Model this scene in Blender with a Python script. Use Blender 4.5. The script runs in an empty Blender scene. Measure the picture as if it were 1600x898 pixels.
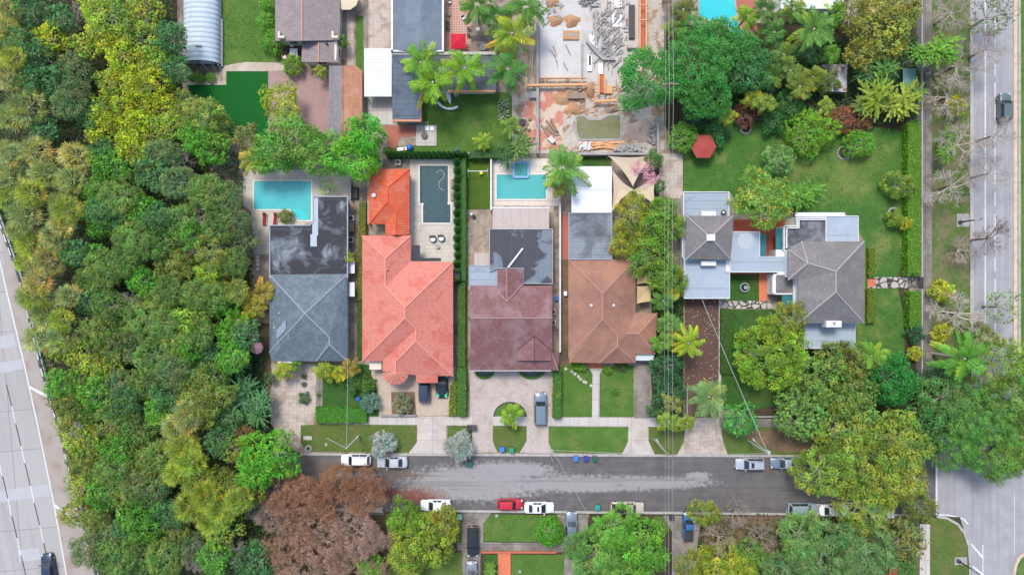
import bpy, bmesh, math, random
import numpy as np
from mathutils import Vector, Matrix

# ------------------------------------------------------------------ camera, world, sun, exposure
scn = bpy.context.scene
COL = scn.collection
H = 107.0                       # flying height of the camera in metres
cam_d = bpy.data.cameras.new('camera'); cam = bpy.data.objects.new('camera', cam_d); COL.objects.link(cam)
cam.location = (0, 0, H); cam.rotation_euler = (0, 0, 0)
cam_d.sensor_width = 36; cam_d.lens = 36 * H / 160.0; cam_d.clip_end = 3000; cam_d.clip_start = 0.5
scn.camera = cam
w = bpy.data.worlds.new('World'); scn.world = w; w.use_nodes = True
wn = w.node_tree; bgn = wn.nodes['Background']
sky = wn.nodes.new('ShaderNodeTexSky'); sky.sky_type = 'NISHITA'; sky.sun_disc = False
SUN_EL, SUN_AZ = math.radians(62), math.radians(-25)      # azimuth from +Y (top of picture), clockwise
sky.sun_elevation = SUN_EL; sky.sun_rotation = SUN_AZ
sky.air_density = 1.0; sky.dust_density = 2.0; sky.ozone_density = 0.6
bgn.inputs['Strength'].default_value = 0.13
wn.links.new(sky.outputs[0], bgn.inputs['Color'])
sd = bpy.data.lights.new('sun', 'SUN'); sd.energy = 1.5; sd.angle = math.radians(16); sd.color = (1.0, 0.955, 0.90)
sun = bpy.data.objects.new('sun', sd); COL.objects.link(sun); sun.location = (0, 0, 60)
sdir = Vector((math.sin(SUN_AZ) * math.cos(SUN_EL), math.cos(SUN_AZ) * math.cos(SUN_EL), math.sin(SUN_EL)))
sun.rotation_euler = sdir.to_track_quat('Z', 'Y').to_euler()
scn.view_settings.view_transform = 'Standard'; scn.view_settings.look = 'None'
scn.view_settings.exposure = 1.0; scn.view_settings.gamma = 1.0
scn.view_settings.use_curve_mapping = False

# ------------------------------------------------------------------ helpers
def P(px, py, z=0.0):
    k = 0.1 * (H - z) / H
    return Vector(((px - 800) * k, (449 - py) * k, z))
G0 = 0.12                       # level of lots, lawns and walks above the roadway
ORD = ['first', 'second', 'third', 'fourth', 'fifth', 'sixth', 'seventh', 'eighth', 'ninth', 'tenth', 'eleventh',
       'twelfth', 'thirteenth', 'fourteenth', 'fifteenth', 'sixteenth', 'seventeenth', 'eighteenth', 'nineteenth', 'twentieth']

def tag(o, label=None, cat=None, group=None, kind=None):
    if label: o['label'] = label
    if cat: o['category'] = cat
    if group: o['group'] = group
    if kind: o['kind'] = kind
    return o

def thing(name, label, cat, loc=(0, 0, 0), rz=0.0, group=None):
    o = bpy.data.objects.new(name, None); COL.objects.link(o)
    o.empty_display_size = 0.3
    o.location = loc; o.rotation_euler = (0, 0, rz)
    return tag(o, label, cat, group)

class MB:
    def __init__(s): s.v = []; s.f = []; s.uv = {}
    def add(s, vs, fs):
        n = len(s.v); s.v += [tuple(v) for v in vs]; s.f += [tuple(i + n for i in f) for f in fs]; return s
    def box(s, x0, y0, z0, x1, y1, z1):
        vs = [(x0, y0, z0), (x1, y0, z0), (x1, y1, z0), (x0, y1, z0), (x0, y0, z1), (x1, y0, z1), (x1, y1, z1), (x0, y1, z1)]
        return s.add(vs, [(3, 2, 1, 0), (4, 5, 6, 7), (0, 1, 5, 4), (1, 2, 6, 5), (2, 3, 7, 6), (3, 0, 4, 7)])
    def obox(s, c, size, rz=0.0, tilt=0.0):
        m = Matrix.Translation(Vector(c)) @ Matrix.Rotation(rz, 4, 'Z') @ Matrix.Rotation(tilt, 4, 'Y')
        a, b, d = [q / 2 for q in size]
        vs = [m @ Vector(p) for p in [(-a, -b, -d), (a, -b, -d), (a, b, -d), (-a, b, -d), (-a, -b, d), (a, -b, d), (a, b, d), (-a, b, d)]]
        return s.add(vs, [(3, 2, 1, 0), (4, 5, 6, 7), (0, 1, 5, 4), (1, 2, 6, 5), (2, 3, 7, 6), (3, 0, 4, 7)])
    def prism(s, pts, z0, z1):
        pts = [(p[0], p[1]) for p in pts]
        ar = sum(pts[i - 1][0] * pts[i][1] - pts[i][0] * pts[i - 1][1] for i in range(len(pts)))
        if ar < 0: pts = pts[::-1]
        n = len(pts)
        vs = [(x, y, z0) for x, y in pts] + [(x, y, z1) for x, y in pts]
        fs = [tuple(range(n))[::-1], tuple(range(n, 2 * n))] + [(i, (i + 1) % n, n + (i + 1) % n, n + i) for i in range(n)]
        return s.add(vs, fs)
    def pprism(s, ppts, z0, z1):
        return s.prism([P(x, y, z1) for x, y in ppts], z0, z1)
    def pbox(s, x0, y0, x1, y1, z0, z1):
        return s.pprism([(x0, y0), (x1, y0), (x1, y1), (x0, y1)], z0, z1)
    def tube(s, a, b, r0, r1=None, n=8, cap=True):
        a = Vector(a); b = Vector(b); r1 = r0 if r1 is None else r1
        d = (b - a); 
        if d.length < 1e-6: return s
        q = d.normalized().to_track_quat('Z', 'Y')
        vs = []
        for c, r in ((a, r0), (b, r1)):
            for i in range(n):
                t = 2 * math.pi * i / n
                vs.append(c + q @ Vector((r * math.cos(t), r * math.sin(t), 0)))
        fs = [(i, (i + 1) % n, n + (i + 1) % n, n + i) for i in range(n)]
        if cap: fs += [tuple(range(n))[::-1], tuple(range(n, 2 * n))]
        return s.add(vs, fs)
    def path(s, pts, r, n=6):
        for a, b in zip(pts[:-1], pts[1:]): s.tube(a, b, r, r, n)
        return s
    def lathe(s, c, prof, n=20, caps=True, sx=1, sy=1):
        vs = []; fs = []
        for r, z in prof:
            for i in range(n):
                t = 2 * math.pi * i / n
                vs.append((c[0] + r * math.cos(t) * sx, c[1] + r * math.sin(t) * sy, c[2] + z))
        m = len(prof)
        for k in range(m - 1):
            for i in range(n):
                fs.append((k * n + i, k * n + (i + 1) % n, (k + 1) * n + (i + 1) % n, (k + 1) * n + i))
        if caps: fs += [tuple(range(n))[::-1], tuple(range((m - 1) * n, m * n))]
        return s.add(vs, fs)
    def poly(s, pts): return s.add(pts, [tuple(range(len(pts)))])
    def build(s, name, mat, parent=None, smooth=False, bevel=0, kind=None, loc=None):
        me = bpy.data.meshes.new(name)
        off = Vector(parent.location) if (parent is not None and loc is None) else Vector((0, 0, 0))
        # grandchildren: parent meshes sit at the thing's origin
        p = parent
        if p is not None and p.parent is not None and loc is None: off = Vector(p.parent.location) + Vector(p.location)
        me.from_pydata([(v[0] - off.x, v[1] - off.y, v[2] - off.z) for v in s.v], [], s.f); me.update()
        me.materials.append(mat)
        if smooth: me.polygons.foreach_set('use_smooth', [True] * len(me.polygons))
        o = bpy.data.objects.new(name, me); COL.objects.link(o)
        if parent is not None: o.parent = parent
        if bevel:
            b = o.modifiers.new('bevel', 'BEVEL'); b.width = bevel; b.segments = 2; b.limit_method = 'ANGLE'
        if kind: o['kind'] = kind
        return o

def setuv_roof(o):
    """UV in metres: u along the eave, v down the slope, per face"""
    me = o.data; uvl = me.uv_layers.new(name='UVMap')
    for p in me.polygons:
        n = p.normal
        if abs(n.z) > 0.999 or abs(n.z) < 0.05: u = Vector((1, 0, 0)); 
        else: u = Vector((0, 0, 1)).cross(n).normalized()
        v = n.cross(u)
        for li in p.loop_indices:
            c = me.vertices[me.loops[li].vertex_index].co
            uvl.data[li].uv = (c.dot(u), c.dot(v))

# ------------------------------------------------------------------ materials
MATS = {}
class NT:
    def __init__(s, name):
        s.m = bpy.data.materials.new(name); s.m.use_nodes = True; s.nt = s.m.node_tree
        s.b = s.nt.nodes['Principled BSDF']; s._pos = None
    def n(s, t, **kw):
        x = s.nt.nodes.new(t)
        for k, v in kw.items(): setattr(x, k, v)
        return x
    def L(s, a, b): s.nt.links.new(a, b)
    def pos(s):
        if s._pos is None: s._pos = s.n('ShaderNodeNewGeometry').outputs['Position']
        return s._pos
    def uv(s): return s.n('ShaderNodeTexCoord').outputs['UV']
    def val(s, sock, v):
        if isinstance(v, (int, float)): sock.default_value = v
        elif isinstance(v, tuple): sock.default_value = v if len(v) == len(sock.default_value) else v + (1,)
        else: s.L(v, sock)
    def noise(s, scale, detail=3, rough=0.55, vec=None, dist=0.0, sc=None):
        x = s.n('ShaderNodeTexNoise'); v = vec or s.pos()
        if sc:
            mp = s.n('ShaderNodeMapping'); mp.inputs['Scale'].default_value = sc; s.L(v, mp.inputs[0]); v = mp.outputs[0]
        s.L(v, x.inputs['Vector'])
        x.inputs['Scale'].default_value = scale; x.inputs['Detail'].default_value = detail
        x.inputs['Roughness'].default_value = rough; x.inputs['Distortion'].default_value = dist
        return x.outputs['Fac']
    def math(s, op, a, b=0.0, c=0.0, clamp=False):
        x = s.n('ShaderNodeMath', operation=op); x.use_clamp = clamp
        s.val(x.inputs[0], a); s.val(x.inputs[1], b); s.val(x.inputs[2], c); return x.outputs[0]
    def step(s, a, lo, hi):
        x = s.n('ShaderNodeMapRange'); x.clamp = True; s.val(x.inputs['Value'], a)
        x.inputs['From Min'].default_value = lo; x.inputs['From Max'].default_value = hi; return x.outputs['Result']
    def mix(s, f, a, b, blend='MIX'):
        x = s.n('ShaderNodeMix', data_type='RGBA', blend_type=blend); s.val(x.inputs['Factor'], f)
        s.val(x.inputs[6], a); s.val(x.inputs[7], b); return x.outputs[2]
    def ell(s, lst):
        """1 inside, falling to <0 outside of ellipses given in photo pixels on the ground"""
        out = None
        for (cx, cy, rx, ry) in lst:
            a = s.n('ShaderNodeVectorMath', operation='SUBTRACT'); s.L(s.pos(), a.inputs[0]); c = P(cx, cy); a.inputs[1].default_value = (c.x, c.y, 0)
            b = s.n('ShaderNodeVectorMath', operation='MULTIPLY'); s.L(a.outputs[0], b.inputs[0]); b.inputs[1].default_value = (10 / rx, 10 / ry, 0)
            l = s.n('ShaderNodeVectorMath', operation='LENGTH'); s.L(b.outputs[0], l.inputs[0])
            q = s.math('SUBTRACT', 1.0, l.outputs['Value'])
            out = q if out is None else s.math('MAXIMUM', out, q)
        return out
    def bump(s, h, strength=0.3, dist=0.05):
        x = s.n('ShaderNodeBump'); x.inputs['Strength'].default_value = strength; x.inputs['Distance'].default_value = dist
        s.L(h, x.inputs['Height']); s.L(x.outputs[0], s.b.inputs['Normal'])
    def done(s, col, rough=0.85, metal=0.0, spec=0.3):
        s.val(s.b.inputs['Base Color'], col); s.val(s.b.inputs['Roughness'], rough); s.b.inputs['Metallic'].default_value = metal
        s.b.inputs['Specular IOR Level'].default_value = spec
        MATS[s.m.name] = s.m; return s.m

def mul(c, k): return tuple(min(1, x * k) for x in c)
def plain(name, c, rough=0.6, metal=0.0, spec=0.4, var=0.15, scale=3.0, dirt=0.0):
    if name in MATS: return MATS[name]
    t = NT(name)
    col = t.mix(t.noise(scale, 4), mul(c, 1 - var), mul(c, 1 + var))
    if dirt: col = t.mix(t.math('MULTIPLY', t.step(t.noise(0.9, 5, .65), .45, .75), dirt), col, mul(c, .45))
    return t.done(col, rough, metal, spec)

def ground(name, c1, c2, c3=None, s1=1.5, s2=0.25, s3=8.0, fine=0.25, rough=0.95, bump=0.3, thr=(.45, .65), spec=.2, ells=None, ecol=None, eamp=.8, esoft=.15, escale=.8, efac=1.0):
    t = NT(name)
    col = t.mix(t.step(t.noise(s1, 5, .6), .3, .7), c1, c2)
    if c3: col = t.mix(t.step(t.noise(s2, 5, .62), *thr), col, c3)
    if ells:
        e = t.math('ADD', t.ell(ells), t.math('MULTIPLY', t.math('SUBTRACT', t.noise(escale, 7, .68), .5), eamp))
        col = t.mix(t.math('MULTIPLY', t.step(e, 0, esoft), efac), col, ecol)
    f = t.noise(s3, 3, .7)
    col = t.mix(1.0, col, t.mix(f, (1 - fine,) * 3, (1 + fine,) * 3), 'MULTIPLY')
    if bump: t.bump(f, bump, .08)
    return t.done(col, rough, 0, spec)

def tiles(name, c1, c2, stain, bw=0.33, bh=0.38, mortar=None, ms=.035, rough=.7, stainamt=.35, off=0.5, bump=.5, sscale=.5, sthr=(.5, .6), spec=.3, barrel=True):
    """roof tiles and shingles laid in courses along the roof's own UV (metres)"""
    t = NT(name)
    br = t.n('ShaderNodeTexBrick'); uv = t.uv(); t.L(uv, br.inputs['Vector'])
    br.offset = off; br.inputs['Scale'].default_value = 1.0
    t.val(br.inputs['Color1'], c1); t.val(br.inputs['Color2'], c2); t.val(br.inputs['Mortar'], mortar or mul(c1, .55))
    br.inputs['Mortar Size'].default_value = ms; br.inputs['Brick Width'].default_value = bw; br.inputs['Row Height'].default_value = bh
    br.inputs['Mortar Smooth'].default_value = .3
    col = br.outputs['Color']
    col = t.mix(t.math('MULTIPLY', t.step(t.noise(sscale, 5, .6, dist=.4), *sthr), stainamt), col, stain)
    col = t.mix(1.0, col, t.mix(t.noise(2.5, 5, .7), (.78,) * 3, (1.2,) * 3), 'MULTIPLY')
    sp = t.n('ShaderNodeSeparateXYZ'); t.L(uv, sp.inputs[0])
    if barrel:
        wv = t.math('SINE', t.math('MULTIPLY', sp.outputs[0], 2 * math.pi / bw))
    else: wv = t.noise(9, 2)
    saw = t.math('FRACT', t.math('DIVIDE', sp.outputs[1], bh))
    t.bump(t.math('ADD', wv, saw), bump, .05)
    return t.done(col, rough, 0, spec)

def metalroof(name, c, stain, axis=0, per=.45, amt=.5, rough=.45, thr=(.45, .6), sc=.35, edge=None, b=.5):
    t = NT(name)
    n = t.noise(sc, 6, .62, dist=.6)
    col = t.mix(t.math('MULTIPLY', t.step(n, *thr), amt), c, stain)
    if edge:
        e = t.math('SUBTRACT', 1.0, t.math('MULTIPLY', t.math('ABSOLUTE', t.math('SUBTRACT', n, thr[0])), 45), clamp=True)
        col = t.mix(t.math('MULTIPLY', e, .6), col, edge)
    col = t.mix(1.0, col, t.mix(t.noise(3.0, 6, .7), (.8,) * 3, (1.18,) * 3), 'MULTIPLY')
    sp = t.n('ShaderNodeSeparateXYZ'); t.L(t.pos(), sp.inputs[0])
    fr = t.math('FRACT', t.math('DIVIDE', sp.outputs[axis], per))
    seam = t.step(fr, .9, .97)
    col = t.mix(t.math('MULTIPLY', seam, .35), col, mul(c, .55))
    t.bump(seam, b, .05)
    return t.done(col, t.mix(t.noise(.8, 4), (rough + .1,) * 3, (rough + .35,) * 3), 0, .2)

# ---- leaf materials: object colour x per-leaf tint
def leafmat(name, trans=.3, rough=.55):
    t = NT(name)
    oi = t.n('ShaderNodeObjectInfo'); at = t.n('ShaderNodeAttribute'); at.attribute_name = 'tint'
    col = t.mix(1.0, oi.outputs['Color'], at.outputs['Color'], 'MULTIPLY')
    t.done(col, rough, 0, .35)
    tr = t.n('ShaderNodeBsdfTranslucent'); t.L(col, tr.inputs['Color'])
    ms = t.n('ShaderNodeMixShader'); ms.inputs[0].default_value = trans
    out = t.nt.nodes['Material Output']
    t.L(t.b.outputs[0], ms.inputs[1]); t.L(tr.outputs[0], ms.inputs[2]); t.L(ms.outputs[0], out.inputs['Surface'])
    return t.m
LEAF = leafmat('leaf', .42)
TWIG = leafmat('twig', .0, .9)
BARK = plain('bark', (.17, .13, .10), .95, var=.3, scale=6)
BARKG = plain('grey_bark', (.36, .33, .29), .95, var=.25, scale=5)

# ------------------------------------------------------------------ vegetation meshes
def leafquads(name, C, N, T, L, W, col, mat=None, extra=None):
    """diamond leaves; C centre, N normal, T long axis"""
    C = np.asarray(C, float); N = np.asarray(N, float); T = np.asarray(T, float)
    N /= np.linalg.norm(N, axis=1, keepdims=True) + 1e-9
    T = T - N * np.sum(T * N, axis=1, keepdims=True); T /= np.linalg.norm(T, axis=1, keepdims=True) + 1e-9
    B = np.cross(N, T); L = np.asarray(L, float).reshape(-1, 1); W = np.asarray(W, float).reshape(-1, 1)
    n = len(C)
    V = np.stack([C - T * L / 2, C + B * W / 2 + T * L * .08, C + T * L / 2, C - B * W / 2 + T * L * .08], 1).reshape(-1, 3)
    F = np.arange(4 * n).reshape(-1, 4)
    col = np.asarray(col, float)
    if extra is not None:
        ev, ef, ec = extra
        F2 = [tuple(i + 4 * n for i in f) for f in ef]
        V = np.concatenate([V, np.asarray(ev, float)]); fl = F.tolist() + F2
        col = np.concatenate([col, np.tile(np.asarray(ec, float), (len(ef), 1))])
    else: fl = F.tolist()
    me = bpy.data.meshes.new(name); me.from_pydata(V.tolist(), [], fl)
    a = me.attributes.new('tint', 'FLOAT_COLOR', 'FACE')
    a.data.foreach_set('color', np.concatenate([col, np.ones((len(col), 1))], 1).astype('f').ravel())
    me.materials.append(mat or LEAF); me.update(); return me

def tints(rs, n, lo=.75, hi=1.3, hue=.18):
    v = rs.uniform(lo, hi, (n, 1)); h = rs.normal(0, hue, (n, 1))
    return np.clip(np.concatenate([v * (1 + h), v * (1 + h * .25), v * (1 - h * .4)], 1), .05, 4)

def clumps_dome(rs, R, dome, rc0, rc1, gap, flat=.35):
    k = [(rs.integers(2, 6), rs.uniform(0, 6.28), rs.uniform(.05, .13)) for _ in range(4)]
    def edge(th): return R * (0.9 + sum(a * math.sin(m * th + p) for m, p, a in k))
    pts = []; tries = 0
    rm = (rc0 + rc1) / 2
    target = int(1.9 * R * R / rm / rm) + 6
    while len(pts) < target and tries < target * 40:
        tries += 1
        th = rs.uniform(0, 6.283); rho = math.sqrt(rs.uniform(0, 1)); e = edge(th)
        x, y = rho * e * math.cos(th), rho * e * math.sin(th)
        z = dome * R * (math.sqrt(max(0, 1 - rho ** 2.2 * .92))) + rs.normal(0, .085 * R)
        rc = rs.uniform(rc0, rc1) * (1.15 - .35 * rho)
        if any((x - q[0]) ** 2 + (y - q[1]) ** 2 + ((z - q[2]) * .8) ** 2 < (.66 * (rc + q[3])) ** 2 * .8 for q in pts): continue
        if rs.uniform() < gap: pts.append((x, y, z - R * .45, rc * .8)); continue
        pts.append((x, y, z, rc))
    return pts, edge

def crown_mesh(seed, R=4., dome=.7, rc=(.6, 1.0), leaf=(.35, .2), dens=1., jit=.55, gap=.12, fleck=0., fcol=(2.2, 1.6, .6), outw=.3, skirt=True, up=.35, cvar=.22):
    rs = np.random.default_rng(seed)
    cl, edge = clumps_dome(rs, R, dome, rc[0], rc[1], gap)
    if skirt:
        m = int(2 * math.pi * R / ((rc[0] + rc[1]) / 2) * .9)
        for i in range(m):
            th = 6.283 * i / m + rs.uniform(-.2, .2); e = edge(th) * rs.uniform(.75, .95)
            cl.append((e * math.cos(th), e * math.sin(th), -R * rs.uniform(.05, .3), rs.uniform(*rc) * .9))
    C = []; N = []; T = []; K = []; S = []
    for (x, y, z, r) in cl:
        n = int(95 * dens * r * r / (leaf[0] * leaf[1] / .068))
        d = rs.normal(0, 1, (n, 3)); d[:, 2] = np.abs(d[:, 2]) * 1.1 - .25; d /= np.linalg.norm(d, axis=1, keepdims=True)
        rad = r * (1 - .45 * rs.uniform(0, 1, (n, 1)) ** 2) * (1 + .12 * rs.normal(0, 1, (n, 1)))
        c = d * rad * np.array([1, 1, .8]) + np.array([x, y, z])
        C.append(c); nn = d + rs.normal(0, jit, (n, 3)); nn[:, 2] = np.abs(nn[:, 2]) + up; N.append(nn)
        tt = rs.normal(0, 1, (n, 3)) * (1 - outw) + d * outw * 2.2; T.append(tt)
        base = tints(rs, n, .84, 1.18, .08) * (1 + rs.normal(0, cvar))
        base[:, 0] *= 1 + rs.normal(0, .16)
        if fleck:
            pf = np.clip(fleck * (1 + rs.normal(0, .8)), 0, 1)
            msk = rs.uniform(0, 1, n) < pf
            base[msk] *= np.array(fcol)
        K.append(np.clip(base, .05, 5)); S.append(rs.uniform(.75, 1.25, n))
    C = np.concatenate(C); N = np.concatenate(N); T = np.concatenate(T); K = np.concatenate(K); S = np.concatenate(S)
    return leafquads('crown', C, N, T, leaf[0] * S, leaf[1] * S, K)

def segs_mesh(name, segs, mat, n=4):
    V = []; F = []
    for a, b, r0, r1 in segs:
        a = np.asarray(a, float); b = np.asarray(b, float); d = b - a; l = np.linalg.norm(d) + 1e-9; d = d / l
        u = np.cross(d, (0.3, 0.2, 1.0) if abs(d[2]) < .9 else (1, 0, 0)); u /= np.linalg.norm(u) + 1e-9; w_ = np.cross(d, u)
        i0 = len(V)
        for c, r in ((a, r0), (b, r1)):
            for k in range(n):
                t = 2 * math.pi * k / n; V.append((c + (u * math.cos(t) + w_ * math.sin(t)) * r).tolist())
        for k in range(n): F.append((i0 + k, i0 + (k + 1) % n, i0 + n + (k + 1) % n, i0 + n + k))
    me = bpy.data.meshes.new(name); me.from_pydata(V, [], F); me.materials.append(mat)
    return me

def branch(rs, p, d, L, r, lev, segs, spread=.6, kids=(2, 4), upb=.1, rmin=.025, tips=None):
    p = np.array(p, float); d = np.array(d, float); d /= np.linalg.norm(d)
    ns = 3; q = p
    for i in range(ns):
        d2 = d + rs.normal(0, .14, 3); d2[2] += upb * .3; d2 /= np.linalg.norm(d2)
        e = q + d2 * L / ns; r1 = max(rmin, r * (1 - .4 * (i + 1) / ns)); segs.append((q, e, max(rmin, r * (1 - .4 * i / ns)), r1)); q = e; d = d2
        if lev > 0 and i > 0:
            for _ in range(rs.integers(1, 3)):
                dd = d + rs.normal(0, spread, 3); dd[2] = dd[2] * .8 + upb
                branch(rs, q, dd, L * rs.uniform(.5, .75), r1 * .6, lev - 1, segs, spread, kids, upb, rmin, tips)
    if lev > 0:
        for _ in range(rs.integers(*kids)):
            dd = d + rs.normal(0, spread, 3); dd[2] = dd[2] * .8 + upb
            branch(rs, q, dd, L * rs.uniform(.55, .8), r1 * .7, lev - 1, segs, spread, kids, upb, rmin, tips)
    elif tips is not None: tips.append(q)

def bare_meshes(seed, R=4., lev=3, leaves=0, lcol=None, spread=.6, rmin=.028, leafsz=(.22, .1)):
    rs = np.random.default_rng(seed); segs = []; tips = []
    for i in range(6):
        th = i * 1.05 + rs.uniform(-.3, .3); el = rs.uniform(.35, .9)
        d = (math.cos(th) * math.cos(el), math.sin(th) * math.cos(el), math.sin(el))
        branch(rs, (0, 0, -.5), d, R * .42, .13 if lev < 4 else .065, lev, segs, spread, (2, 4), .08, rmin, tips)
    A = np.array([s[1] for s in segs]); k = R / (np.percentile(np.hypot(A[:, 0], A[:, 1]), 96) + 1e-6)
    segs = [(np.asarray(a) * (k, k, 1), np.asarray(b) * (k, k, 1), r0, r1) for a, b, r0, r1 in segs]
    m = segs_mesh('branches', segs, TWIG, 3)
    n = len(m.polygons); a = m.attributes.new('tint', 'FLOAT_COLOR', 'FACE')
    tt = np.repeat(tints(rs, len(segs), .7, 1.2, .06), 3, 0)[:n]
    a.data.foreach_set('color', np.concatenate([tt, np.ones((n, 1))], 1).astype('f').ravel())
    lm = None
    if leaves:
        tp = np.array(tips) * (k, k, 1); idx = rs.integers(0, len(tp), leaves)
        C = tp[idx] + rs.normal(0, .22, (leaves, 3)); N = rs.normal(0, 1, (leaves, 3)); N[:, 2] = abs(N[:, 2]) + .4
        lm = leafquads('crown', C, N, rs.normal(0, 1, (leaves, 3)), np.full(leaves, leafsz[0]), np.full(leaves, leafsz[1]), tints(rs, leaves, .7, 1.3, .15))
    return m, lm

def palm_mesh(seed, R=3., fronds=18, nl=24, lw=.12, dead=2, ll=.75, elev=(-.25, 1.1), droop=.5, bunch=0.0):
    rs = np.random.default_rng(seed); C = []; N = []; T = []; L = []; W = []; K = []
    for f in range(fronds + dead):
        isd = f >= fronds
        az = f * 2.39996 + rs.uniform(-.45, .45); u = f / fronds; droop_ = droop * rs.uniform(.6, 1.5)
        el = (elev[1] * (1 - u) ** 1.2 + elev[0] * u) if not isd else -.5
        el += rs.uniform(-.08, .08)
        FL = R * rs.uniform(.75, 1.12) / max(.45, math.cos(el * .7)); FL = min(FL, R * 1.25)
        ca, sa = math.cos(az), math.sin(az); v = rs.uniform(.8, 1.2)
        curv = rs.uniform(-.7, .7)
        kcol = np.array([1, 1, 1]) * v if not isd else np.array([3.2, 1.4, .9])
        if not isd and rs.uniform() < .12: kcol = kcol * np.array([2.0, 1.3, .7])
        def rach(t):
            r = FL * t * math.cos(el) * (1 - .08 * t * t); z = FL * (math.sin(el) * t - droop_ * t * t * .75)
            side = curv * FL * t * t * .35
            return np.array([r * ca - side * sa, r * sa + side * ca, z])
        for i in range(nl):
            t = .12 + .88 * (i + .5) / nl; p = rach(t); q = rach(min(1.0, t + .02)) - rach(t - .02); q /= np.linalg.norm(q)
            sd = np.cross(q, (0, 0, 1.)); sd /= np.linalg.norm(sd); upv = np.cross(sd, q)
            lf = ll * (R / 3) * (.35 + .65 * math.sin(math.pi * min(1, .12 + t * .83)) ** .7)
            for s in (-1, 1):
                if rs.uniform() < .1: continue
                d = sd * s * (1.0 - .25 * t) + q * (.45 + .5 * t + rs.uniform(-.15, .15)) - np.array([0, 0, .35 + rs.uniform(-.15, .3)])
                d /= np.linalg.norm(d)
                C.append(p + d * lf / 2); T.append(d); N.append(upv + sd * s * .35 + rs.normal(0, .15, 3)); L.append(lf * 1.05); W.append(lw * rs.uniform(.8, 1.3))
                K.append(kcol * rs.uniform(.82, 1.2))
            C.append(p); T.append(q); N.append(upv); L.append(FL / nl * 1.6); W.append(.09); K.append(np.array([1.5, 1.3, 1.1]) * v)
    return leafquads('crown', C, N, T, L, W, np.clip(K, .05, 5))

def fan_mesh(seed, R=2.6, fans=30, segn=13, old=.16):
    rs = np.random.default_rng(seed); C = []; N = []; T = []; L = []; W = []; K = []
    for f in range(fans):
        u = f / fans; az = f * 2.39996 + rs.uniform(-.25, .25); el = 1.35 * (1 - u) ** 1.0 - .45 * u + rs.uniform(-.1, .1)
        pl = R * .6 * rs.uniform(.75, 1.1); d = np.array([math.cos(az) * math.cos(el), math.sin(az) * math.cos(el), math.sin(el)])
        hub = d * pl; sd = np.cross(d, (0, 0, 1.)); sd /= np.linalg.norm(sd) + 1e-9; upv = np.cross(sd, d)
        isold = rs.uniform() < old * max(0, (u - .25) * 1.6)
        kc = np.array([1, 1, 1]) * rs.uniform(.8, 1.25)
        if isold: kc = kc * (np.array([2.2, 1.15, .8]) if rs.uniform() < .35 else np.array([2.2, 1.6, 1.2]))
        elif rs.uniform() < .25 + u * .3: kc = kc * np.array([1.45, 1.2, .7])
        C.append(hub / 2); T.append(d); N.append(upv); L.append(pl); W.append(.07); K.append(kc * 1.3)
        fl = R * .5
        for i in range(segn):
            a = (i / (segn - 1) - .5) * 3.3
            dd = d * math.cos(a) + sd * math.sin(a) + upv * (.12 * abs(a)) ; dd = dd - np.array([0, 0, .25]); dd /= np.linalg.norm(dd)
            l = fl * (1 - .2 * abs(a) / 2) * rs.uniform(.85, 1.1)
            C.append(hub + dd * l / 2); T.append(dd); N.append(upv + rs.normal(0, .3, 3)); L.append(l); W.append(.12)
            tip = kc * rs.uniform(.65, 1.5); K.append(tip)
    return leafquads('crown', C, N, T, L, W, np.clip(K, .05, 5))

def bigleaf_mesh(seed, R=2.2, n=26, L0=1.3, W0=.42, lobes=3):
    """banana, traveller and giant-leaf plants: long broad drooping blades in rosettes"""
    rs = np.random.default_rng(seed); C = []; N = []; T = []; L = []; W = []; K = []
    for r_ in range(lobes):
        o = np.array([rs.uniform(-.5, .5) * R, rs.uniform(-.5, .5) * R, rs.uniform(-.4, .3)])
        for i in range(n // lobes * 2):
            az = i * 2.4 + rs.uniform(-.3, .3); el = rs.uniform(.1, 1.1)
            d = np.array([math.cos(az) * math.cos(el), math.sin(az) * math.cos(el), math.sin(el)])
            k = np.array([1, 1, 1]) * rs.uniform(.75, 1.3)
            p = o.copy(); st = L0 * rs.uniform(.8, 1.3) / 3
            for s in range(4):
                q = p + d * st; C.append((p + q) / 2); T.append(d.copy()); N.append(np.array([0, 0, 1]) + rs.normal(0, .15, 3)); L.append(st * 1.7); W.append(W0 * (.6, 1, .9, .5)[s]); K.append(k)
                p = q; d[2] -= .35; d /= np.linalg.norm(d)
    return leafquads('crown', C, N, T, L, W, np.clip(K, .05, 4))

_cache = {}
def cached(key, fn):
    if key not in _cache: _cache[key] = fn()
    return _cache[key]
def limbs_mesh(seed, R):
    rs = np.random.default_rng(seed); segs = []
    for i in range(6):
        th = i * 1.05 + rs.uniform(-.3, .3); el = rs.uniform(.3, .8)
        branch(rs, (0, 0, -R * .35), (math.cos(th) * math.cos(el), math.sin(th) * math.cos(el), math.sin(el)), R * .5, .11 * R / 4 + .05, 1, segs, .5, (2, 3), .05, .03)
    return segs_mesh('limbs', segs, BARKG, 5)
def trunk_mesh(r=.22, n=9):
    mb = MB(); mb.lathe((0, 0, 0), [(r * 1.5, 0), (r * 1.1, .06), (r, .3), (r * .8, .75), (r * .65, 1.0)], n)
    me = bpy.data.meshes.new('trunk'); me.from_pydata(mb.v, [], mb.f); me.materials.append(BARK); return me
def ptrunk_mesh():
    mb = MB(); mb.lathe((0, 0, 0), [(.24, 0), (.19, .08), (.16, .5), (.15, 1.0)], 9)
    me = bpy.data.meshes.new('trunk'); me.from_pydata(mb.v, [], mb.f); me.materials.append(BARKG); return me

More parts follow.
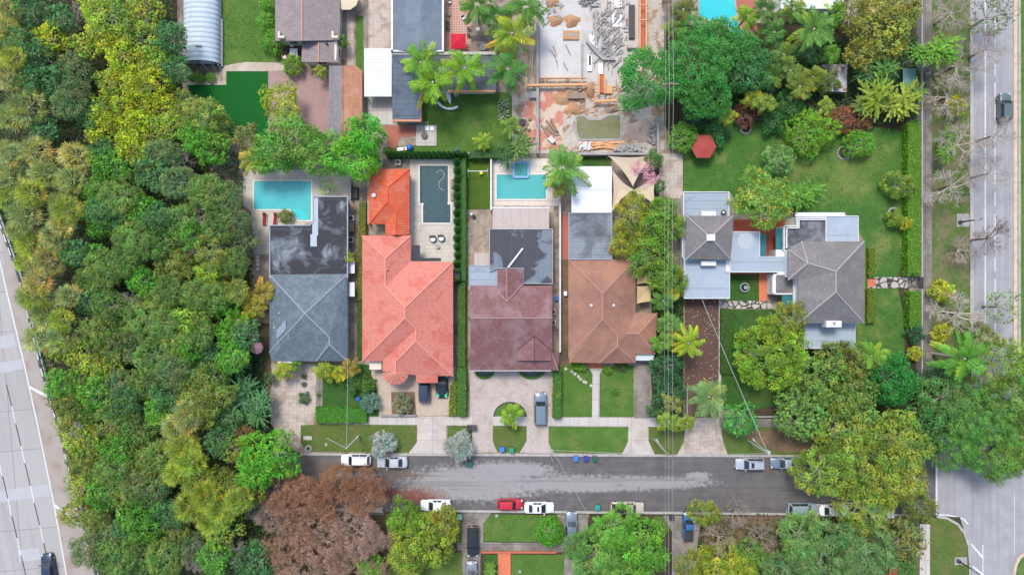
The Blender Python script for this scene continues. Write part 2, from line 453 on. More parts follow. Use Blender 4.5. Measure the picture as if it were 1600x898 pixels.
KINDS = {   # kwargs of crown_mesh
    'broad':  dict(),
    'dense':  dict(gap=.04, leaf=(.3, .19), rc=(.6, .95), dome=.75, dens=1.15, cvar=.12),
    'fine':   dict(leaf=(.3, .12), rc=(.5, .95), dens=1.1, gap=.15, outw=.55, dome=.6, cvar=.2),
    'yellow': dict(gap=.22, leaf=(.34, .22), rc=(.45, .85), fleck=.3, fcol=(1.45, 1.4, .6), dome=.55, dens=.85, cvar=.2),
    'olive':  dict(gap=.2, leaf=(.4, .2), rc=(.4, .7), fleck=.3, fcol=(1.35, 1.25, .7), dome=.6, dens=1.1, outw=.6, cvar=.25),
    'mango':  dict(gap=.06, leaf=(.55, .17), rc=(.4, .62), dens=1.15, fleck=.12, fcol=(2.6, .95, .9), outw=.9, up=.15, dome=.7, cvar=.2),
    'willow': dict(gap=.12, leaf=(.65, .11), rc=(.7, 1.2), dens=1.05, outw=.85, up=.1, jit=.35, dome=.7, cvar=.15),
    'oak':    dict(gap=.2, leaf=(.3, .16), rc=(.5, .85), dens=1.0, fleck=.3, fcol=(1.28, 1.2, .6), dome=.5, cvar=.25),
    'bush':   dict(gap=.0, leaf=(.26, .15), rc=(.35, .55), dens=1.15, dome=.75, cvar=.15),
    'silver': dict(gap=.12, leaf=(.34, .09), rc=(.35, .55), dens=1.3, dome=.7, outw=.8, cvar=.15, fleck=.2, fcol=(1.4, 1.4, 1.4)),
    'sparse': dict(gap=.35, leaf=(.36, .18), rc=(.4, .7), dens=.3, dome=.5, fleck=.3, fcol=(1.4, 1.3, .6), cvar=.25),
}
SIZES = [1.6, 2.7, 4.2, 6.5]
_ti = [0]
ALLTREES = []
def LC(c, g=2.2): return (c[0] * g * .98, c[1] * g * .97, c[2] * g * 1.0, 1)
def tree(kind, px, py, rpx, h, col, label, name='tree', cat='tree', group=None, var=None):
    """crown centre seen at (px,py) with radius rpx pixels, total height h metres"""
    _ti[0] += 1; i = _ti[0]; rnd = random.Random(i * 77 + 5)
    r = rpx * .1; zc = max(.3, h - r * .6)
    r *= (H - zc) / H
    if kind == 'palm' and h > 6: r *= 1.13
    v = (i % (4 if kind in ('palm', 'areca', 'coco', 'banana') else 2)) if var is None else var
    if kind in ('palm', 'coco', 'areca', 'fan', 'banana'):
        if kind == 'palm': R = 3.0; me = cached(('palm', v), lambda: palm_mesh(11 + v, 3., 21, 30, .085, 2, .72, (-.35, 1.0), .62))
        elif kind == 'coco': R = 3.0; me = cached(('coco', v), lambda: palm_mesh(31 + v, 3., 20, 30, .08, 2, .85, (-.2, 1.0), .5))
        elif kind == 'areca': R = 2.0; me = cached(('areca', v), lambda: palm_mesh(51 + v, 2., 15, 15, .12, 1, 1.05, (-.05, 1.2), .75))
        elif kind == 'fan': v = i % 3; R = 2.6; me = cached(('fan', v), lambda: fan_mesh(71 + v))
        else: R = 2.2; me = cached(('banana', v), lambda: bigleaf_mesh(91 + v))
        s = r / R; zc = max(.5, h - .3 * s * R); o = P(px, py, zc); o.z = 0
        t = thing(name, label, cat, o, 0, group)
        tr = bpy.data.objects.new('trunk', cached('ptrunk', ptrunk_mesh)); COL.objects.link(tr); tr.parent = t; tr.scale = (max(.5, s), max(.5, s), zc)
        c = bpy.data.objects.new('crown', me); COL.objects.link(c); c.parent = t; c.location = (0, 0, zc); c.scale = (s, s, s); c.rotation_euler = (rnd.uniform(-.25, .25), rnd.uniform(-.25, .25), rnd.uniform(0, 6.28)); c.color = LC(col, 2.2 if kind == 'fan' else 1.8)
    else:
        R = min(SIZES, key=lambda q: abs(math.log(q / r))) if kind not in ('bare', 'brown') else 4.0
        zc = max(.3, h - r * .7); o = P(px, py, zc); o.z = 0
        s = r / R; t = thing(name, label, cat, o, 0, group)
        tr = bpy.data.objects.new('trunk', cached('trunk', trunk_mesh)); COL.objects.link(tr); tr.parent = t; k = max(.4, r / 4.); tr.scale = (k, k, zc - .2 * r if zc > .5 else .3)
        if kind in ('bare', 'brown'):
            if kind == 'bare': bm_, lm = cached(('bare', v), lambda: bare_meshes(131 + v, 4., 3, 0, rmin=.014, spread=.5))
            else: bm_, lm = cached(('brown', v), lambda: bare_meshes(151 + v, 4., 4, 5500, spread=.52, rmin=.013, leafsz=(.17, .06)))
            b = bpy.data.objects.new('branches', bm_); COL.objects.link(b); b.parent = t; b.location = (0, 0, zc - .15 * r); b.scale = (s, s, s * .8); b.rotation_euler.z = rnd.uniform(0, 6.28)
            b.color = (col[0], col[1], col[2], 1); tr.scale = (k, k, max(.3, zc - .15 * r - .3))
            if lm is not None:
                c = bpy.data.objects.new('crown', lm); COL.objects.link(c); c.parent = t; c.location = b.location; c.scale = b.scale; c.rotation_euler = b.rotation_euler; c.color = (col[0] * .75, col[1] * .62, col[2] * .5, 1)
        else:
            kw = dict(KINDS[kind]); 
            if R < 2: kw['rc'] = (.32, .5); kw['gap'] = min(kw.get('gap', .1), .05)
            elif R < 3 : kw['rc'] = (min(.45, kw.get('rc', (.6, 1))[0]), min(.75, kw.get('rc', (.6, 1))[1]))
            me = cached((kind, R, v), lambda: crown_mesh(200 + v * 7 + int(R * 10) + len(kind) * 13, R, **kw))
            c = bpy.data.objects.new('crown', me); COL.objects.link(c); c.parent = t; c.location = (0, 0, zc); c.scale = (s, s, s * rnd.uniform(.85, 1.1)); c.rotation_euler.z = rnd.uniform(0, 6.28)
            c.color = LC(col)
            if r > 1.5:
                l = bpy.data.objects.new('limbs', cached(('limbs', R), lambda: limbs_mesh(17, R))); COL.objects.link(l); l.parent = t; l.location = (0, 0, zc); l.scale = (s, s, s * .9); l.rotation_euler.z = c.rotation_euler.z
    return t

def hedge(ppts, h, col, label, name='hedge', cat='hedge', leaf=(.22, .13), z0=G0, dens=34, group=None, bump=.12, seed=0, fleck=0., fcol=(2, 1.4, .6), kind=None):
    """clipped hedge over a pixel polygon; leaves over a solid leafy core"""
    rs = np.random.default_rng(seed + len(label)); pts = [P(x, y, h) for x, y in ppts]
    xs = [p.x for p in pts]; ys = [p.y for p in pts]; cx = sum(xs) / len(xs); cy = sum(ys) / len(ys)
    def inside(x, y):
        r = False; j = len(pts) - 1
        for i in range(len(pts)):
            if (pts[i].y > y) != (pts[j].y > y) and x < (pts[j].x - pts[i].x) * (y - pts[i].y) / (pts[j].y - pts[i].y) + pts[i].x: r = not r
            j = i
        return r
    C = []; N = []; A = (max(xs) - min(xs)) * (max(ys) - min(ys))
    for _ in range(int(A * dens)):
        x, y = rs.uniform(min(xs), max(xs)), rs.uniform(min(ys), max(ys))
        if inside(x, y):
            zz = h + bump * (math.sin(x * 2.3) * math.sin(y * 1.9 + 1) + rs.normal(0, .35)) - .03; C.append((x, y, zz)); N.append(rs.normal(0, .5, 3) + (0, 0, 1.0))
    n = len(pts)
    for i in range(n):
        a, b = pts[i], pts[(i + 1) % n]; e = b - a; e.z = 0; l = e.length
        nr = Vector((e.y, -e.x, 0)).normalized()
        if (nr.x * ((a.x + b.x) / 2 - cx) + nr.y * ((a.y + b.y) / 2 - cy)) < 0: nr = -nr
        for _ in range(int(l * (h - z0) * dens * .8)):
            t = rs.uniform(); z = rs.uniform(z0, h); C.append((a.x + e.x * t + nr.x * rs.normal(0, .07), a.y + e.y * t + nr.y * rs.normal(0, .07), z)); N.append(rs.normal(0, .5, 3) + (nr.x, nr.y, .4))
    n = len(C); K = tints(rs, n, .75, 1.3, .15)
    if fleck: K[rs.uniform(0, 1, n) < fleck] *= np.array(fcol)
    mb = MB(); mb.prism([((p.x - cx) * .97 + cx, (p.y - cy) * .97 + cy) for p in pts], z0 - .1, h - .12)
    o0 = np.array([cx, cy, 0]); C = np.array(C) - o0; mb.v = [(v[0] - cx, v[1] - cy, v[2]) for v in mb.v]
    me = leafquads('foliage', C, N, rs.normal(0, 1, (n, 3)), np.full(n, leaf[0]) * rs.uniform(.8, 1.2, n), np.full(n, leaf[1]), K, extra=(mb.v, mb.f, (.55, .55, .55)))
    o = bpy.data.objects.new(name, me); COL.objects.link(o); o.location = (cx, cy, 0); o.color = LC(col)
    tag(o, label, cat, group, kind); return o

def column(px, py, r, h, col, label, group=None, name='conical_shrub', cat='shrub'):
    def mk():
        rs = np.random.default_rng(5); n = 1300; z = rs.uniform(0, 1, n) ** .8; th = rs.uniform(0, 6.283, n); rr = (1 - z ** 2.2) * (.9 + .15 * rs.normal(0, 1, n))
        C = np.stack([rr * np.cos(th) , rr * np.sin(th), z], 1); N = np.stack([np.cos(th), np.sin(th), .3 + z], 1) + rs.normal(0, .35, (n, 3))
        return leafquads('foliage', C, N, np.stack([np.cos(th) * .4, np.sin(th) * .4, np.ones(n)], 1) + rs.normal(0, .4, (n, 3)), np.full(n, .09), np.full(n, .34), tints(rs, n, .7, 1.3, .12))
    me = cached('column', mk); b = P(px, py, h * .5); b.z = G0
    t = thing(name, label, cat, b, 0, group)
    o = bpy.data.objects.new('foliage', me); COL.objects.link(o); o.parent = t; o.scale = (r, r, h); o.color = LC(col)
    mb = MB(); mb.tube((b.x, b.y, G0 - .1), (b.x, b.y, h * .8), .06, .03, 6); mb.build('stem', BARK, t)
    return t
# ------------------------------------------------------------------ ground and setting
_lv = [0]
def sheet(name, ppts, z, mat, kind='structure', label=None, cat=None):
    _lv[0] += 1; z = z + _lv[0] * .0003
    mb = MB(); mb.poly([P(x, y, z) for x, y in ppts]); o = mb.build(name, mat)
    if o.data.polygons[0].normal.z < 0: o.data.flip_normals()
    if kind: o['kind'] = kind
    if label: tag(o, label, cat)
    return o
def rect(x0, y0, x1, y1): return [(x0, y0), (x1, y0), (x1, y1), (x0, y1)]

m_soil = ground('soil', (.045, .034, .022), (.075, .058, .035), (.035, .05, .018), s1=.9, s2=.3, fine=.4)
m_litter = ground('leaf_litter', (.13, .085, .055), (.2, .13, .085), (.08, .07, .04), s1=2.5, fine=.45, s3=9)
m_dirt = ground('dirt', (.27, .22, .17), (.36, .3, .24), (.16, .12, .09), s1=1.4, s2=.5, fine=.3)
m_sand = ground('sand', (0.429, 0.37, 0.296), (0.503, 0.444, 0.37), (0.333, 0.266, 0.2), s1=1.6, fine=.15)
GR = dict(s1=.55, s2=.22, s3=7, fine=.32, bump=.5)
m_lawn = ground('lawn', (.055, .125, .022), (.085, .165, .03), (.13, .17, .045), thr=(.5, .72), **GR)
m_lawn_big = ground('big_lawn', (.04, .115, .022), (.065, .15, .026), (.16, .19, .055), thr=(.5, .7), ells=[(1325, 285, 60, 40), (1265, 262, 50, 24), (1350, 245, 50, 40)], ecol=(.17, .2, .05), eamp=1.6, esoft=1.2, escale=.35, efac=.75, **GR)
m_lawn_dark = ground('dark_lawn', (.03, .085, .018), (.045, .115, .02), (.09, .12, .03), thr=(.52, .7), **GR)
m_lawn_brown = ground('brown_lawn', (.075, .12, .025), (.1, .14, .035), (.14, .125, .05), thr=(.52, .7), **GR)
m_verge = ground('verge', (.065, .12, .025), (.09, .14, .035), (.16, .14, .075), s1=.6, s2=.35, s3=6, fine=.4, thr=(.42, .6))
m_turf = ground('artificial_turf', (.006, .085, .014), (.009, .1, .018), None, s1=4, fine=.12, s3=12, bump=.1)
m_turf2 = ground('turf_strip', (.06, .11, .012), (.07, .125, .016), (.045, .09, .012), s1=4, fine=.12, s3=12, bump=.1)

def paving(name, c1, c2, stain, bw, bh, mortar=None, ms=.03, sthr=(.5, .65), amt=.5, sc=.4, fine=.15, off=.5, rot=0., rough=.85, ells=None, ecol=None):
    t = NT(name); mp = t.n('ShaderNodeMapping'); mp.inputs['Rotation'].default_value = (0, 0, rot); t.L(t.pos(), mp.inputs[0])
    br = t.n('ShaderNodeTexBrick'); t.L(mp.outputs[0], br.inputs['Vector']); br.offset = off; br.inputs['Scale'].default_value = 1
    t.val(br.inputs['Color1'], c1); t.val(br.inputs['Color2'], c2); t.val(br.inputs['Mortar'], mortar or mul(c1, .7))
    br.inputs['Mortar Size'].default_value = ms; br.inputs['Brick Width'].default_value = bw; br.inputs['Row Height'].default_value = bh; br.inputs['Mortar Smooth'].default_value = .2
    col = t.mix(t.math('MULTIPLY', t.step(t.noise(sc, 7, .66, dist=.5), *sthr), amt), br.outputs['Color'], stain)
    if ells:
        e = t.math('ADD', t.ell(ells), t.math('MULTIPLY', t.math('SUBTRACT', t.noise(1.2, 6, .65), .5), 1.0)); col = t.mix(t.step(e, 0, .5), col, ecol)
    col = t.mix(1.0, col, t.mix(t.noise(5, 5, .75), (1 - fine * 1.4,) * 3, (1 + fine * 1.2,) * 3), 'MULTIPLY')
    t.bump(t.noise(12, 3), .15, .02)
    return t.done(col, rough, 0, .3)
m_walk = paving('concrete_walk', (0.488, 0.455, 0.415), (0.44, 0.407, 0.371), (0.342, 0.301, 0.261), 1.5, 2.5, (0.293, 0.261, 0.228), .04, off=0, amt=.45)
m_walk_dirty = paving('stained_walk', (0.252, 0.229, 0.207), (0.2, 0.181, 0.163), (0.104, 0.0888, 0.074), 1.5, 2.5, (0.133, 0.118, 0.104), .05, off=0, amt=.7, sthr=(.4, .6))
m_drive = paving('concrete_drive', (0.488, 0.443, 0.399), (0.44, 0.399, 0.359), (0.326, 0.268, 0.228), 3.1, 3.4, (0.309, 0.277, 0.244), .04, off=0, amt=.55, sthr=(.45, .62))
m_drive_old = paving('old_drive', (0.472, 0.399, 0.342), (0.424, 0.366, 0.318), (0.268, 0.204, 0.163), .6, .6, (0.342, 0.293, 0.252), .03, off=0, amt=.75, sthr=(.47, .6), sc=.55)
m_drive_grey = paving('grey_drive', (0.266, 0.24, 0.211), (0.229, 0.207, 0.181), (0.126, 0.107, 0.0888), 3, 3, (0.163, 0.148, 0.126), .03, off=0, amt=.8, sthr=(.42, .6))
m_circ = paving('paver_drive', (0.472, 0.407, 0.366), (0.407, 0.35, 0.318), (0.268, 0.211, 0.179), .4, .25, (0.326, 0.277, 0.244), .02, amt=.6, sthr=(.5, .66))
m_coralpave = paving('beige_paver', (0.488, 0.391, 0.309), (0.424, 0.342, 0.268), (0.342, 0.261, 0.204), .4, .25, (0.342, 0.277, 0.22), .02, amt=.4)
m_deck = paving('travertine', (0.523, 0.478, 0.415), (0.47, 0.425, 0.37), (0.343, 0.298, 0.253), .6, .6, (0.379, 0.343, 0.298), .03, amt=.6, off=.5, sthr=(.5, .68), sc=.6)
m_palepatio = paving('pale_patio', (0.632, 0.56, 0.488), (0.595, 0.523, 0.451), (0.451, 0.379, 0.325), .9, .9, (0.47, 0.406, 0.353), .03, off=0, amt=.4)
m_pinkpave = paving('pink_paver', (.36, .235, .22), (.31, .2, .19), (.24, .17, .155), .4, .25, (.26, .17, .16), .02, amt=.5)
m_redpave = paving('red_tile_patio', (.45, .17, .12), (.4, .22, .16), (.55, .42, .36), .4, .4, (.5, .4, .34), .05, off=0, amt=.3)
m_redbrick = paving('red_brick_paving', (.42, .14, .09), (.36, .13, .09), (.24, .12, .09), .4, .2, (.28, .12, .09), .02, amt=.4)
m_orangewalk = paving('orange_tile_walk', (.62, .17, .08), (.55, .15, .07), (.45, .13, .07), .4, .4, (.5, .18, .1), .03, off=0, amt=.3)
m_saltillo = paving('terracotta_court', (.3, .06, .035), (.34, .08, .045), (.2, .05, .035), .5, .5, (.2, .06, .045), .03, off=0, amt=.4)
m_slab = paving('foundation_slab', (0.451, 0.433, 0.411), (0.488, 0.465, 0.443), (0.379, 0.307, 0.244), 8, 8, (0.361, 0.343, 0.325), .02, off=0, amt=.6, sthr=(.5, .6), sc=.35)
m_cleanslab = paving('clean_slab', (0.488, 0.476, 0.464), (0.525, 0.512, 0.5), (0.403, 0.378, 0.354), 8, 8, (0.366, 0.366, 0.366), .02, off=0, amt=.5, sc=.6)
m_rubble = ground('rubble', (0.391, 0.333, 0.277), (0.488, 0.44, 0.383), (0.293, 0.196, 0.139), s1=2.2, s2=.5, s3=5, fine=.45, bump=.9, thr=(.5, .58))
m_redfloor = ground('broken_red_floor', (.45, .17, .12), (.52, .24, .18), (.52, .42, .33), s1=1.5, s2=.45, s3=5, fine=.35, thr=(.48, .54))
def cobble(name, c1, c2, gap, sc, thr=.1):
    t = NT(name); v = t.n('ShaderNodeTexVoronoi', feature='DISTANCE_TO_EDGE'); t.L(t.pos(), v.inputs['Vector']); v.inputs['Scale'].default_value = sc
    v2 = t.n('ShaderNodeTexVoronoi'); t.L(t.pos(), v2.inputs['Vector']); v2.inputs['Scale'].default_value = sc
    c = t.mix(v2.outputs['Color'], c1, c2); c = t.mix(t.step(v.outputs['Distance'], thr * .5, thr), gap, c)
    t.bump(v.outputs['Distance'], .5, .1); return t.done(c, .9, 0, .3)
m_cobble = cobble('flagstones', (0.333, 0.296, 0.266), (0.459, 0.429, 0.4), (0.0444, 0.037, 0.0296), 1.1)
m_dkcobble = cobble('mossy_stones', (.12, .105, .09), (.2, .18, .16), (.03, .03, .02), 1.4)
# street with a ragged resurfaced patch and a red-brown fall of leaves
def street_mat():
    t = NT('street_asphalt')
    n1 = t.noise(1.5, 9, .75, dist=.2); base = t.mix(t.step(t.noise(.5, 5, .6), .35, .65), (.088, .082, .082), (.12, .112, .11))
    strk = t.noise(1.0, 5, .7, sc=(.12, 2.2, 1)); base = t.mix(t.math('MULTIPLY', t.step(strk, .5, .7), .4), base, (.18, .165, .155))
    e = t.ell([(745, 754, 122, 33), (790, 735, 90, 16), (905, 755, 170, 15), (1010, 754, 120, 11), (1090, 745, 24, 9), (560, 742, 40, 4)])
    e = t.math('ADD', e, t.math('MULTIPLY', t.math('SUBTRACT', n1, .52), 2.0))
    e2 = t.math('ADD', e, t.math('MULTIPLY', t.math('SUBTRACT', strk, .5), .5))
    n3 = t.step(t.noise(.8, 8, .7, sc=(.35, 1.6, 1)), .58, .66); col = t.mix(t.math('MULTIPLY', t.step(e2, -.05, .26), t.math('SUBTRACT', 1.0, t.math('MULTIPLY', n3, .45))), base, t.mix(t.noise(1.5, 5, .7), (.22, .213, .21), (.29, .28, .273)))
    vc = t.n('ShaderNodeTexVoronoi', feature='DISTANCE_TO_EDGE'); t.L(t.pos(), vc.inputs['Vector']); vc.inputs['Scale'].default_value = .16
    col = t.mix(t.math('MULTIPLY', t.step(vc.outputs['Distance'], .008, .003), .22), col, (.05, .048, .046))
    tr_ = t.noise(1, 4, .6, sc=(.03, 1.3, 1)); col = t.mix(t.math('MULTIPLY', t.step(tr_, .5, .62), .3), col, (.07, .066, .064))
    ol = t.noise(1.1, 3, .5); col = t.mix(t.math('MULTIPLY', t.step(ol, .68, .76), .5), col, (.05, .045, .042))
    l = t.math('ADD', t.ell([(650, 774, 60, 17), (600, 770, 60, 10)]), t.math('MULTIPLY', t.math('SUBTRACT', t.noise(.7, 5, .6), .5), .6))
    col = t.mix(t.math('MULTIPLY', t.step(l, 0, .7), .75), col, (.17, .045, .03))
    l2 = t.math('ADD', t.ell([(540, 730, 120, 20), (640, 742, 60, 7), (1205, 730, 12, 12)]), t.math('MULTIPLY', t.math('SUBTRACT', t.noise(2.5, 6, .75), .5), 1.2))
    col = t.mix(t.math('MULTIPLY', t.step(l2, .2, .8), .6), col, (.14, .085, .06))
    f = t.noise(9, 4, .75); col = t.mix(1.0, col, t.mix(f, (.8,) * 3, (1.22,) * 3), 'MULTIPLY'); t.bump(f, .25, .03)
    return t.done(col, .8, 0, .35)
m_street = street_mat()
def road_mat():
    t = NT('pale_asphalt')
    c = t.mix(t.step(t.noise(.4, 6, .65), .35, .65), (.265, .262, .27), (.32, .315, .322))
    s = t.noise(1, 4, .6, sc=(1.6, .05, 1)); c = t.mix(t.math('MULTIPLY', t.step(s, .48, .62), .5), c, (.22, .218, .222))
    c = t.mix(t.math('MULTIPLY', t.step(t.noise(1.2, 8, .75), .6, .64), .45), c, (.2, .19, .19))
    f = t.noise(9, 4, .7); c = t.mix(1.0, c, t.mix(f, (.86,) * 3, (1.14,) * 3), 'MULTIPLY'); return t.done(c, .8, 0, .3)
m_road = road_mat()
HR = math.radians(15)
def hw_mat():
    t = NT('highway_concrete'); mp = t.n('ShaderNodeMapping'); mp.inputs['Rotation'].default_value = (0, 0, -math.radians(5)); t.L(t.pos(), mp.inputs[0])
    br = t.n('ShaderNodeTexBrick'); t.L(mp.outputs[0], br.inputs['Vector']); br.offset = 0; br.inputs['Scale'].default_value = 1
    t.val(br.inputs['Color1'], (.355, .345, .335)); t.val(br.inputs['Color2'], (.325, .315, .305)); t.val(br.inputs['Mortar'], (.21, .195, .185))
    br.inputs['Mortar Size'].default_value = .06; br.inputs['Brick Width'].default_value = 40; br.inputs['Row Height'].default_value = 6.2; br.inputs['Mortar Smooth'].default_value = .3
    mp2 = t.n('ShaderNodeMapping'); mp2.inputs['Rotation'].default_value = (0, 0, -math.radians(14)); t.L(t.pos(), mp2.inputs[0])
    s = t.noise(1, 4, .6, vec=mp2.outputs[0], sc=(.9, .03, 1))
    c = t.mix(t.math('MULTIPLY', t.step(s, .45, .65), .6), br.outputs['Color'], (.27, .255, .245))
    c = t.mix(t.math('MULTIPLY', t.step(t.noise(.35, 7, .7), .52, .68), .35), c, (.36, .31, .27))
    f = t.noise(8, 4, .7); c = t.mix(1.0, c, t.mix(f, (.9,) * 3, (1.1,) * 3), 'MULTIPLY'); return t.done(c, .8, 0, .3)
m_hw = hw_mat()
m_shoulder = ground('shoulder_concrete', (0.311, 0.274, 0.244), (0.348, 0.318, 0.289), (0.281, 0.222, 0.178), s1=.8, s2=.4, fine=.12, bump=.1)
m_kerb = plain('kerb_concrete', (0.37, 0.351, 0.326), .9, dirt=.6)
m_white = plain('road_paint', (0.577, 0.577, 0.577), .7, var=.08, dirt=.25)
m_black = plain('road_tar', (.07, .07, .075), .7)

# big base
mb = MB(); mb.poly([(-600, -600, 0), (600, -600, 0), (600, 600, 0), (-600, 600, 0)]); g = mb.build('ground', m_soil, kind='structure')
# --- streets
sheet('street', [(405, 710), (1463, 710), (1463, 804), (405, 804)], .012, m_street)
sheet('avenue', [(1517, -60), (1584, -60), (1584, 720), (1620, 720), (1620, 960), (1560, 960), (1520, 905), (1513, 860), (1495, 822), (1463, 803), (1463, 715), (1445, 690), (1517, 640)], .016, m_road)
sheet('side_road', [(1429, 700), (1463, 700), (1463, 803), (1429, 803)], .02, m_street)
for nm, pts in [
    ('lane_line', rect(1538.5, -60, 1540.5, 540)), ('lane_line', rect(1462, 715, 1464.8, 803)), ('lane_line', rect(1428, 742, 1431, 770)),
    ('lane_line', rect(1519.5, -60, 1520.5, 505)), ('stop_line', rect(1520, 499.5, 1540, 501)), ('lane_line', rect(1535, 850, 1536.5, 960)),
    ('lane_line', [(1463, 802), (1463, 805), (1480, 805), (1496, 808), (1506, 812), (1512, 819), (1514, 818), (1507, 810), (1497, 806), (1480, 803)]),
    ('hatch_mark', [(1516, 849), (1519, 849), (1537, 869), (1537, 873), (1534, 871)]), ('hatch_mark', [(1519, 884), (1522, 884), (1537, 896), (1537, 900), (1533, 899)]),
    ('lane_line', rect(1584.6, 770, 1585.4, 866))]:
    sheet(nm, pts, .024, m_white if nm != 'x' else m_black)
for y in range(-40, 560, 34): sheet('lane_dash', rect(1554, y, 1555.6, y + 22), .024, m_white)
# --- highway on the left
sheet('highway', [(-420, 200), (-40, 200), (-5, 318), (36, 437), (68, 570), (100, 680), (130, 800), (155, 898), (175, 975), (-420, 975)], .012, m_hw)
sheet('highway_shoulder', [(2, 340), (36, 437), (68, 570), (100, 680), (130, 800), (154, 898), (172, 975), (123, 975), (104, 898), (83, 780), (60, 670), (38, 570), (8, 445)], .018, m_shoulder)
def strip(name, a, b, wpx, mat, z=.026):
    a = Vector(a); b = Vector(b); d = (b - a).normalized(); n = Vector((-d.y, d.x)) * wpx / 2
    return sheet(name, [tuple(a + n), tuple(b + n), tuple(b - n), tuple(a - n)], z, mat)
hl = [(-14, 350), (8, 445), (38, 570), (60, 670), (83, 780), (104, 898), (122, 975)]
for a, b in zip(hl[:-1], hl[1:]): strip('edge_line', a, b, 2, m_white)
for k in range(6):
    y = 600 + k * 62; x = 10 + (y - 600) * .235
    strip('lane_dash', (x, y), (x + 8, y + 34), 1.6, m_black); strip('lane_dash', (x + 8.4, y + 34), (x + 14, y + 60), 1.4, m_white)
    strip('lane_dash', (x - 35, y + 20), (x - 27, y + 54), 1.6, m_black); strip('lane_dash', (x - 26.6, y + 54), (x - 22, y + 80), 1.4, m_white)
m_repl = ground('newer_slab', (.36, .36, .37), (.4, .4, .41), None, s1=1, fine=.1, bump=.05)
sheet('repaired_slab', [(-20, 768), (77, 756), (80, 774), (-17, 787)], .021, m_repl)
sheet('repaired_slab', [(-30, 530), (22, 522), (27, 541), (-30, 549)], .021, m_repl)
sheet('repaired_slab', [(-30, 570), (34, 561), (37, 577), (-28, 588)], .021, m_repl)
sheet('repaired_slab', [(27, 859), (60, 855), (64, 873), (31, 877)], .021, m_repl)
strip('hatch_mark', (46, 604), (79, 622), 4, m_white); strip('hatch_mark', (85, 789), (123, 817), 4.5, m_white)

# --- kerbs
def kerb(pts, wpx=3.5, z=.15, name='kerb', mat=None):
    for a, b in zip(pts[:-1], pts[1:]):
        a = P(*a); b = P(*b); c = (a + b) / 2; d = b - a
        mb = MB(); mb.obox((c.x, c.y, z / 2 - .02), (d.length + .02, wpx / 10, z + .04), math.atan2(d.y, d.x)); mb.build(name, mat or m_kerb, kind='structure')
kerb([(470, 709), (1428, 712.5)]); kerb([(700, 797.5), (1430, 804)]); kerb([(440, 796), (598, 798)], 3)
kerb([(1517, -60), (1517, 505)], 4); kerb([(1592, -60), (1592, 640)], 4)
arc = [(1463, 806), (1480, 809), (1496, 818), (1506, 832), (1513, 852), (1515, 880), (1516, 960)]
kerb(arc, 3.5)
m_tan = plain('tan_kerb_strip', (.55, .42, .3), .9, dirt=.5)
sheet('median_strip', rect(1584, -60, 1590, 640), .06, m_tan)
kerb([(1600, 864), (1592, 870), (1586, 884), (1583, 900), (1583, 960)], 4, mat=m_tan)

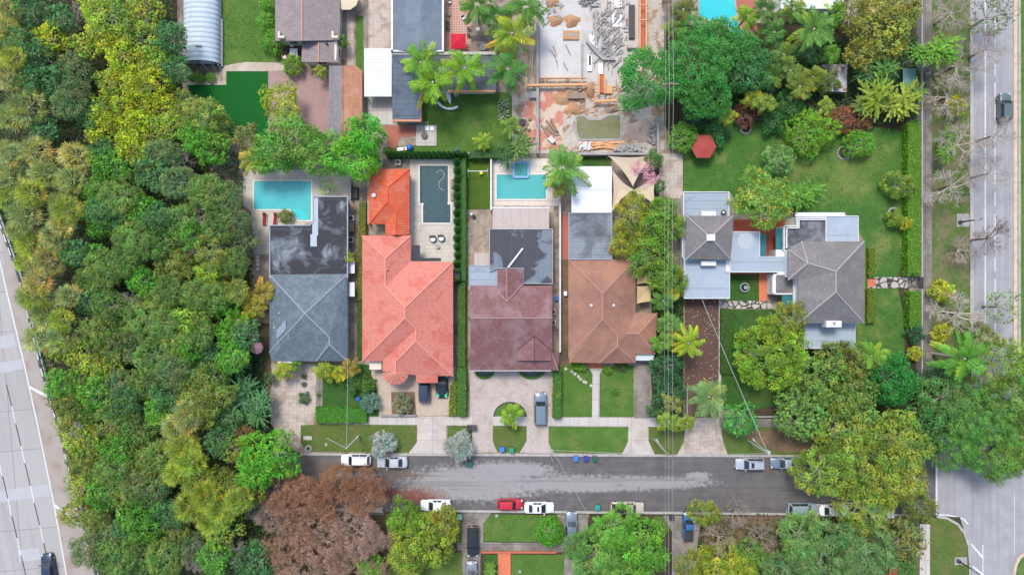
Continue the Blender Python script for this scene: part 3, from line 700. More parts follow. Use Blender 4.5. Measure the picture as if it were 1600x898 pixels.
# --- lots: soil and lawns
sheet('lot_ground', [(285, -60), (1443, -60), (1443, 711), (470, 708), (430, 690), (385, 400), (285, 160)], G0 - .03, m_dirt)
sheet('lot_ground', [(600, 799), (1500, 807), (1512, 850), (1516, 960), (600, 960)], G0 - .03, m_soil)
sheet('garden_soil', [(1035, 40), (1443, 30), (1443, 230), (1068, 245), (1035, 190)], G0 - .01, m_soil)
sheet('garden_soil', [(1018, 240), (1068, 240), (1068, 660), (1018, 660)], G0 - .012, m_soil)
sheet('garden_soil', [(1180, 540), (1443, 520), (1443, 712), (1160, 690)], G0 - .015, m_soil)
LAWNS = [
    ('lawn', [(344, -60), (440, -60), (440, 97), (385, 98), (346, 103)], m_lawn),
    ('lawn', rect(556, 25, 569, 240), m_lawn), ('lawn', [(598, 230), (660, 226), (661, 150), (735, 143), (795, 145), (812, 170), (812, 236), (598, 240)], m_lawn),
    ('lawn', [(1068, 200), (1210, 180), (1417, 205), (1416, 560), (1400, 575), (1335, 560), (1335, 505), (1351, 505), (1351, 377), (1320, 332), (1160, 330), (1140, 300), (1068, 300)], m_lawn_big),
    ('lawn', rect(1139, 428, 1186, 470), m_lawn_dark), ('lawn', [(1127, 483), (1210, 483), (1250, 545), (1340, 545), (1340, 600), (1180, 640), (1127, 640)], m_lawn_dark),
    ('lawn', [(503, 575), (560, 568), (596, 572), (592, 650), (503, 648)], m_lawn_dark),
    ('lawn', [(877, 568), (925, 575), (925, 651), (877, 651)], m_lawn), ('lawn', [(937, 575), (990, 570), (990, 651), (937, 651)], m_lawn),
    ('lawn', [(470, 662), (651, 664), (651, 690), (640, 707), (478, 705), (470, 690)], m_lawn_brown),
    ('lawn', [(699, 665), (738, 665), (738, 708), (699, 708)], m_lawn_brown), ('lawn', [(770, 665), (823, 666), (822, 690), (812, 707), (778, 706), (770, 692)], m_lawn_brown),
    ('lawn', [(857, 666), (982, 667), (980, 692), (972, 708), (866, 707), (858, 695)], m_lawn), ('lawn', [(1014, 667), (1070, 667), (1068, 690), (1058, 709), (1023, 709), (1014, 690)], m_lawn_brown),
    ('lawn', [(1127, 668), (1290, 668), (1290, 710), (1136, 710), (1130, 695)], m_lawn_brown),
    ('verge', rect(1456, -60, 1515, 640), m_verge), ('verge', rect(1594, -60, 1700, 640), m_lawn),
    ('lawn', [(1453, 808), (1480, 811), (1494, 819), (1504, 832), (1511, 852), (1513, 880), (1514, 960), (1453, 960)], m_lawn_brown),
    ('verge', [(1588, 900), (1592, 878), (1604, 866), (1700, 866), (1700, 960), (1588, 960)], m_lawn),
    ('lawn', [(604, 802), (722, 802), (722, 846), (604, 846)], m_lawn_brown), ('lawn', rect(604, 862, 723, 960), m_lawn_brown),
    ('lawn', [(766, 803), (870, 804), (884, 822), (884, 847), (755, 845), (755, 818)], m_lawn), ('lawn', rect(799, 866, 900, 960), m_lawn), ('lawn', rect(756, 866, 778, 960), m_lawn_dark),
    ('lawn', [(1020, 806), (1060, 806), (1030, 850)], m_lawn_brown), ('verge', rect(1340, 808, 1436, 960), m_verge),
]
for n, p, m in LAWNS: sheet(n, p, G0, m)
sheet('artificial_turf', [(293, 133), (354, 133), (354, 112), (419, 112), (419, 216), (345, 216), (308, 175)], G0 + .01, m_turf)
sheet('artificial_turf', rect(729, 248, 766, 327), G0 + .01, m_turf2)
sheet('soil_strip', [(1408, 130), (1419, 130), (1419, 250), (1422, 380), (1416, 430), (1420, 450), (1424, 520), (1423, 640), (1414, 640), (1413, 500), (1404, 452), (1404, 430), (1412, 400), (1410, 340), (1417, 300), (1416, 220)], G0 + .012, m_soil)
# --- paving on the lots
PAVE = [
    ('sand_border', [(292, 126), (345, 127), (345, 106), (360, 101), (385, 97), (420, 98), (441, 99), (450, 111), (353, 111.5), (353, 133), (292, 133)], m_sand),
    ('sand_border', [(284, 128), (291, 131), (299, 152), (295, 153), (285, 135)], m_sand),
    ('dirt_yard', rect(284, 97, 348, 127), m_dirt), ('concrete_strip', rect(337, -60, 345, 105), m_drive_grey), ('concrete_strip', rect(277, -60, 285, 130), m_drive_grey),
    ('paver_patio', [(419, 111), (447, 110), (472, 108), (515, 104), (515, 215), (419, 215)], m_pinkpave),
    ('concrete_path', [(541, 20), (552, 20), (554, 103), (543, 103)], m_drive_old), ('concrete_path', rect(568, -60, 574, 110), m_drive_grey),
    ('bare_yard', rect(576, -60, 612, 76), m_drive_old), ('concrete_patio', rect(575, 150, 614, 195), m_walk),
    ('tiled_patio', rect(692, -60, 736, 80), m_redpave), ('concrete_path', [(736, 56), (765, 55), (840, 56), (840, 64), (736, 64)], m_walk_dirty),
    ('brick_patio', [(600, 196), (652, 196), (652, 212), (625, 215), (618, 232), (609, 232)], m_redbrick),
    ('building_site', [(820, -60), (1038, -60), (1038, 240), (800, 240), (800, 150)], m_rubble),
    ('broken_floor', [(842, 143), (895, 140), (898, 170), (880, 175), (878, 232), (842, 236)], m_redfloor), ('broken_floor', [(822, 155), (838, 150), (838, 215), (812, 215), (815, 195)], m_redfloor),
    ('broken_floor', [(905, 220), (975, 220), (975, 236), (905, 236)], m_redfloor),
    ('clean_slab', rect(844, 40, 908, 121), m_cleanslab), ('poured_slab', [(843, -60), (1000, -60), (1000, 85), (962, 112), (962, 150), (920, 122), (843, 122)], m_slab),
    ('travertine_deck', [(380, 265), (547, 265), (547, 310), (486, 348), (470, 352), (420, 352), (420, 397), (398, 397), (392, 330), (380, 320)], m_deck),
    ('travertine_deck', rect(641, 248, 714, 412), m_deck), ('side_yard', rect(545, 300, 567, 470), m_dirt), ('side_yard', rect(729, 328, 768, 580), m_dirt),
    ('side_yard', rect(707, 408, 717, 585), m_drive_grey), ('pale_deck', rect(767, 248, 876, 322), m_palepatio), ('pale_deck', rect(768, 321, 866, 332), m_drive_old),
    ('brick_strip', rect(879, 335, 889, 405), m_redbrick), ('side_yard', rect(874, 405, 889, 570), m_litter), ('grass_strip', rect(905, 243, 955, 262), m_lawn_dark),
    ('court_floor', rect(1030, 240, 1067, 310), m_drive_old), ('red_court', rect(1146, 343, 1226, 425), m_saltillo), ('red_court', rect(1139, 424, 1215, 429), m_saltillo),
    ('red_path', rect(1186, 425, 1198, 470), m_orangewalk), ('flagstone_path', rect(1125, 470, 1207, 482), m_cobble), ('flagstone_path', rect(1356, 433, 1421, 450), m_cobble), ('flagstone_path', rect(1418, 433, 1443, 450), m_dkcobble),
    ('paver_path', [(1356, 436), (1368, 434), (1366, 448), (1356, 448)], m_orangewalk), ('drive_edge', rect(1123, 468, 1126, 650), m_walk),
    ('old_drive', [(419, 568), (497, 568), (502, 648), (490, 652), (490, 663), (470, 664), (470, 694), (466, 700), (424, 664), (419, 610)], m_drive_old),
    ('step_path', rect(494, 566, 504, 650), m_walk_dirty), ('paver_drive', [(582, 566), (650, 566), (650, 585), (712, 573), (709, 600), (703, 648), (592, 652), (593, 620), (580, 585)], m_coralpave),
    ('circular_drive', [(732, 578), (872, 578), (862, 610), (862, 652), (734, 652), (734, 600)], m_circ),
    ('sidewalk', [(570, 651), (1120, 652), (1120, 666.5), (1070, 666.5), (570, 663)], m_walk), ('sidewalk', [(1120, 653), (1300, 655), (1443, 690), (1443, 702), (1300, 668), (1120, 667)], m_walk_dirty),
    ('driveway_apron', [(652, 650), (697, 650), (697, 708), (638, 708), (652, 690)], m_drive), ('driveway_apron', [(738, 650), (770, 650), (770, 688), (776, 706), (738, 707)], m_circ),
    ('driveway_apron', [(823, 652), (857, 652), (857, 690), (864, 708), (812, 707), (823, 688)], m_circ),
    ('driveway_apron', [(982, 652), (1012, 652), (1013, 688), (1023, 710), (972, 709), (982, 688)], m_drive), ('driveway_apron', [(1071, 666), (1125, 667), (1130, 690), (1137, 710), (1058, 710), (1069, 690)], m_drive_old),
    ('driveway_apron', rect(1078, 650, 1124, 668), m_drive_old), ('concrete_drive', rect(991, 562, 1016, 653), m_drive_grey),
    ('garden_walk', [(919, 573), (943, 573), (937, 584), (936, 652), (925, 652), (926, 584)], m_walk), ('flagged_drive', rect(1070, 467, 1123, 652), m_litter),
    ('avenue_sidewalk', [(1443, -60), (1456, -60), (1456, 604), (1443, 604)], m_walk_dirty),
    ('sidewalk', rect(1437, 818, 1453, 960), m_walk), ('sidewalk', [(1390, 851), (1438, 851), (1438, 866), (1390, 866)], m_walk_dirty),
    ('concrete_drive', [(722, 801), (768, 801), (755, 818), (755, 847), (751, 862), (750, 960), (724, 960), (722, 862)], m_drive_grey),
    ('sidewalk', [(714, 846), (884, 848), (884, 862), (714, 860)], m_walk_dirty), ('concrete_drive', [(870, 803), (920, 803), (915, 850), (905, 960), (878, 960), (884, 826)], m_drive_grey),
    ('concrete_drive', [(1036, 805), (1096, 805), (1090, 850), (1088, 960), (1050, 960), (1050, 830)], m_drive_grey), ('orange_path', rect(778, 862, 798, 960), m_orangewalk),
    ('brown_yard', [(1100, 806), (1230, 806), (1220, 960), (1100, 960)], m_litter), ('side_yard', rect(1418, 606, 1458, 700), m_soil),
    ('litter_patch', [(1150, 672), (1290, 672), (1290, 706), (1215, 706), (1180, 690)], m_litter),
    ('wood_edge', [(70, 560), (80, 560), (180, 960), (166, 960), (102, 680)], m_litter), ('wood_edge', [(30, 400), (60, 400), (70, 480), (62, 500)], m_litter), ('court_floor', rect(1040, 310, 1068, 470), m_drive_grey),
    ('dirt_yard', [(400, 505), (421, 505), (425, 600), (415, 650), (402, 620)], m_litter), ('paver_walk', rect(398, 397, 420, 450), m_drive_grey),
]
for n, p, m in PAVE: sheet(n, p, G0 + (.03 if n == 'clean_slab' else .02), m)
# --- shallow features given real height
def solid(name, ppts, z0, z1, mat, label=None, cat=None, group=None, kind=None, bevel=0):
    mb = MB(); mb.pprism(ppts, z0, z1); o = mb.build(name, mat, bevel=bevel)
    return tag(o, label, cat, group, kind)
# ------------------------------------------------------------------ buildings
def speck_mat():
    t = NT('petal_strewn_drive'); v = t.n('ShaderNodeTexVoronoi'); t.L(t.pos(), v.inputs['Vector']); v.inputs['Scale'].default_value = 2.6
    b = t.mix(t.noise(1.5, 5), (.075, .04, .03), (.13, .075, .06))
    k = t.math('MULTIPLY', t.step(v.outputs['Distance'], .2, .14), t.step(t.noise(.55, 4), .4, .55)); c = t.mix(k, b, (.62, .56, .52)); t.bump(t.noise(8, 3), .3, .03); return t.done(c, .9)
m_speck = speck_mat()
sheet('flagged_drive', rect(1070, 467, 1123, 600), G0 + .035, m_speck)

m_slate = tiles('slate_shingle', (.135, .175, .205), (.095, .13, .155), (.2, .235, .26), bw=.5, bh=.28, ms=.025, stainamt=.35, barrel=False, bump=.5)
m_slatecap = plain('slate_cap', (.25, .29, .315), .8, var=.15)
m_coral = tiles('coral_tile', (.56, .205, .155), (.51, .178, .133), (.46, .105, .078), bw=.34, bh=.4, ms=.025, bump=.28, mortar=(.45, .14, .1), stainamt=.6, sscale=.4, sthr=(.54, .6))
m_coralcap = plain('coral_cap', (.62, .26, .2), .7)
m_orange = tiles('orange_tile', (.6, .11, .045), (.55, .115, .05), (.56, .2, .13), bw=.34, bh=.4, mortar=(.45, .085, .04), stainamt=.45, sscale=.7)
m_orangecap = plain('orange_cap', (.62, .085, .035), .7)
m_maroon = tiles('maroon_tile', (.17, .078, .075), (.205, .1, .098), (.27, .185, .19), bw=.34, bh=.4, ms=.025, bump=.25, mortar=(.12, .05, .05), stainamt=.55, sscale=.35, sthr=(.45, .62))
m_marooncap = plain('maroon_cap', (.30, .17, .165), .7)
m_brown = tiles('brown_shingle', (.285, .145, .105), (.245, .125, .09), (.36, .185, .115), bw=.45, bh=.2, mortar=(.19, .09, .065), ms=.02, stainamt=.65, sscale=.22, sthr=(.42, .62), barrel=False, bump=.3)
m_browncap = plain('brown_cap', (.40, .23, .17), .8)
m_grey = tiles('grey_shingle', (.20, .187, .182), (.16, .15, .146), (.235, .218, .21), bw=.4, bh=.22, mortar=(.14, .13, .125), ms=.03, stainamt=.4, barrel=False, bump=.5)
m_greycap = plain('grey_cap', (.32, .295, .28), .8)
m_tan = tiles('tan_shake', (.26, .22, .215), (.21, .178, .175), (.3, .26, .25), bw=.3, bh=.5, mortar=(.22, .17, .165), ms=.03, stainamt=.4, barrel=False, bump=.5)
m_tancap = plain('orange_ridge', (.5, .27, .16), .8)
m_shedroof = tiles('orange_shake', (.50, .235, .14), (.43, .2, .12), (.55, .3, .2), bw=.6, bh=.25, mortar=(.32, .15, .1), ms=.03, stainamt=.5, barrel=False)
m_shedroof2 = tiles('weathered_shake', (.25, .235, .25), (.2, .19, .2), (.42, .2, .13), bw=.6, bh=.25, mortar=(.14, .13, .135), ms=.03, stainamt=.8, sthr=(.58, .66), barrel=False)
m_flat1 = metalroof('stained_black_membrane', (.17, .195, .225), (.03, .029, .034), 1, 4.5, .95, .5, (.36, .5), .28, edge=(.24, .265, .3))
m_flat2 = metalroof('stained_grey_membrane', (.155, .18, .21), (.05, .048, .055), 0, 2.0, .9, .5, (.47, .49), .25, edge=(.03, .03, .04))
m_flat3 = metalroof('streaked_grey_roof', (.2, .225, .25), (.075, .08, .09), 1, 1.0, .85, .5, (.42, .62), .3)
m_flat4 = metalroof('pale_blue_deck_roof', (.32, .375, .43), (.28, .33, .385), 1, 4., .5, .6, (.4, .6), .4, b=.2)
m_flat5 = metalroof('dark_pooled_roof', (.17, .18, .2), (.05, .055, .06), 1, 1.6, .9, .5, (.45, .6), .4)
m_flat6 = metalroof('weathered_blue_roof', (.28, .32, .37), (.1, .115, .135), 1, 1.2, .7, .5, (.55, .7), .35)
m_bluemetal = metalroof('blue_grey_metal', (.125, .155, .195), (.185, .215, .25), 0, .42, .6, .45, (.45, .65), .4)
m_darkmetal = metalroof('dark_blue_metal', (.09, .115, .155), (.05, .058, .072), 1, .9, .7, .4, (.45, .65), .4)
m_whitemetal = metalroof('white_corrugated', (.6, .6, .6), (.48, .47, .46), 1, .45, .5, .4, (.5, .7), .4)
m_whiteroof = metalroof('white_roof', (.62, .64, .66), (.52, .54, .57), 1, 5.0, .4, .5, (.5, .7), .3)
m_rust = metalroof('rusty_sheet', (.45, .46, .5), (.2, .1, .055), 0, .5, .9, .4, (.46, .58), .9)
m_green = metalroof('greenhouse_sheet', (.40, .47, .53), (.5, .56, .6), 1, .75, .5, .3, (.4, .7), .6)
m_paletan = metalroof('beige_panel', (.43, .365, .33), (.38, .32, .29), 0, 1.3, .6, .6, (.4, .7), .5)
m_cream = plain('cream_stucco', (.62, .55, .45), .9, dirt=.2); m_whitewall = plain('white_stucco', (.74, .73, .70), .9, dirt=.2)
m_trim = plain('white_trim', (.6, .6, .6), .6, var=.06, dirt=.2); m_orangetrim = plain('orange_trim', (.5, .22, .12), .7)
m_glass = plain('window_glass', (.045, .06, .07), .08, spec=.6); m_dark = plain('dark_metal', (.035, .037, .04), .5)
m_greymetal = plain('grey_metal', (.32, .33, .34), .45, .5); m_wood = plain('timber', (.42, .23, .12), .85, var=.3)
m_form = plain('formwork_timber', (.60, .33, .16), .85, var=.25); m_oldwood = plain('old_timber', (.26, .19, .14), .9, var=.3)
m_conc = plain('raw_concrete', (.32, .31, .3), .95, dirt=.5); m_copingw = plain('pool_coping', (.66, .6, .53), .8, dirt=.2)
m_teal = plain('teal_canvas', (.02, .14, .16), .7); m_terracotta = plain('terracotta', (.44, .13, .07), .8)

def area2(pts): return sum(pts[i - 1].x * pts[i].y - pts[i].x * pts[i - 1].y for i in range(len(pts)))
def building(name, label, cat, ppts, zeave, inset=.5, wall=None, win=True, z0=G0, group=None, frame=None):
    """empty + wall part (outline is the eave seen in the photo, walls stand inset below it)"""
    wall = wall or m_cream
    pts = [P(x, y, zeave) for x, y in ppts]
    if area2(pts) < 0: pts = pts[::-1]
    c = sum((Vector(p) for p in pts), Vector()) / len(pts); c.z = 0
    t = thing(name, label, cat, c, 0, group); n = len(pts)
    ins = []
    for i in range(n):
        a, b, d = pts[i - 1], pts[i], pts[(i + 1) % n]
        e1 = (b - a).to_2d().normalized(); e2 = (d - b).to_2d().normalized()
        n1 = Vector((-e1.y, e1.x)); n2 = Vector((-e2.y, e2.x)); m = n1 + n2
        k = m.length_squared
        off = m * (2 * inset / k) if k > .3 else n1 * inset
        ins.append(Vector((b.x + off.x, b.y + off.y)))
    mb = MB(); mb.prism(ins, z0 - .1, zeave - .03); mb.build('wall', wall, t)
    if win:
        for i in range(n):
            a, b = ins[i], ins[(i + 1) % n]; e = b - a; L = e.length
            if L < 2.6: continue
            k = max(1, int(L / 3.6)); nr = Vector((e.y, -e.x)).normalized(); ang = math.atan2(e.y, e.x)
            for j in range(k):
                q = a + e * ((j + .5) / k) 
                hz = min(2.2, zeave - .5); cz = z0 + (hz + .9) / 2; hh = max(.5, hz - .9)
                mb = MB()
                for (dx, dz, sx, sz) in [(-.6, 0, .08, hh + .08), (.6, 0, .08, hh + .08), (0, hh / 2, 1.28, .08), (0, -hh / 2, 1.28, .08), (0, 0, .05, hh)]:
                    p = q + nr * .035 + e.normalized() * dx; mb.obox((p.x, p.y, cz + dz), (sx, .09, sz), ang)
                w_ = mb.build('window', frame or m_trim, t)
                mb = MB(); p = q + nr * .02; mb.obox((p.x, p.y, cz), (1.16, .03, hh - .04), ang); mb.build('pane', m_glass, w_)
    return t
def roof(t, V, F, mat, caps=(), capmat=None, thick=.16, name='roof', capr=.11):
    """pitched roof from named points (px,py,z); soffit and fascia closed"""
    ks = list(V); W = {k: P(*V[k]) for k in ks}; vs = [W[k] for k in ks]; ix = {k: i for i, k in enumerate(ks)}
    fs = []
    for f in F:
        f = f.split() if isinstance(f, str) else f; idx = [ix[k] for k in f]
        nrm = Vector()
        for a, b in zip(idx, idx[1:] + idx[:1]):
            p, q = vs[a], vs[b]; nrm += Vector(((p.y - q.y) * (p.z + q.z), (p.z - q.z) * (p.x + q.x), (p.x - q.x) * (p.y + q.y)))
        fs.append(idx if nrm.z > 0 else idx[::-1])
    n = len(vs); edges = {}
    for f in fs:
        for a, b in zip(f, f[1:] + f[:1]): edges.setdefault((min(a, b), max(a, b)), []).append((a, b))
    allv = vs + [v - Vector((0, 0, thick)) for v in vs]
    allf = [tuple(f) for f in fs] + [tuple(i + n for i in f[::-1]) for f in fs]
    for k, l in edges.items():
        if len(l) == 1: a, b = l[0]; allf.append((b, a, a + n, b + n))
    mb = MB(); mb.v = [tuple(v) for v in allv]; mb.f = allf; o = mb.build(name, mat, t)
    bm = bmesh.new(); bm.from_mesh(o.data); bmesh.ops.triangulate(bm, faces=[f for f in bm.faces if len(f.verts) > 3]); bm.to_mesh(o.data); bm.free()
    setuv_roof(o)
    if caps:
        mb = MB()
        for c in caps:
            c = c.split()
            for a, b in zip(c[:-1], c[1:]): mb.tube(W[a] + Vector((0, 0, .03)), W[b] + Vector((0, 0, .03)), capr, capr, 6)
        mb.build('ridge_cap', capmat or mat, t)
    return o
def flat(t, ppts, z, mat, name='flat_roof', lip=.0, lipmat=None, thick=.18):
    mb = MB(); mb.pprism(ppts, z - thick, z); o = mb.build(name, mat, t)
    if lip:
        pts = [P(x, y, z + .12) for x, y in ppts]; mb = MB()
        for i in range(len(pts)):
            a, b = pts[i], pts[(i + 1) % len(pts)]; c = (a + b) / 2; d = b - a
            mb.obox((c.x, c.y, z + .04), (d.length + lip * .9, lip, .2 + .002 * i), math.atan2(d.y, d.x))
        mb.build('parapet', lipmat or m_trim, t)
    return o
def pz(t, name, x0, y0, x1, y1, z0, z1, mat): mb = MB(); mb.pbox(x0, y0, x1, y1, z0, z1); return mb.build(name, mat, t)
def vents(t, pts, mat=None, name='roof_vent'):
    for (x, y, z, r) in pts:
        p = P(x, y, z); mb = MB(); mb.lathe((p.x, p.y, z - .4), [(r * .6, 0), (r * .6, .3), (r, .32), (r * .9, .42), (r * .3, .5)], 12); mb.build(name, mat or m_trim, t)

# ===== house with slate hip roof and black flat rear roof
OUT1 = [(421, 352), (484, 352), (489, 347), (489, 307), (543, 307), (543, 564), (494, 564), (424, 563), (421, 550)]
h1 = building('slate_roof_house', 'slate blue hip roofed house with stained black flat rear roof beside the turquoise pool', 'house', OUT1, 3.0, .45, m_cream)
flat(h1, [(421.5, 352), (484, 352), (489, 347), (489, 307), (543, 307), (543, 433), (421.5, 433)], 3.25, m_flat1, lip=.14, lipmat=plain('grey_lip', (.3, .34, .38), .6))
pz(h1, 'roof_patch', 488, 309, 497, 368, 3.2, 3.27, plain('patch_grey', (.36, .40, .44), .6, dirt=.2)); pz(h1, 'roof_patch', 485, 366, 495, 385, 3.2, 3.272, MATS['patch_grey'])
V = dict(A=(421, 429, 3.3), B=(543, 428, 3.3), C=(543, 564, 3.0), D=(494, 564, 3.0), E=(424, 563, 3.0), I=(421, 550, 3.0), X=(477, 490, 5.4), Y1=(515, 527, 4.5), Y2=(515, 538, 4.5))
roof(h1, V, ['A B X', 'A X I', 'I X E', 'E X Y1 D', 'D Y1 Y2', 'D Y2 C', 'B C Y2 Y1 X'], m_slate, ['A X', 'B X', 'I X', 'X Y1 Y2', 'Y2 D', 'Y2 C'], m_slatecap)
mb = MB(); mb.poly([P(432, 517, 3.75), P(447, 498, 4.3), P(447, 514, 4.05), P(433, 530, 3.55)]); o = mb.build('roof_patch', plain('patch_slate', (.22, .27, .32), .8), h1)
o.location.z += .12
vents(h1, [(436, 489, 4.0, .12), (428, 512, 3.6, .12)]); pz(h1, 'skylight', 545, 406, 554, 427, 2.2, 2.4, m_trim); pz(h1, 'skylight', 545, 441, 554, 463, 2.2, 2.4, m_trim); pz(h1, 'awning', 434, 563, 461, 567, 2.5, 2.6, m_trim)
# ===== coral tile house
OUT2 = [(566, 368), (642, 368), (642, 408), (708, 409), (708, 587), (634, 586), (618, 597), (602, 585), (597, 565), (566, 564)]
h2 = building('coral_tile_house', 'large house with coral pink barrel tile roof and round turret over a paver drive', 'house', OUT2, 3.3, .5, m_whitewall)
V = dict(A=(566, 368, 3.3), B=(642, 368, 3.3), V1=(642, 408, 3.3), C=(708, 409, 3.3), G=(708, 587, 3.3), J=(684, 587, 3.3), K=(684, 598, 3.1), K2=(650, 598, 3.1), K3=(650, 586, 3.3), D=(566, 564, 3.3), E=(598, 564, 3.3),
         R1=(602, 404, 5.0), R2=(602, 447, 5.0), R3=(633, 480, 6.4), R4=(633, 497, 6.4), W1=(650, 514, 5.5), R6=(650, 533, 5.5), T1=(618, 565, 4.2), T0=(618, 582, 4.2))
V['t1'] = (637, 584, 3.3); V['t0'] = (598, 580, 3.3)
roof(h2, V, ['A B R1', 'B V1 R2 R1', 'V1 C R3 R2', 'A R1 R2 R3 R4 D', 'D R4 W1 E', 'E W1 R6 T1', 'E T1 T0 t0', 'R6 K3 t1 T0 T1', 'R6 G J K3', 'K3 J K K2', 'C G R6 W1 R4 R3'], m_coral,
     ['A R1', 'B R1', 'R1 R2 R3 R4', 'C R3', 'R4 D', 'R4 W1 R6', 'R6 T1 T0', 'R6 G'], m_coralcap)
mb = MB(); c0 = P(618, 582, 4.3); ring = [P(618 - 20.5 * math.cos(a), 583 + 18 * math.sin(a), 3.25) for a in [math.pi * i / 8 for i in range(9)]]
mb.v = [tuple(c0)] + [tuple(r) for r in ring] + [tuple(r - Vector((0, 0, .15))) for r in ring]; mb.f = [(0, i + 2, i + 1) for i in range(8)] + [(i + 1, i + 2, i + 11, i + 10) for i in range(8)]
o = mb.build('turret_roof', m_coral, h2); setuv_roof(o)
mb = MB(); [mb.tube(c0, r + Vector((0, 0, .03)), .08, .06, 5) for r in ring]; mb.build('turret_rib', m_coralcap, h2)
vents(h2, [(605, 421, 5.2, .16), (658, 517, 5.4, .13), (682, 515, 4.3, .13), (590, 508, 4.3, .1)], m_coralcap)
pz(h2, 'porch_roof', 577, 564, 596, 577, 2.0, 2.3, m_cream); pz(h2, 'rear_awning', 644, 383, 656, 408, 2.6, 2.75, plain('black_canvas', (.03, .034, .045), .7)); pz(h2, 'rear_awning', 658, 403, 689, 408, 2.6, 2.75, MATS['black_canvas'])
pz(h2, 'side_awning', 710, 420, 718, 440, 2.5, 2.62, MATS['black_canvas'])
# pool house
OUT2b = [(576, 264), (640, 264), (640, 368), (602, 368), (602, 350), (576, 350)]
hb = building('orange_pool_house', 'small orange tile roofed annex between the coral house and the clipped shrub row', 'outbuilding', OUT2b, 3.0, .4, m_whitewall)
V = dict(A=(576, 264, 3.), B=(640, 264, 3.), C=(640, 367, 3.), D=(602, 367, 3.), E=(602, 350, 3.), F=(576, 350, 3.), R1=(606, 293, 4.4), R2=(606, 315, 4.4), R3=(619, 330, 4.0), R4=(619, 367, 4.0))
roof(hb, V, ['A B R1', 'A R1 R2 F', 'F R2 R3 E', 'E R3 R4 D', 'B C R4 R3 R2 R1'], m_orange, ['A R1', 'B R1', 'R1 R2 R3 R4', 'R2 F'], m_orangecap)
vents(hb, [(584, 305, 3.8, .35)])
# ===== maroon tile house
OUT3 = [(735, 445), (861, 445), (861, 550), (872, 551), (872, 578), (735, 578)]
h3 = building('maroon_tile_house', 'maroon tile roofed house with grey membrane rear roofs above a circular drive', 'house', OUT3, 3.0, .45, m_cream)
V = dict(A=(735, 446, 3.8), B=(863, 446, 3.8), R1=(735, 497, 5.2), R2=(863, 497, 5.2), C=(862, 578, 3.0), D=(735, 578, 3.0)); roof(h3, V, ['A B R2 R1', 'R1 R2 C D'], m_maroon, ['R1 R2'], m_marooncap)
V = dict(a=(777, 420, 3.9), b=(792, 420, 4.55), c=(792, 471, 4.55), d=(777, 454, 3.9), e=(817, 420, 3.9), f=(817, 444, 3.9)); roof(h3, V, ['a b c d', 'b e f c'], m_maroon, ['b c', 'd c', 'f c'], m_marooncap, name='rear_wing_roof')
V = dict(a=(808, 547, 3.85), b=(835, 525, 4.5), c=(861, 547, 3.85), d=(861, 563, 3.85), e=(835, 563, 4.5), f=(808, 563, 3.85)); roof(h3, V, ['a b e f', 'b c d e'], m_maroon, ['b e', 'a b', 'b c'], m_dark, .5, name='porch_gable', capr=.05)
V = dict(a=(861, 550, 3.5), b=(872, 551, 3.2), c=(872, 578, 2.98), d=(861, 578, 3.02)); roof(h3, V, ['a b c d'], m_maroon, ['a c'], m_marooncap, name='side_lean_to')
f3 = flat(h3, [(765, 358), (863, 358), (863, 443), (818, 443), (818, 419), (776, 419), (765, 424)], 3.3, m_flat2, lip=.1, lipmat=MATS['grey_lip']); flat(h3, [(733, 415), (777, 415), (777, 451), (733, 451)], 3.1, m_flat6, lip=.1, lipmat=MATS['grey_lip'])
mb = MB(); mb.pprism([(766, 359), (862, 359), (862, 443), (818, 443), (818, 420), (766, 420)], G0, 3.05); mb.pbox(735, 417, 776, 450, G0, 2.9); mb.build('wall', m_cream, h3)
mb = MB(); mb.tube(P(794, 418, 3.5), P(817, 388, 3.5), .16, .16, 8); mb.build('roof_duct', m_trim, h3)
mb = MB(); mb.pbox(737, 576, 861, 580, 2.75, 3.0); mb.build('gutter', m_conc, h3)
t = thing('patio_cover', 'beige panel patio roof between the aqua spa pool and the maroon house', 'patio cover', P(814, 340), 0); pz(t, 'roof_panel', 770, 325, 858, 358, 2.7, 2.82, m_paletan)
pz(t, 'beam', 769, 323.5, 859, 325.5, 2.6, 2.86, m_trim); [pz(t, 'post', x, 325, x + 1.5, 326.5, G0, 2.6, m_trim) for x in (771, 800, 829, 856)]
t = thing('beige_box_shed', 'small beige roofed box shed on the dirt strip beside the grey rear roof', 'shed', P(752, 405), 0); pz(t, 'wall', 742, 396, 763, 414, G0, 2.0, m_cream); pz(t, 'roof', 741, 395, 764, 415, 2.0, 2.1, m_paletan)
# ===== brown shingle house
OUT4 = [(888, 405), (992, 405), (992, 489), (1027, 489), (1024, 553), (993, 553), (993, 567), (937, 567), (889, 566)]
h4 = building('brown_shingle_house', 'house with patched brown shingle hip roof behind two square front lawns', 'house', OUT4, 3.0, .45, m_cream)
V = dict(A=(888, 405, 3.), B=(993, 405, 3.), C=(993, 489, 3.), D=(1027, 489, 3.), E=(1024, 553, 3.), F=(993, 553, 3.), G=(993, 567, 3.), Hh=(936, 567, 3.), I=(888, 556, 3.), I2=(890, 566, 3.0), R1=(942, 458, 5.2), R2=(942, 498, 5.2), R3=(965, 524, 4.5), R4=(965, 541, 4.5), W1=(978, 521, 4.1), W2=(998, 521, 4.1))
roof(h4, V, ['A B R1', 'A R1 R2 I', 'I R2 I2', 'I2 R2 R3 Hh', 'Hh R3 R4', 'Hh R4 G', 'B C W1 F G R4 R3 R2 R1', 'C D W2 W1', 'D E W2', 'W1 W2 E F'], m_brown,
     ['A R1', 'B R1', 'R1 R2', 'R2 I', 'R2 R3 R4', 'R4 Hh', 'R4 G', 'W1 W2', 'W2 D', 'W2 E'], m_browncap, capr=.07)
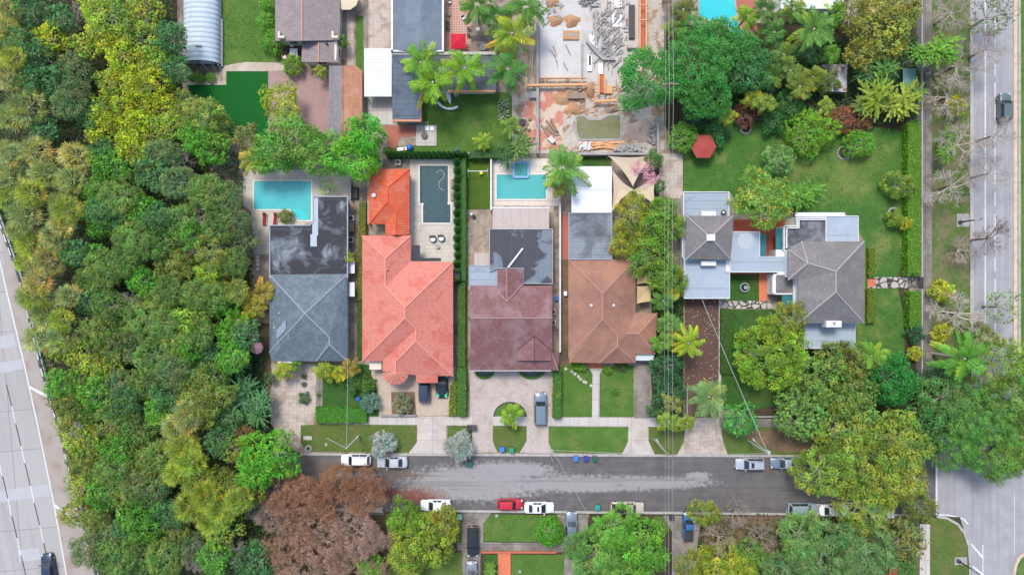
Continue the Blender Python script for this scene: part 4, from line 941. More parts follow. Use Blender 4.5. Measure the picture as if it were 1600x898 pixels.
vents(h4, [(924, 477, 4.6, .22), (959, 477, 4.6, .22)]); vents(h4, [(969, 464, 4.0, .12)], m_dark)
flat(h4, rect(889, 333, 956, 405), 3.1, m_flat3, lip=.1, lipmat=MATS['grey_lip']); flat(h4, rect(893, 260, 956, 332), 2.9, m_whiteroof)
mb = MB(); mb.pbox(891, 335, 954, 404, G0, 2.9); mb.build('wall', m_cream, h4); [pz(h4, 'carport_post', x, y, x + 1.5, y + 1.5, G0, 2.72, m_trim) for x, y in ((894, 262), (953, 262), (894, 328), (953, 328))]
pz(h4, 'garage_eave', 993, 553, 1022, 563, 2.2, 2.35, plain('pale_metal', (.5, .55, .58), .5)); pz(h4, 'porch_step', 919, 567, 943, 575, G0, .35, m_terracotta)
pz(h4, 'roof_patch', 910, 407, 911, 408, 3.0, 3.01, m_browncap)
# ===== grey shingle compound on the right
cmp_ = thing('grey_compound_house', 'rambling grey and pale blue roofed house round a red tiled court', 'house', P(1210, 440), 0)
def wallb(t, ppts, z, m=None): mb = MB(); mb.pprism(ppts, G0 - .05, z); return mb.build('wall', m or m_whitewall, t)
wallb(cmp_, [(1070, 302), (1138, 302), (1138, 464), (1070, 464), (1070, 345), (1072, 345)], 2.95)
flat(cmp_, rect(1068, 300, 1139, 345), 3.15, m_flat6, lip=.12); flat(cmp_, [(1066, 343), (1140, 343), (1140, 466), (1069, 466), (1069, 405), (1066, 400)], 3.2, m_flat4, lip=.1)
tw = wallb(cmp_, rect(1076, 341, 1143, 402), 4.8); V = dict(A=(1072, 337, 4.9), B=(1146, 337, 4.9), C=(1142, 406, 4.9), D=(1072, 405, 4.9), X=(1110, 371, 6.6)); roof(cmp_, V, ['A B X', 'B C X', 'C D X', 'D A X'], m_grey, ['A X', 'B X', 'C X', 'D X'], m_greycap)
pz(cmp_, 'skylight', 1104.5, 366, 1117.5, 376, 6.3, 6.75, m_trim); pz(cmp_, 'dormer', 1096, 330, 1119, 337, 3.2, 4.2, m_trim); pz(cmp_, 'dormer', 1096, 407, 1119, 415, 3.2, 4.2, m_trim)
vents(cmp_, [(1131, 332, 3.6, .42)], m_dark); vents(cmp_, [(1131, 332, 3.75, .2)], m_trim)
wallb(cmp_, rect(1143, 364, 1185, 423), 2.9); flat(cmp_, [(1141.5, 362), (1187, 362), (1187, 401), (1231, 401), (1231, 425), (1141.5, 425)], 3.1, m_flat4, lip=.1)
pz(cmp_, 'white_landing', 1134, 407, 1140, 425, 2.8, 3.4, m_trim)
mb = MB(); p = P(1166, 377, 3.2); mb.lathe((p.x, p.y, 3.0), [(1.35, 0), (1.3, .14), (1.1, .17)], 28); mb.build('roof_disc', plain('disc_grey', (.36, .4, .45), .7), cmp_)
pz(cmp_, 'teal_awning', 1187, 365, 1197, 400, 2.4, 2.5, m_teal); pz(cmp_, 'teal_awning', 1212, 357, 1222, 390, 2.4, 2.5, m_teal); pz(cmp_, 'teal_awning', 1222, 457, 1239, 496, 2.6, 2.7, m_teal)
wallb(cmp_, [(1224, 353), (1243, 353), (1243, 339), (1339, 339), (1339, 376), (1224, 376)], 3.05); flat(cmp_, [(1227, 356), (1246, 356), (1246, 343), (1290, 343), (1290, 387), (1227, 387)], 3.3, m_flat5)
flat(cmp_, rect(1290.5, 337.5, 1341, 378), 3.45, m_flat4, lip=.1); flat(cmp_, rect(1243, 332, 1320, 338), 3.2, m_whiteroof)
mb = MB()
for a, b in [((1226, 353), (1245, 353)), ((1225, 353), (1225, 390)), ((1229, 356), (1229, 388)), ((1245, 354), (1245, 340)), ((1248, 356), (1248, 342)), ((1245, 340), (1290, 340)), ((1229, 356), (1248, 356)), ((1248, 343), (1290, 343))]:
    a = P(*a, 3.6); b = P(*b, 3.6); c = (a + b) / 2; d = b - a; mb.obox((c.x, c.y, 3.45), (d.length, .18, .45 + .003 * len(mb.v) / 8), math.atan2(d.y, d.x))
mb.build('parapet', m_trim, cmp_)
pz(cmp_, 'side_stair', 1212, 390, 1231, 401, G0, 3.0, m_trim); pz(cmp_, 'chimney', 1291, 501, 1315, 511, 4.5, 6.2, m_trim); pz(cmp_, 'chimney_cap', 1302, 503, 1306, 507, 6.2, 6.35, m_conc)
wallb(cmp_, [(1235, 392), (1256, 381), (1346, 381), (1346, 501), (1251, 501), (1251, 433), (1235, 433)], 5.4)
V = dict(a=(1231, 390, 5.5), b=(1252, 377, 5.5), c=(1350, 377, 5.5), d=(1350, 505, 5.5), e=(1247, 505, 5.5), f=(1247, 437, 5.5), g=(1231, 437, 5.5), R1=(1306, 424, 7.8), R2=(1306, 456, 7.8), K=(1262, 411, 6.6))
roof(cmp_, V, ['b c R1 K', 'a b K', 'a K g', 'g K f', 'f K R1 R2 e', 'e R2 d', 'c d R2 R1'], m_grey, ['b K', 'K R1 R2', 'c R1', 'd R2', 'e R2', 'a K', 'g K'], m_greycap)
wallb(cmp_, rect(1209, 428, 1246, 460), 3.0); flat(cmp_, rect(1213, 430, 1243, 457), 3.2, m_grey); pz(cmp_, 'balcony_wall', 1239.5, 438, 1246.5, 505, 3.0, 3.4, m_trim); pz(cmp_, 'balcony_wall', 1207, 432, 1212.5, 458, 2.6, 3.25, m_trim); pz(cmp_, 'balcony_wall', 1215, 425, 1231, 429.5, 2.6, 3.3, m_trim)
wallb(cmp_, rect(1260, 500, 1332, 541), 2.9); flat(cmp_, rect(1257, 504, 1336, 544), 3.15, m_flat4, lip=.1)
for (x0, y0, x1, y1, zz) in [(1070, 466, 1138, 466, 1.5), (1257, 544, 1336, 544, 1.5)]:
    pass
# windows on the compound's courtyard faces
for (x, y, a) in [(1085, 463.6, 0), (1105, 463.6, 0), (1125, 463.6, 0), (1270, 540.6, 0), (1295, 540.6, 0), (1320, 540.6, 0), (1345.6, 400, 1), (1345.6, 430, 1), (1345.6, 460, 1), (1345.6, 490, 1)]:
    p = P(x, y, 2.95 if a == 0 else 5.4); mb = MB(); mb.obox((p.x + (.04 if a else 0), p.y - (0 if a else .04), 1.6), ((1.4, .1, 1.3) if a == 0 else (.1, 1.4, 1.3))); f_ = mb.build('window', m_trim, cmp_)
    mb = MB(); mb.obox((p.x + (.08 if a else 0), p.y - (0 if a else .08), 1.6), ((1.2, .06, 1.1) if a == 0 else (.06, 1.2, 1.1))); mb.build('pane', m_glass, f_)
# ===== top row
OUTT = [(430, -60), (531, -60), (531, 64), (529, 98), (471, 98), (471, 66), (430, 66)]
ht = building('tan_shake_house', 'tan shake roofed house with orange ridge beside the metal greenhouse lawn', 'house', OUTT, 3.0, .4, m_cream)
V = dict(a=(430, -60, 3.), b=(472, -60, 4.8), c=(531, -60, 3.), d=(531, 63, 3.), e=(472, 64, 4.8), f=(430, 64, 3.)); roof(ht, V, ['a b e f', 'b c d e'], m_tan, ['b e'], m_tancap)
V = dict(a=(472, 64, 2.9), b=(498, 64, 3.6), c=(529, 64, 2.8), d=(529, 98, 2.8), e=(498, 97, 3.6), f=(471, 97, 2.9)); roof(ht, V, ['a b e f', 'b c d e'], m_tan, ['b e'], m_tancap, name='porch_roof')
for x in (434, 518):
    mb = MB(); mb.pbox(x, 49, x + 3, 59, 3.2, 4.2); mb.pbox(x, 56, x + 10, 59.5, 3.2, 4.21); mb.build('gable_ornament', m_cream, ht)
vents(ht, [(510, 68, 3.6, .2)], m_dark)
pz(ht, 'timber_deck', 441, 64, 471, 97, G0, .3, plain('deck_brown', (.14, .07, .05), .8))
hs = building('orange_shake_shed', 'orange and grey shake gabled outbuilding on the pink paver patio', 'outbuilding', rect(513, 104, 566, 222), 2.6, .35, m_cream)
V = dict(a=(514, 103, 2.6), b=(535, 103, 3.7), b2=(556, 102, 3.0), c=(566, 111, 2.6), d=(566, 222, 2.6), e=(535, 222, 3.7), f=(513, 222, 2.6))
roof(hs, dict((k, V[k]) for k in 'bcde') | {'b2': V['b2']}, ['b b2 c d e'], m_shedroof, ['b e'], m_shedroof); roof(hs, dict((k, V[k]) for k in 'abef'), ['a b e f'], m_shedroof2)
hg = building('blue_metal_house', 'blue grey standing seam metal roofed house with royal palms at its corner', 'house', [(612, -60), (692, -60), (692, 80), (612, 80)], 3.2, .35, m_cream)
V = dict(a=(613, -60, 3.2), b=(657, -60, 4.0), c=(691, -60, 3.2), d=(691, 79, 3.2), e=(657, 79, 4.0), f=(613, 79, 3.2)); roof(hg, V, ['a b e f', 'b c d e'], m_bluemetal)
for x0, y0, x1, y1 in [(611, -60, 614, 81), (690.5, -60, 693.5, 81), (611, 78.5, 693, 81)]: pz(hg, 'fascia', x0, y0, x1, y1, 3.1, 3.34 + x0 * 1e-5, m_trim)
wallb(hg, rect(616, 84, 654, 186), 2.6, m_cream); wallb(hg, rect(655, 88, 772, 140), 2.6, m_cream)
flat(hg, rect(613, 86, 657, 187), 2.9, m_darkmetal); flat(hg, rect(657.5, 86, 775, 141), 2.8, metalroof('dark_flat', (.12, .13, .15), (.07, .07, .08), 1, 3, .7, .5)); pz(hg, 'orange_fascia', 613, 187, 657, 190, 2.5, 2.9, m_orangetrim); pz(hg, 'orange_fascia', 700, 141, 775, 144, 2.5, 2.8, m_orangetrim)
pz(hg, 'flashing', 613, 81, 775, 85.5, 2.7, 3.0, m_walk); pz(hg, 'orange_fascia', 655.5, 145, 658, 190, 2.4, 2.85, m_orangetrim)
t = thing('carport', 'white corrugated carport roof between the dark blue metal roof and orange shed', 'carport', P(591, 113), 0); pz(t, 'roof_sheet', 569, 76, 612, 151, 2.7, 2.8, m_whitemetal); [pz(t, 'post', x, y, x + 1.3, y + 1.3, G0, 2.7, m_trim) for x, y in ((570, 78), (610, 78), (570, 148), (610, 148))]
# greenhouse
t = thing('greenhouse', 'long barrel vaulted ribbed metal greenhouse at the top edge by the wood', 'greenhouse', P(311, 30), 0)
a = P(282, -60, 2.0); b = P(339, 96, 2.0); xc = (a.x + b.x) / 2; rx = (b.x - a.x) / 2; ys = np.arange(b.y, a.y, .1)
mb = MB(); K = 18
for j, y in enumerate(ys):
    q = 1 + .012 * math.sin(y * 2 * math.pi / .75)
    for i in range(K + 1):
        th = math.pi * i / K; mb.v.append((xc + rx * q * math.cos(th), y, .5 + 2.1 * q * math.sin(th) ** .8))
for j in range(len(ys) - 1):
    for i in range(K): m = j * (K + 1) + i; mb.f.append((m, m + K + 1, m + K + 2, m + 1))
mb.build('vault', m_green, t, smooth=True)
mb = MB(); mb.v = [(xc + rx * math.cos(math.pi * i / K) * .98, b.y - .05 - .5 * math.sin(math.pi * i / K), .5 + 2.05 * math.sin(math.pi * i / K) ** .8 * .97) for i in range(K + 1)] + [(xc + rx * math.cos(math.pi * i / K), b.y, .5 + 2.1 * math.sin(math.pi * i / K) ** .8) for i in range(K + 1)]
mb.f = [tuple(range(K + 1))] + [(i, i + 1, K + 2 + i, K + 1 + i) for i in range(K)]; mb.build('end_wall', m_glass, t)
mb = MB(); 
for i in range(2, K - 1, 3): x = xc + rx * math.cos(math.pi * i / K); mb.tube((x, b.y - .6, .2), (x, b.y - .25, .5 + 2.0 * math.sin(math.pi * i / K) ** .8), .05, .05, 6)
mb.build('end_frame', m_trim, t); mb = MB(); p = P(312, 92, 2.3); mb.obox((p.x, p.y, 2.0), (2.0, .7, .1), -.1, .0); mb.build('skylight', m_flat4, t)
mb = MB(); mb.box(a.x, b.y, 0, a.x + .15, a.y, .55); mb.box(b.x - .15, b.y, 0, b.x, a.y, .55); mb.build('base_wall', m_conc, t)
p = P(310, 72, 2.7); mb = MB(); mb.obox((p.x, p.y, 2.68), (.9, .22, .12)); mb.build('hatch', m_oldwood, t)
# rusty shed
t = thing('rusty_shed', 'rusty corrugated metal shed in the shade of the palms near the yellow tree', 'shed', P(1305, 120), 0); pz(t, 'wall', 1299, 102, 1322, 142, G0, 2.0, m_oldwood)
V = dict(a=(1281, 102, 2.0), b=(1302, 101, 2.6), c=(1324, 101, 2.1), d=(1323, 144, 2.1), e=(1300, 143, 2.6), f=(1296, 143, 2.3), g=(1296, 112, 2.2)); roof(t, V, ['a b e f g', 'b c d e'], m_rust, ['b e'], m_trim, .06)
t = thing('green_shed', 'dark green box shed beside the hedge under yellow palms', 'shed', P(1424, 125), 0); pz(t, 'wall', 1412, 108, 1430, 140, G0, 1.9, plain('deep_green', (.02, .06, .055), .6)); pz(t, 'roof', 1411, 107, 1431, 141, 1.9, 2.0, plain('sea_green', (.12, .24, .22), .5)); 
t = thing('white_roof_house', 'pale flat roofed building behind the palms at the top edge beside the yellow tree', 'house', P(1270, 0), 0); pz(t, 'wall', 1222, -60, 1316, 10, G0, 2.9, m_whitewall); pz(t, 'roof', 1220, -60, 1318, 14, 2.9, 3.1, m_whiteroof)
# pool houses etc
for nm, lab, ppts, zb in [('boundary_wall', 'grey boundary wall between the building site and its west neighbour', rect(838, 30, 842, 240), 1.2), ('boundary_wall', 'grey wall along the foot of the building site', rect(903, 238.5, 1030, 242), 1.5),
        ('boundary_wall', 'tall wall between the building site and the power line lane', rect(1027, 180, 1030, 240), 1.8), ('garden_wall', 'low wall behind the bare brown trees beside the street', rect(462, 795, 598, 797), .7),
        ('garden_wall', 'second low wall farther back among the bare brown trees', rect(490, 857, 562, 859), .7), ('boundary_wall', 'long white wall between the maroon and brown houses', rect(874, 316, 876.5, 550), 1.6),
        ('garden_wall', 'low orange wall fronting the lawn below the street', rect(752, 861.5, 870, 864), .6), ('boundary_wall', 'dark wall between the slate house side yard and the croton hedge', rect(574, 270, 576, 350), 1.6),
        ('boundary_wall', 'white wall dividing the turf strip from the spa deck', rect(766, 248, 768.5, 328), 1.3), ('garden_wall', 'low wall across the coral house front gate', [(593, 648), (650, 648), (650, 650), (593, 650)], .8),
        ('boundary_wall', 'grey wall along the avenue sidewalk north of the flagstone gate', rect(1440, -60, 1442.5, 432), 1.5), ('boundary_wall', 'grey wall along the avenue sidewalk south of the flagstone gate', rect(1440, 452, 1442.5, 640), 1.5),
        ('boundary_wall', 'grey concrete wall on the east side of the metal greenhouse', rect(345, 30, 347.5, 104), .6), ('boundary_wall', 'thin wall west of the red brick patio', rect(566, 150, 568, 215), 1.2),
        ('garden_wall', 'dark low wall below the old shaded front garden', rect(1183, 650, 1225, 652), .5), ('boundary_wall', 'pale wall along the pool deck beside the side yard of the slate house', rect(546, 285, 548, 312), 1.5),
        ('garden_wall', 'low wall at the side of the flagged drive near the pale palm', rect(1073, 605, 1075, 650), .6)]:
    solid(nm, ppts, 0, zb, {'low orange': m_terracotta}.get(lab[:10], m_trim if 'white' in lab else m_conc), lab, 'wall')
# pools
def watermat(name, c, c2):
    t = NT(name); n = t.noise(1.2, 4, .6, dist=1.0); col = t.mix(t.noise(.25, 2), c, c2); t.bump(n, .25, .05); m = t.done(col, .12, 0, .35)
    tr = t.n('ShaderNodeBsdfTransparent'); t.val(tr.inputs[0], (.75, .95, .97)); ms = t.n('ShaderNodeMixShader'); ms.inputs[0].default_value = .38
    t.L(t.b.outputs[0], ms.inputs[1]); t.L(tr.outputs[0], ms.inputs[2]); t.L(ms.outputs[0], t.nt.nodes['Material Output'].inputs['Surface']); return m
def pool(label, ppts, wm, floor, cop=m_copingw, steps=(), w=2.2, z=G0 + .12, name='swimming_pool'):
    pts = [P(x, y, z) for x, y in ppts]; c = sum(pts, Vector()) / len(pts); c.z = 0
    t = thing(name, label, 'pool', c, 0); mb = MB(); mb.prism(pts, .02, z - .09); mb.build('basin', floor, t)
    for s in steps: mb = MB(); mb.pprism(s[0], z - .1, z - .05 + .005 * s[1]); mb.build('step', s[2], t)
    mb = MB(); mb.poly([(p.x, p.y, z - .02) for p in pts]); o = mb.build('water', wm, t)
    if o.data.polygons[0].normal.z < 0: o.data.flip_normals()
    mb = MB(); n = len(pts); s = 1 if area2(pts) > 0 else -1
    for i in range(n):
        a, b = pts[i], pts[(i + 1) % n]; d = b - a; nr = Vector((d.y, -d.x, 0)).normalized() * s * w / 20; c_ = (a + b) / 2 + nr
        mb.obox((c_.x, c_.y, z / 2 + .02), (d.length + w / 10 * .9, w / 10, z + .004 * i), math.atan2(d.y, d.x))
    mb.build('coping', cop, t); return t
w_turq = watermat('turquoise_water', (.03, .52, .58), (.07, .62, .67)); w_dark = watermat('dark_pool_water', (.006, .045, .065), (.01, .06, .085)); w_aqua = watermat('aqua_water', (.03, .42, .43), (.06, .5, .5)); w_mud = watermat('muddy_water', (.17, .16, .055), (.28, .26, .12))
m_turqfl = plain('pool_floor', (.10, .62, .66), .6); m_darkfl = plain('dark_pool_floor', (.01, .06, .085), .6); m_aquafl = plain('aqua_floor', (.10, .5, .5), .6); m_pale = plain('pale_step', (.3, .78, .8), .6); m_mudfl = plain('mud_floor', (.2, .18, .06), .9); m_bluestep = plain('blue_step', (.06, .22, .42), .5)
pool('turquoise swimming pool with cut corner steps beside the red loungers', [(397, 283), (486, 283), (486, 344), (466, 344), (453, 327), (397, 327)], w_turq, m_turqfl, steps=[([(456, 326), (470, 326), (485, 343), (467, 343)], 2, m_pale)])
pool('long dark teal swimming pool with a white hose floating in it', [(656, 259), (700, 259), (700, 319), (704, 319), (704, 348), (661, 348), (661, 318), (656, 318)], w_dark, m_darkfl, steps=[(rect(657, 260, 659, 317), 1, plain('dark_step', (.05, .16, .22), .5))])
pool('aqua swimming pool with blue rimmed steps behind the maroon house', rect(776, 273, 853, 311), w_aqua, m_aquafl, steps=[(rect(777, 273, 779, 310), 1, m_bluestep), (rect(781, 273, 782.5, 310), 2, m_bluestep), (rect(851, 273, 853, 310), 1, m_bluestep)])
pool('small raised blue rimmed spa set into the aqua pool', rect(804, 256, 824, 275), watermat('spa_water', (.06, .28, .26), (.08, .33, .3)), m_aquafl, plain('blue_tile', (.16, .33, .55), .4), w=3.2, z=.5, name='spa')
pool('kidney shaped turquoise pool at the top edge beside a red deck', [(1092, -60), (1146, -60), (1148, 5), (1152, 30), (1160, 55), (1158, 63), (1146, 60), (1138, 40), (1110, 32), (1092, 26)], w_turq, m_turqfl, steps=[([(1130, -20), (1148, -20), (1148, 10), (1140, 8)], 2, m_pale)], cop=m_redpave)
pool('abandoned construction pool filled with murky olive water', [(901, 183), (912, 182), (920, 188), (938, 188), (952, 181), (969, 181), (969, 217), (907, 217), (901, 206)], w_mud, m_mudfl, m_conc, w=3)
sheet('red_deck', [(1146, -60), (1180, -60), (1182, 40), (1194, 68), (1186, 72), (1170, 66), (1158, 58), (1152, 30)], G0 + .03, m_redbrick)
sheet('dirt_heap', [(1168, 60), (1210, 55), (1240, 90), (1250, 120), (1215, 110), (1190, 85)], G0 + .03, m_drive_grey)
# ------------------------------------------------------------------ vehicles
def paint(name, c, rough=.28):
    if name in MATS: return MATS[name]
    t = NT(name); t.b.inputs['Coat Weight'].default_value = .6; t.b.inputs['Coat Roughness'].default_value = .08
    return t.done(t.mix(t.noise(1.2, 4), mul(c, .93), mul(c, 1.05)), rough, 0, .5)
m_tyre = plain('tyre_rubber', (.02, .02, .02), .8); m_rim = plain('wheel_rim', (.4, .4, .42), .35, .7); m_cglass = plain('car_glass', (.02, .028, .035), .06, spec=.7, var=.05)
m_lamp = plain('lamp_lens', (.6, .62, .62), .2); m_red = plain('tail_lens', (.35, .02, .02), .3); m_blk = plain('black_plastic', (.03, .03, .032), .6)
# per kind: (station x fraction from rear -.5..+.5, half width frac, deck height), cabin (x rear base, rear top, front top, front base), heights
CARS = {
 'sedan': dict(L=4.7, W=1.82, belt=.92, hood=.80, trunk=.95, roof=1.42, cab=(-.36, -.21, .05, .22)),
 'suv': dict(L=4.6, W=1.88, belt=1.05, hood=1.02, trunk=1.05, roof=1.68, cab=(-.47, -.41, .08, .23)),
 'bigsuv': dict(L=5.0, W=1.98, belt=1.1, hood=1.08, trunk=1.1, roof=1.82, cab=(-.48, -.43, .1, .23)),
 'pickup': dict(L=5.4, W=1.95, belt=1.1, hood=1.08, trunk=1.1, roof=1.75, cab=(-.08, -.04, .14, .25)),
 'sports': dict(L=4.6, W=1.98, belt=.75, hood=.68, trunk=.85, roof=1.15, cab=(-.32, -.1, .05, .24)),
 'coupe': dict(L=4.5, W=1.82, belt=.9, hood=.8, trunk=.92, roof=1.32, cab=(-.34, -.17, .03, .2)),
}
def car(kind, px, py, deg, col, label, name='parked_car', cat='car', z=.02, sunroof=False, k=1.0, group=None, roofcol=None, rails=False, accent=None, topz=None):
    q = CARS[kind]; L, W = q['L'] * k, q['W'] * k; b = P(px, py, .8); b.z = z; t = thing(name, label, cat, (0, 0, 0), 0, group)
    belt, hood, trunk, rf = q['belt'], q['hood'], q['trunk'], q['roof']; x0, x1, x2, x3 = [c * L for c in q['cab']]
    secs = [(-.5, .78, trunk - .28), (-.485, .88, trunk - .1), (-.44, .96, trunk - .02), (-.3, 1, (trunk + belt) / 2), (-.05, 1, belt), (.18, .99, belt - .01), (.3, .97, (hood + belt) / 2), (.42, .92, hood - .05), (.475, .82, hood - .14), (.5, .66, hood - .3)]
    mb = MB(); prof = []
    for fx, fw, zt in secs:
        x = fx * L; hw = W / 2 * fw
        r = [(-hw * .96, .22), (-hw, .42), (-hw * .99, zt - .18), (-hw * .93, zt - .05), (-hw * .78, zt), (0, zt + .03), (hw * .78, zt), (hw * .93, zt - .05), (hw * .99, zt - .18), (hw, .42), (hw * .96, .22)]
        prof.append([(x, y, zz) for y, zz in r])
    n = len(prof[0]); vs = [v for r in prof for v in r]; fs = []
    for i in range(len(prof) - 1):
        for j in range(n): fs.append((i * n + j, (i + 1) * n + j, (i + 1) * n + (j + 1) % n, i * n + (j + 1) % n))
    fs += [tuple(range(n))[::-1], tuple(range((len(prof) - 1) * n, len(prof) * n))]
    mb.add(vs, fs); 
    body = mb.build('body', col, t, smooth=True)
    hb_, ht = W * .445, W * .36; zb = belt - .03
    def ringpt(x, hw, zz): return [(x, -hw, zz), (x, hw, zz)]
    # roof panel (curved) + pillars
    def cab(sc, zt, mat, nm):
        st = [(x0, hb_ * .93, zb), (x1, ht * .96, zt - .03), ((x1 + x2) / 2, ht, zt), (x2, ht * .97, zt - .02), (x3, hb_ * .95, zb)]
        mbb = MB(); r = []
        for x, hw, zz in st: r.append([(x, -hw, zz - .001), (x, -hw * .55, zz + (.03 if zz > zb else 0)), (x, 0, zz + (.045 if zz > zb else 0)), (x, hw * .55, zz + (.03 if zz > zb else 0)), (x, hw, zz - .001)])
        v = [p for rr in r for p in rr]; base = len(v)
        f = []
        for i in range(4):
            for j in range(4): f.append((i * 5 + j, (i + 1) * 5 + j, (i + 1) * 5 + j + 1, i * 5 + j + 1))
        # sides down to the belt
        for s, j in ((-1, 0), (1, 4)):
            vv = [(x1, s * hb_, zb), ((x1 + x2) / 2, s * hb_, zb), (x2, s * hb_, zb)]; bi = len(v); v += vv
            f += [(0 + j, 5 + j, bi), (5 + j, 10 + j, bi + 1, bi), (10 + j, 15 + j, bi + 2, bi + 1), (15 + j, 20 + j, bi + 2)]
        mbb.add(v, f); return mbb
    cb = cab(1, rf, None, None); cb.build('cabin', roofcol or col, t)
    def lerp(a, b, u): return tuple(a[i] + (b[i] - a[i]) * u for i in range(3))
    def glass(nm, A, B, C, D, off, u0=.1, u1=.9, v0=.08, v1=.92):
        # A,B bottom; D,C top
        def pt(u, v): return Vector(lerp(lerp(A, B, u), lerp(D, C, u), v)) + Vector(off)
        c = MB(); c.add([pt(u0, v0), pt((u0 + u1) / 2, v0) + Vector(off) * .8, pt(u1, v0), pt(u1, v1), pt((u0 + u1) / 2, v1) + Vector((0, 0, .045)), pt(u0, v1)], [(0, 1, 4, 5), (1, 2, 3, 4)]); c.build(nm, m_cglass, t)
    e = .035
    glass('windshield', (x3, -hb_ * .95, zb), (x3, hb_ * .95, zb), (x2, ht * .97, rf - .02), (x2, -ht * .97, rf - .02), (e * .7, 0, e), .05, .95)
    glass('rear_window', (x0, -hb_ * .93, zb), (x0, hb_ * .93, zb), (x1, ht * .96, rf - .03), (x1, -ht * .96, rf - .03), (-e * .7, 0, e), .08, .92, .12, .9)
    for s in (-1, 1):
        c = MB()
        A = Vector((x1 * .97, s * hb_, zb + .06)); B = Vector((x2 + .25, s * hb_, zb + .06)); Cc = Vector((x2 - .05, s * (ht + .01), rf - .12)); D = Vector((x1 + .1, s * (ht + .01), rf - .12)); o_ = Vector((0, s * .04, .012))
        M1 = (A + B) / 2; M2 = (Cc + D) / 2
        c.add([A + o_, M1 - Vector((.04, 0, 0)) + o_, M2 - Vector((.04, 0, 0)) + o_, D + o_, M1 + Vector((.04, 0, 0)) + o_, B + o_, Cc + o_, M2 + Vector((.04, 0, 0)) + o_], [(0, 1, 2, 3), (4, 5, 6, 7)]); c.build('side_window', m_cglass, t)
        c = MB(); c.obox((x3 - .25, s * (W / 2 + .07), belt + .02), (.16, .22, .14)); c.build('mirror', col, t)
        c = MB(); c.obox((L * .455, s * W * .34, hood - .17), (.22, .34, .14), -s * .35); c.build('headlight', m_lamp, t, bevel=.03)
        c = MB(); c.obox((-L * .487, s * W * .36, trunk - .17), (.12, .32, .16), s * .25); c.build('tail_light', m_red, t, bevel=.02)
        for xx in (-.3, .31):
            c = MB(); y = s * (W / 2 - .12); r = .33 if rf < 1.6 else .37
            c.tube((xx * L, y - .11, r), (xx * L, y + .11, r), r, r, 16); w_ = c.build('wheel', m_tyre, t, smooth=False)
            c = MB(); c.tube((xx * L, y + s * .08, r), (xx * L, y + s * .125, r), r * .62, r * .55, 12); c.build('rim', m_rim, w_)
    if sunroof: c = MB(); c.box(-.35 if x1 < -.9 else x1 + .3, -ht * .6, rf + .03, x2 - .25, ht * .6, rf + .058); c.build('sunroof', m_cglass, t)
    if rails:
        for s in (-1, 1): c = MB(); c.box(x1 + .1, s * ht * .86 - .03, rf + .01, x2 - .1, s * ht * .86 + .03, rf + .09); c.build('roof_rail', m_greymetal if rails == 1 else m_blk, t)
    if kind == 'pickup':
        c = MB(); c.box(-L * .47, -W * .40, trunk - .01, x0 - .08, W * .40, trunk + .05); c.build('bed_cover', m_blk, t)
    c = MB(); c.box(-L * .497, -W * .3, .35, -L * .47, W * .3, .52); c.build('rear_bumper', m_blk, t); c = MB(); c.box(L * .46, -W * .25, .35, L * .5, W * .25, .5); c.build('grille', m_blk, t)
    # shut lines on bonnet
    c = MB(); c.box(L * .235, -W * .39, hood + .02, L * .243, W * .39, belt - .005 if belt > hood else hood + .06); c.build('wiper_cowl', m_blk, t)
    if accent:
        for s in (-1, 1): c = MB(); c.obox((L * .36, s * W * .34, hood - .06), (L * .2, W * .2, .12), -s * .15); c.build('fender', accent, t, bevel=.04); c = MB(); c.obox((-L * .34, s * W * .40, trunk - .1), (L * .2, W * .14, .2)); c.build('fender', accent, t, bevel=.04)
    t.location = b; t.rotation_euler.z = math.radians(deg); return t
pw = paint('pearl_white', (.72, .73, .74)); ps = paint('silver', (.42, .44, .47)); pg = paint('grey_blue', (.16, .19, .23)); pr = paint('bright_red', (.48, .015, .03)); pt_ = paint('champagne', (.46, .40, .33)); ptl = paint('silver_teal', (.22, .29, .31))
pb = paint('gloss_black', (.015, .017, .022)); pn = paint('navy', (.018, .03, .06)); pbl = paint('metallic_blue', (.03, .11, .27)); psb = paint('slate_blue', (.13, .18, .23)); pgr = paint('lime_green', (.05, .5, .22)); plg = paint('light_silver', (.36, .4, .45))
car('suv', 556, 718, 180, pw, 'white suv parked on the north kerb, westernmost car on the street', rails=1)
car('sedan', 612.5, 722, 180, ps, 'silver sedan parked behind the white suv beside the silvery shrub')
car('suv', 1172, 724.5, 180, plg, 'light grey suv with sunroof parked below the pole with the transformer', sunroof=True, rails=1, k=.98)
car('coupe', 1227, 723.5, 180, psb, 'slate blue convertible with pale top half under the big yellow green tree', roofcol=plg, k=1.)
car('sedan', 680.5, 789.5, 180, pw, 'white sedan parked on the south kerb beside the yellow green tree')
car('suv', 797, 787, 0, pr, 'bright red suv parked on the south kerb', k=.85)
car('sedan', 842.5, 793, 0, pw, 'white sedan with black sunroof parked in front of the red suv', sunroof=True, k=.98)
car('pickup', 980, 793, 0, pt_, 'champagne pickup truck with black bed cover on the south kerb', name='pickup_truck', cat='truck', k=.95)
car('suv', 1255, 795, 0, ptl, 'silver teal suv half covered by the grey green tree at the kerb', k=1.05)
car('sedan', 1304, 797, 0, pw, 'white sedan almost hidden under the yellow green corner tree')
car('suv', 1374, 800, 0, ps, 'silver car mostly hidden under the corner tree near the avenue')
car('bigsuv', 739, 845, -90, pb, 'black suv in the concrete drive south of the street', z=G0 + .03, k=.92)
car('sedan', 737, 900, 90, pg, 'dark grey car at the bottom edge behind the black suv', z=G0 + .03)
car('sedan', 893, 824, 90, psb, 'slate blue sedan in the drive with its rear under a green tree', z=G0 + .03, k=1.05)
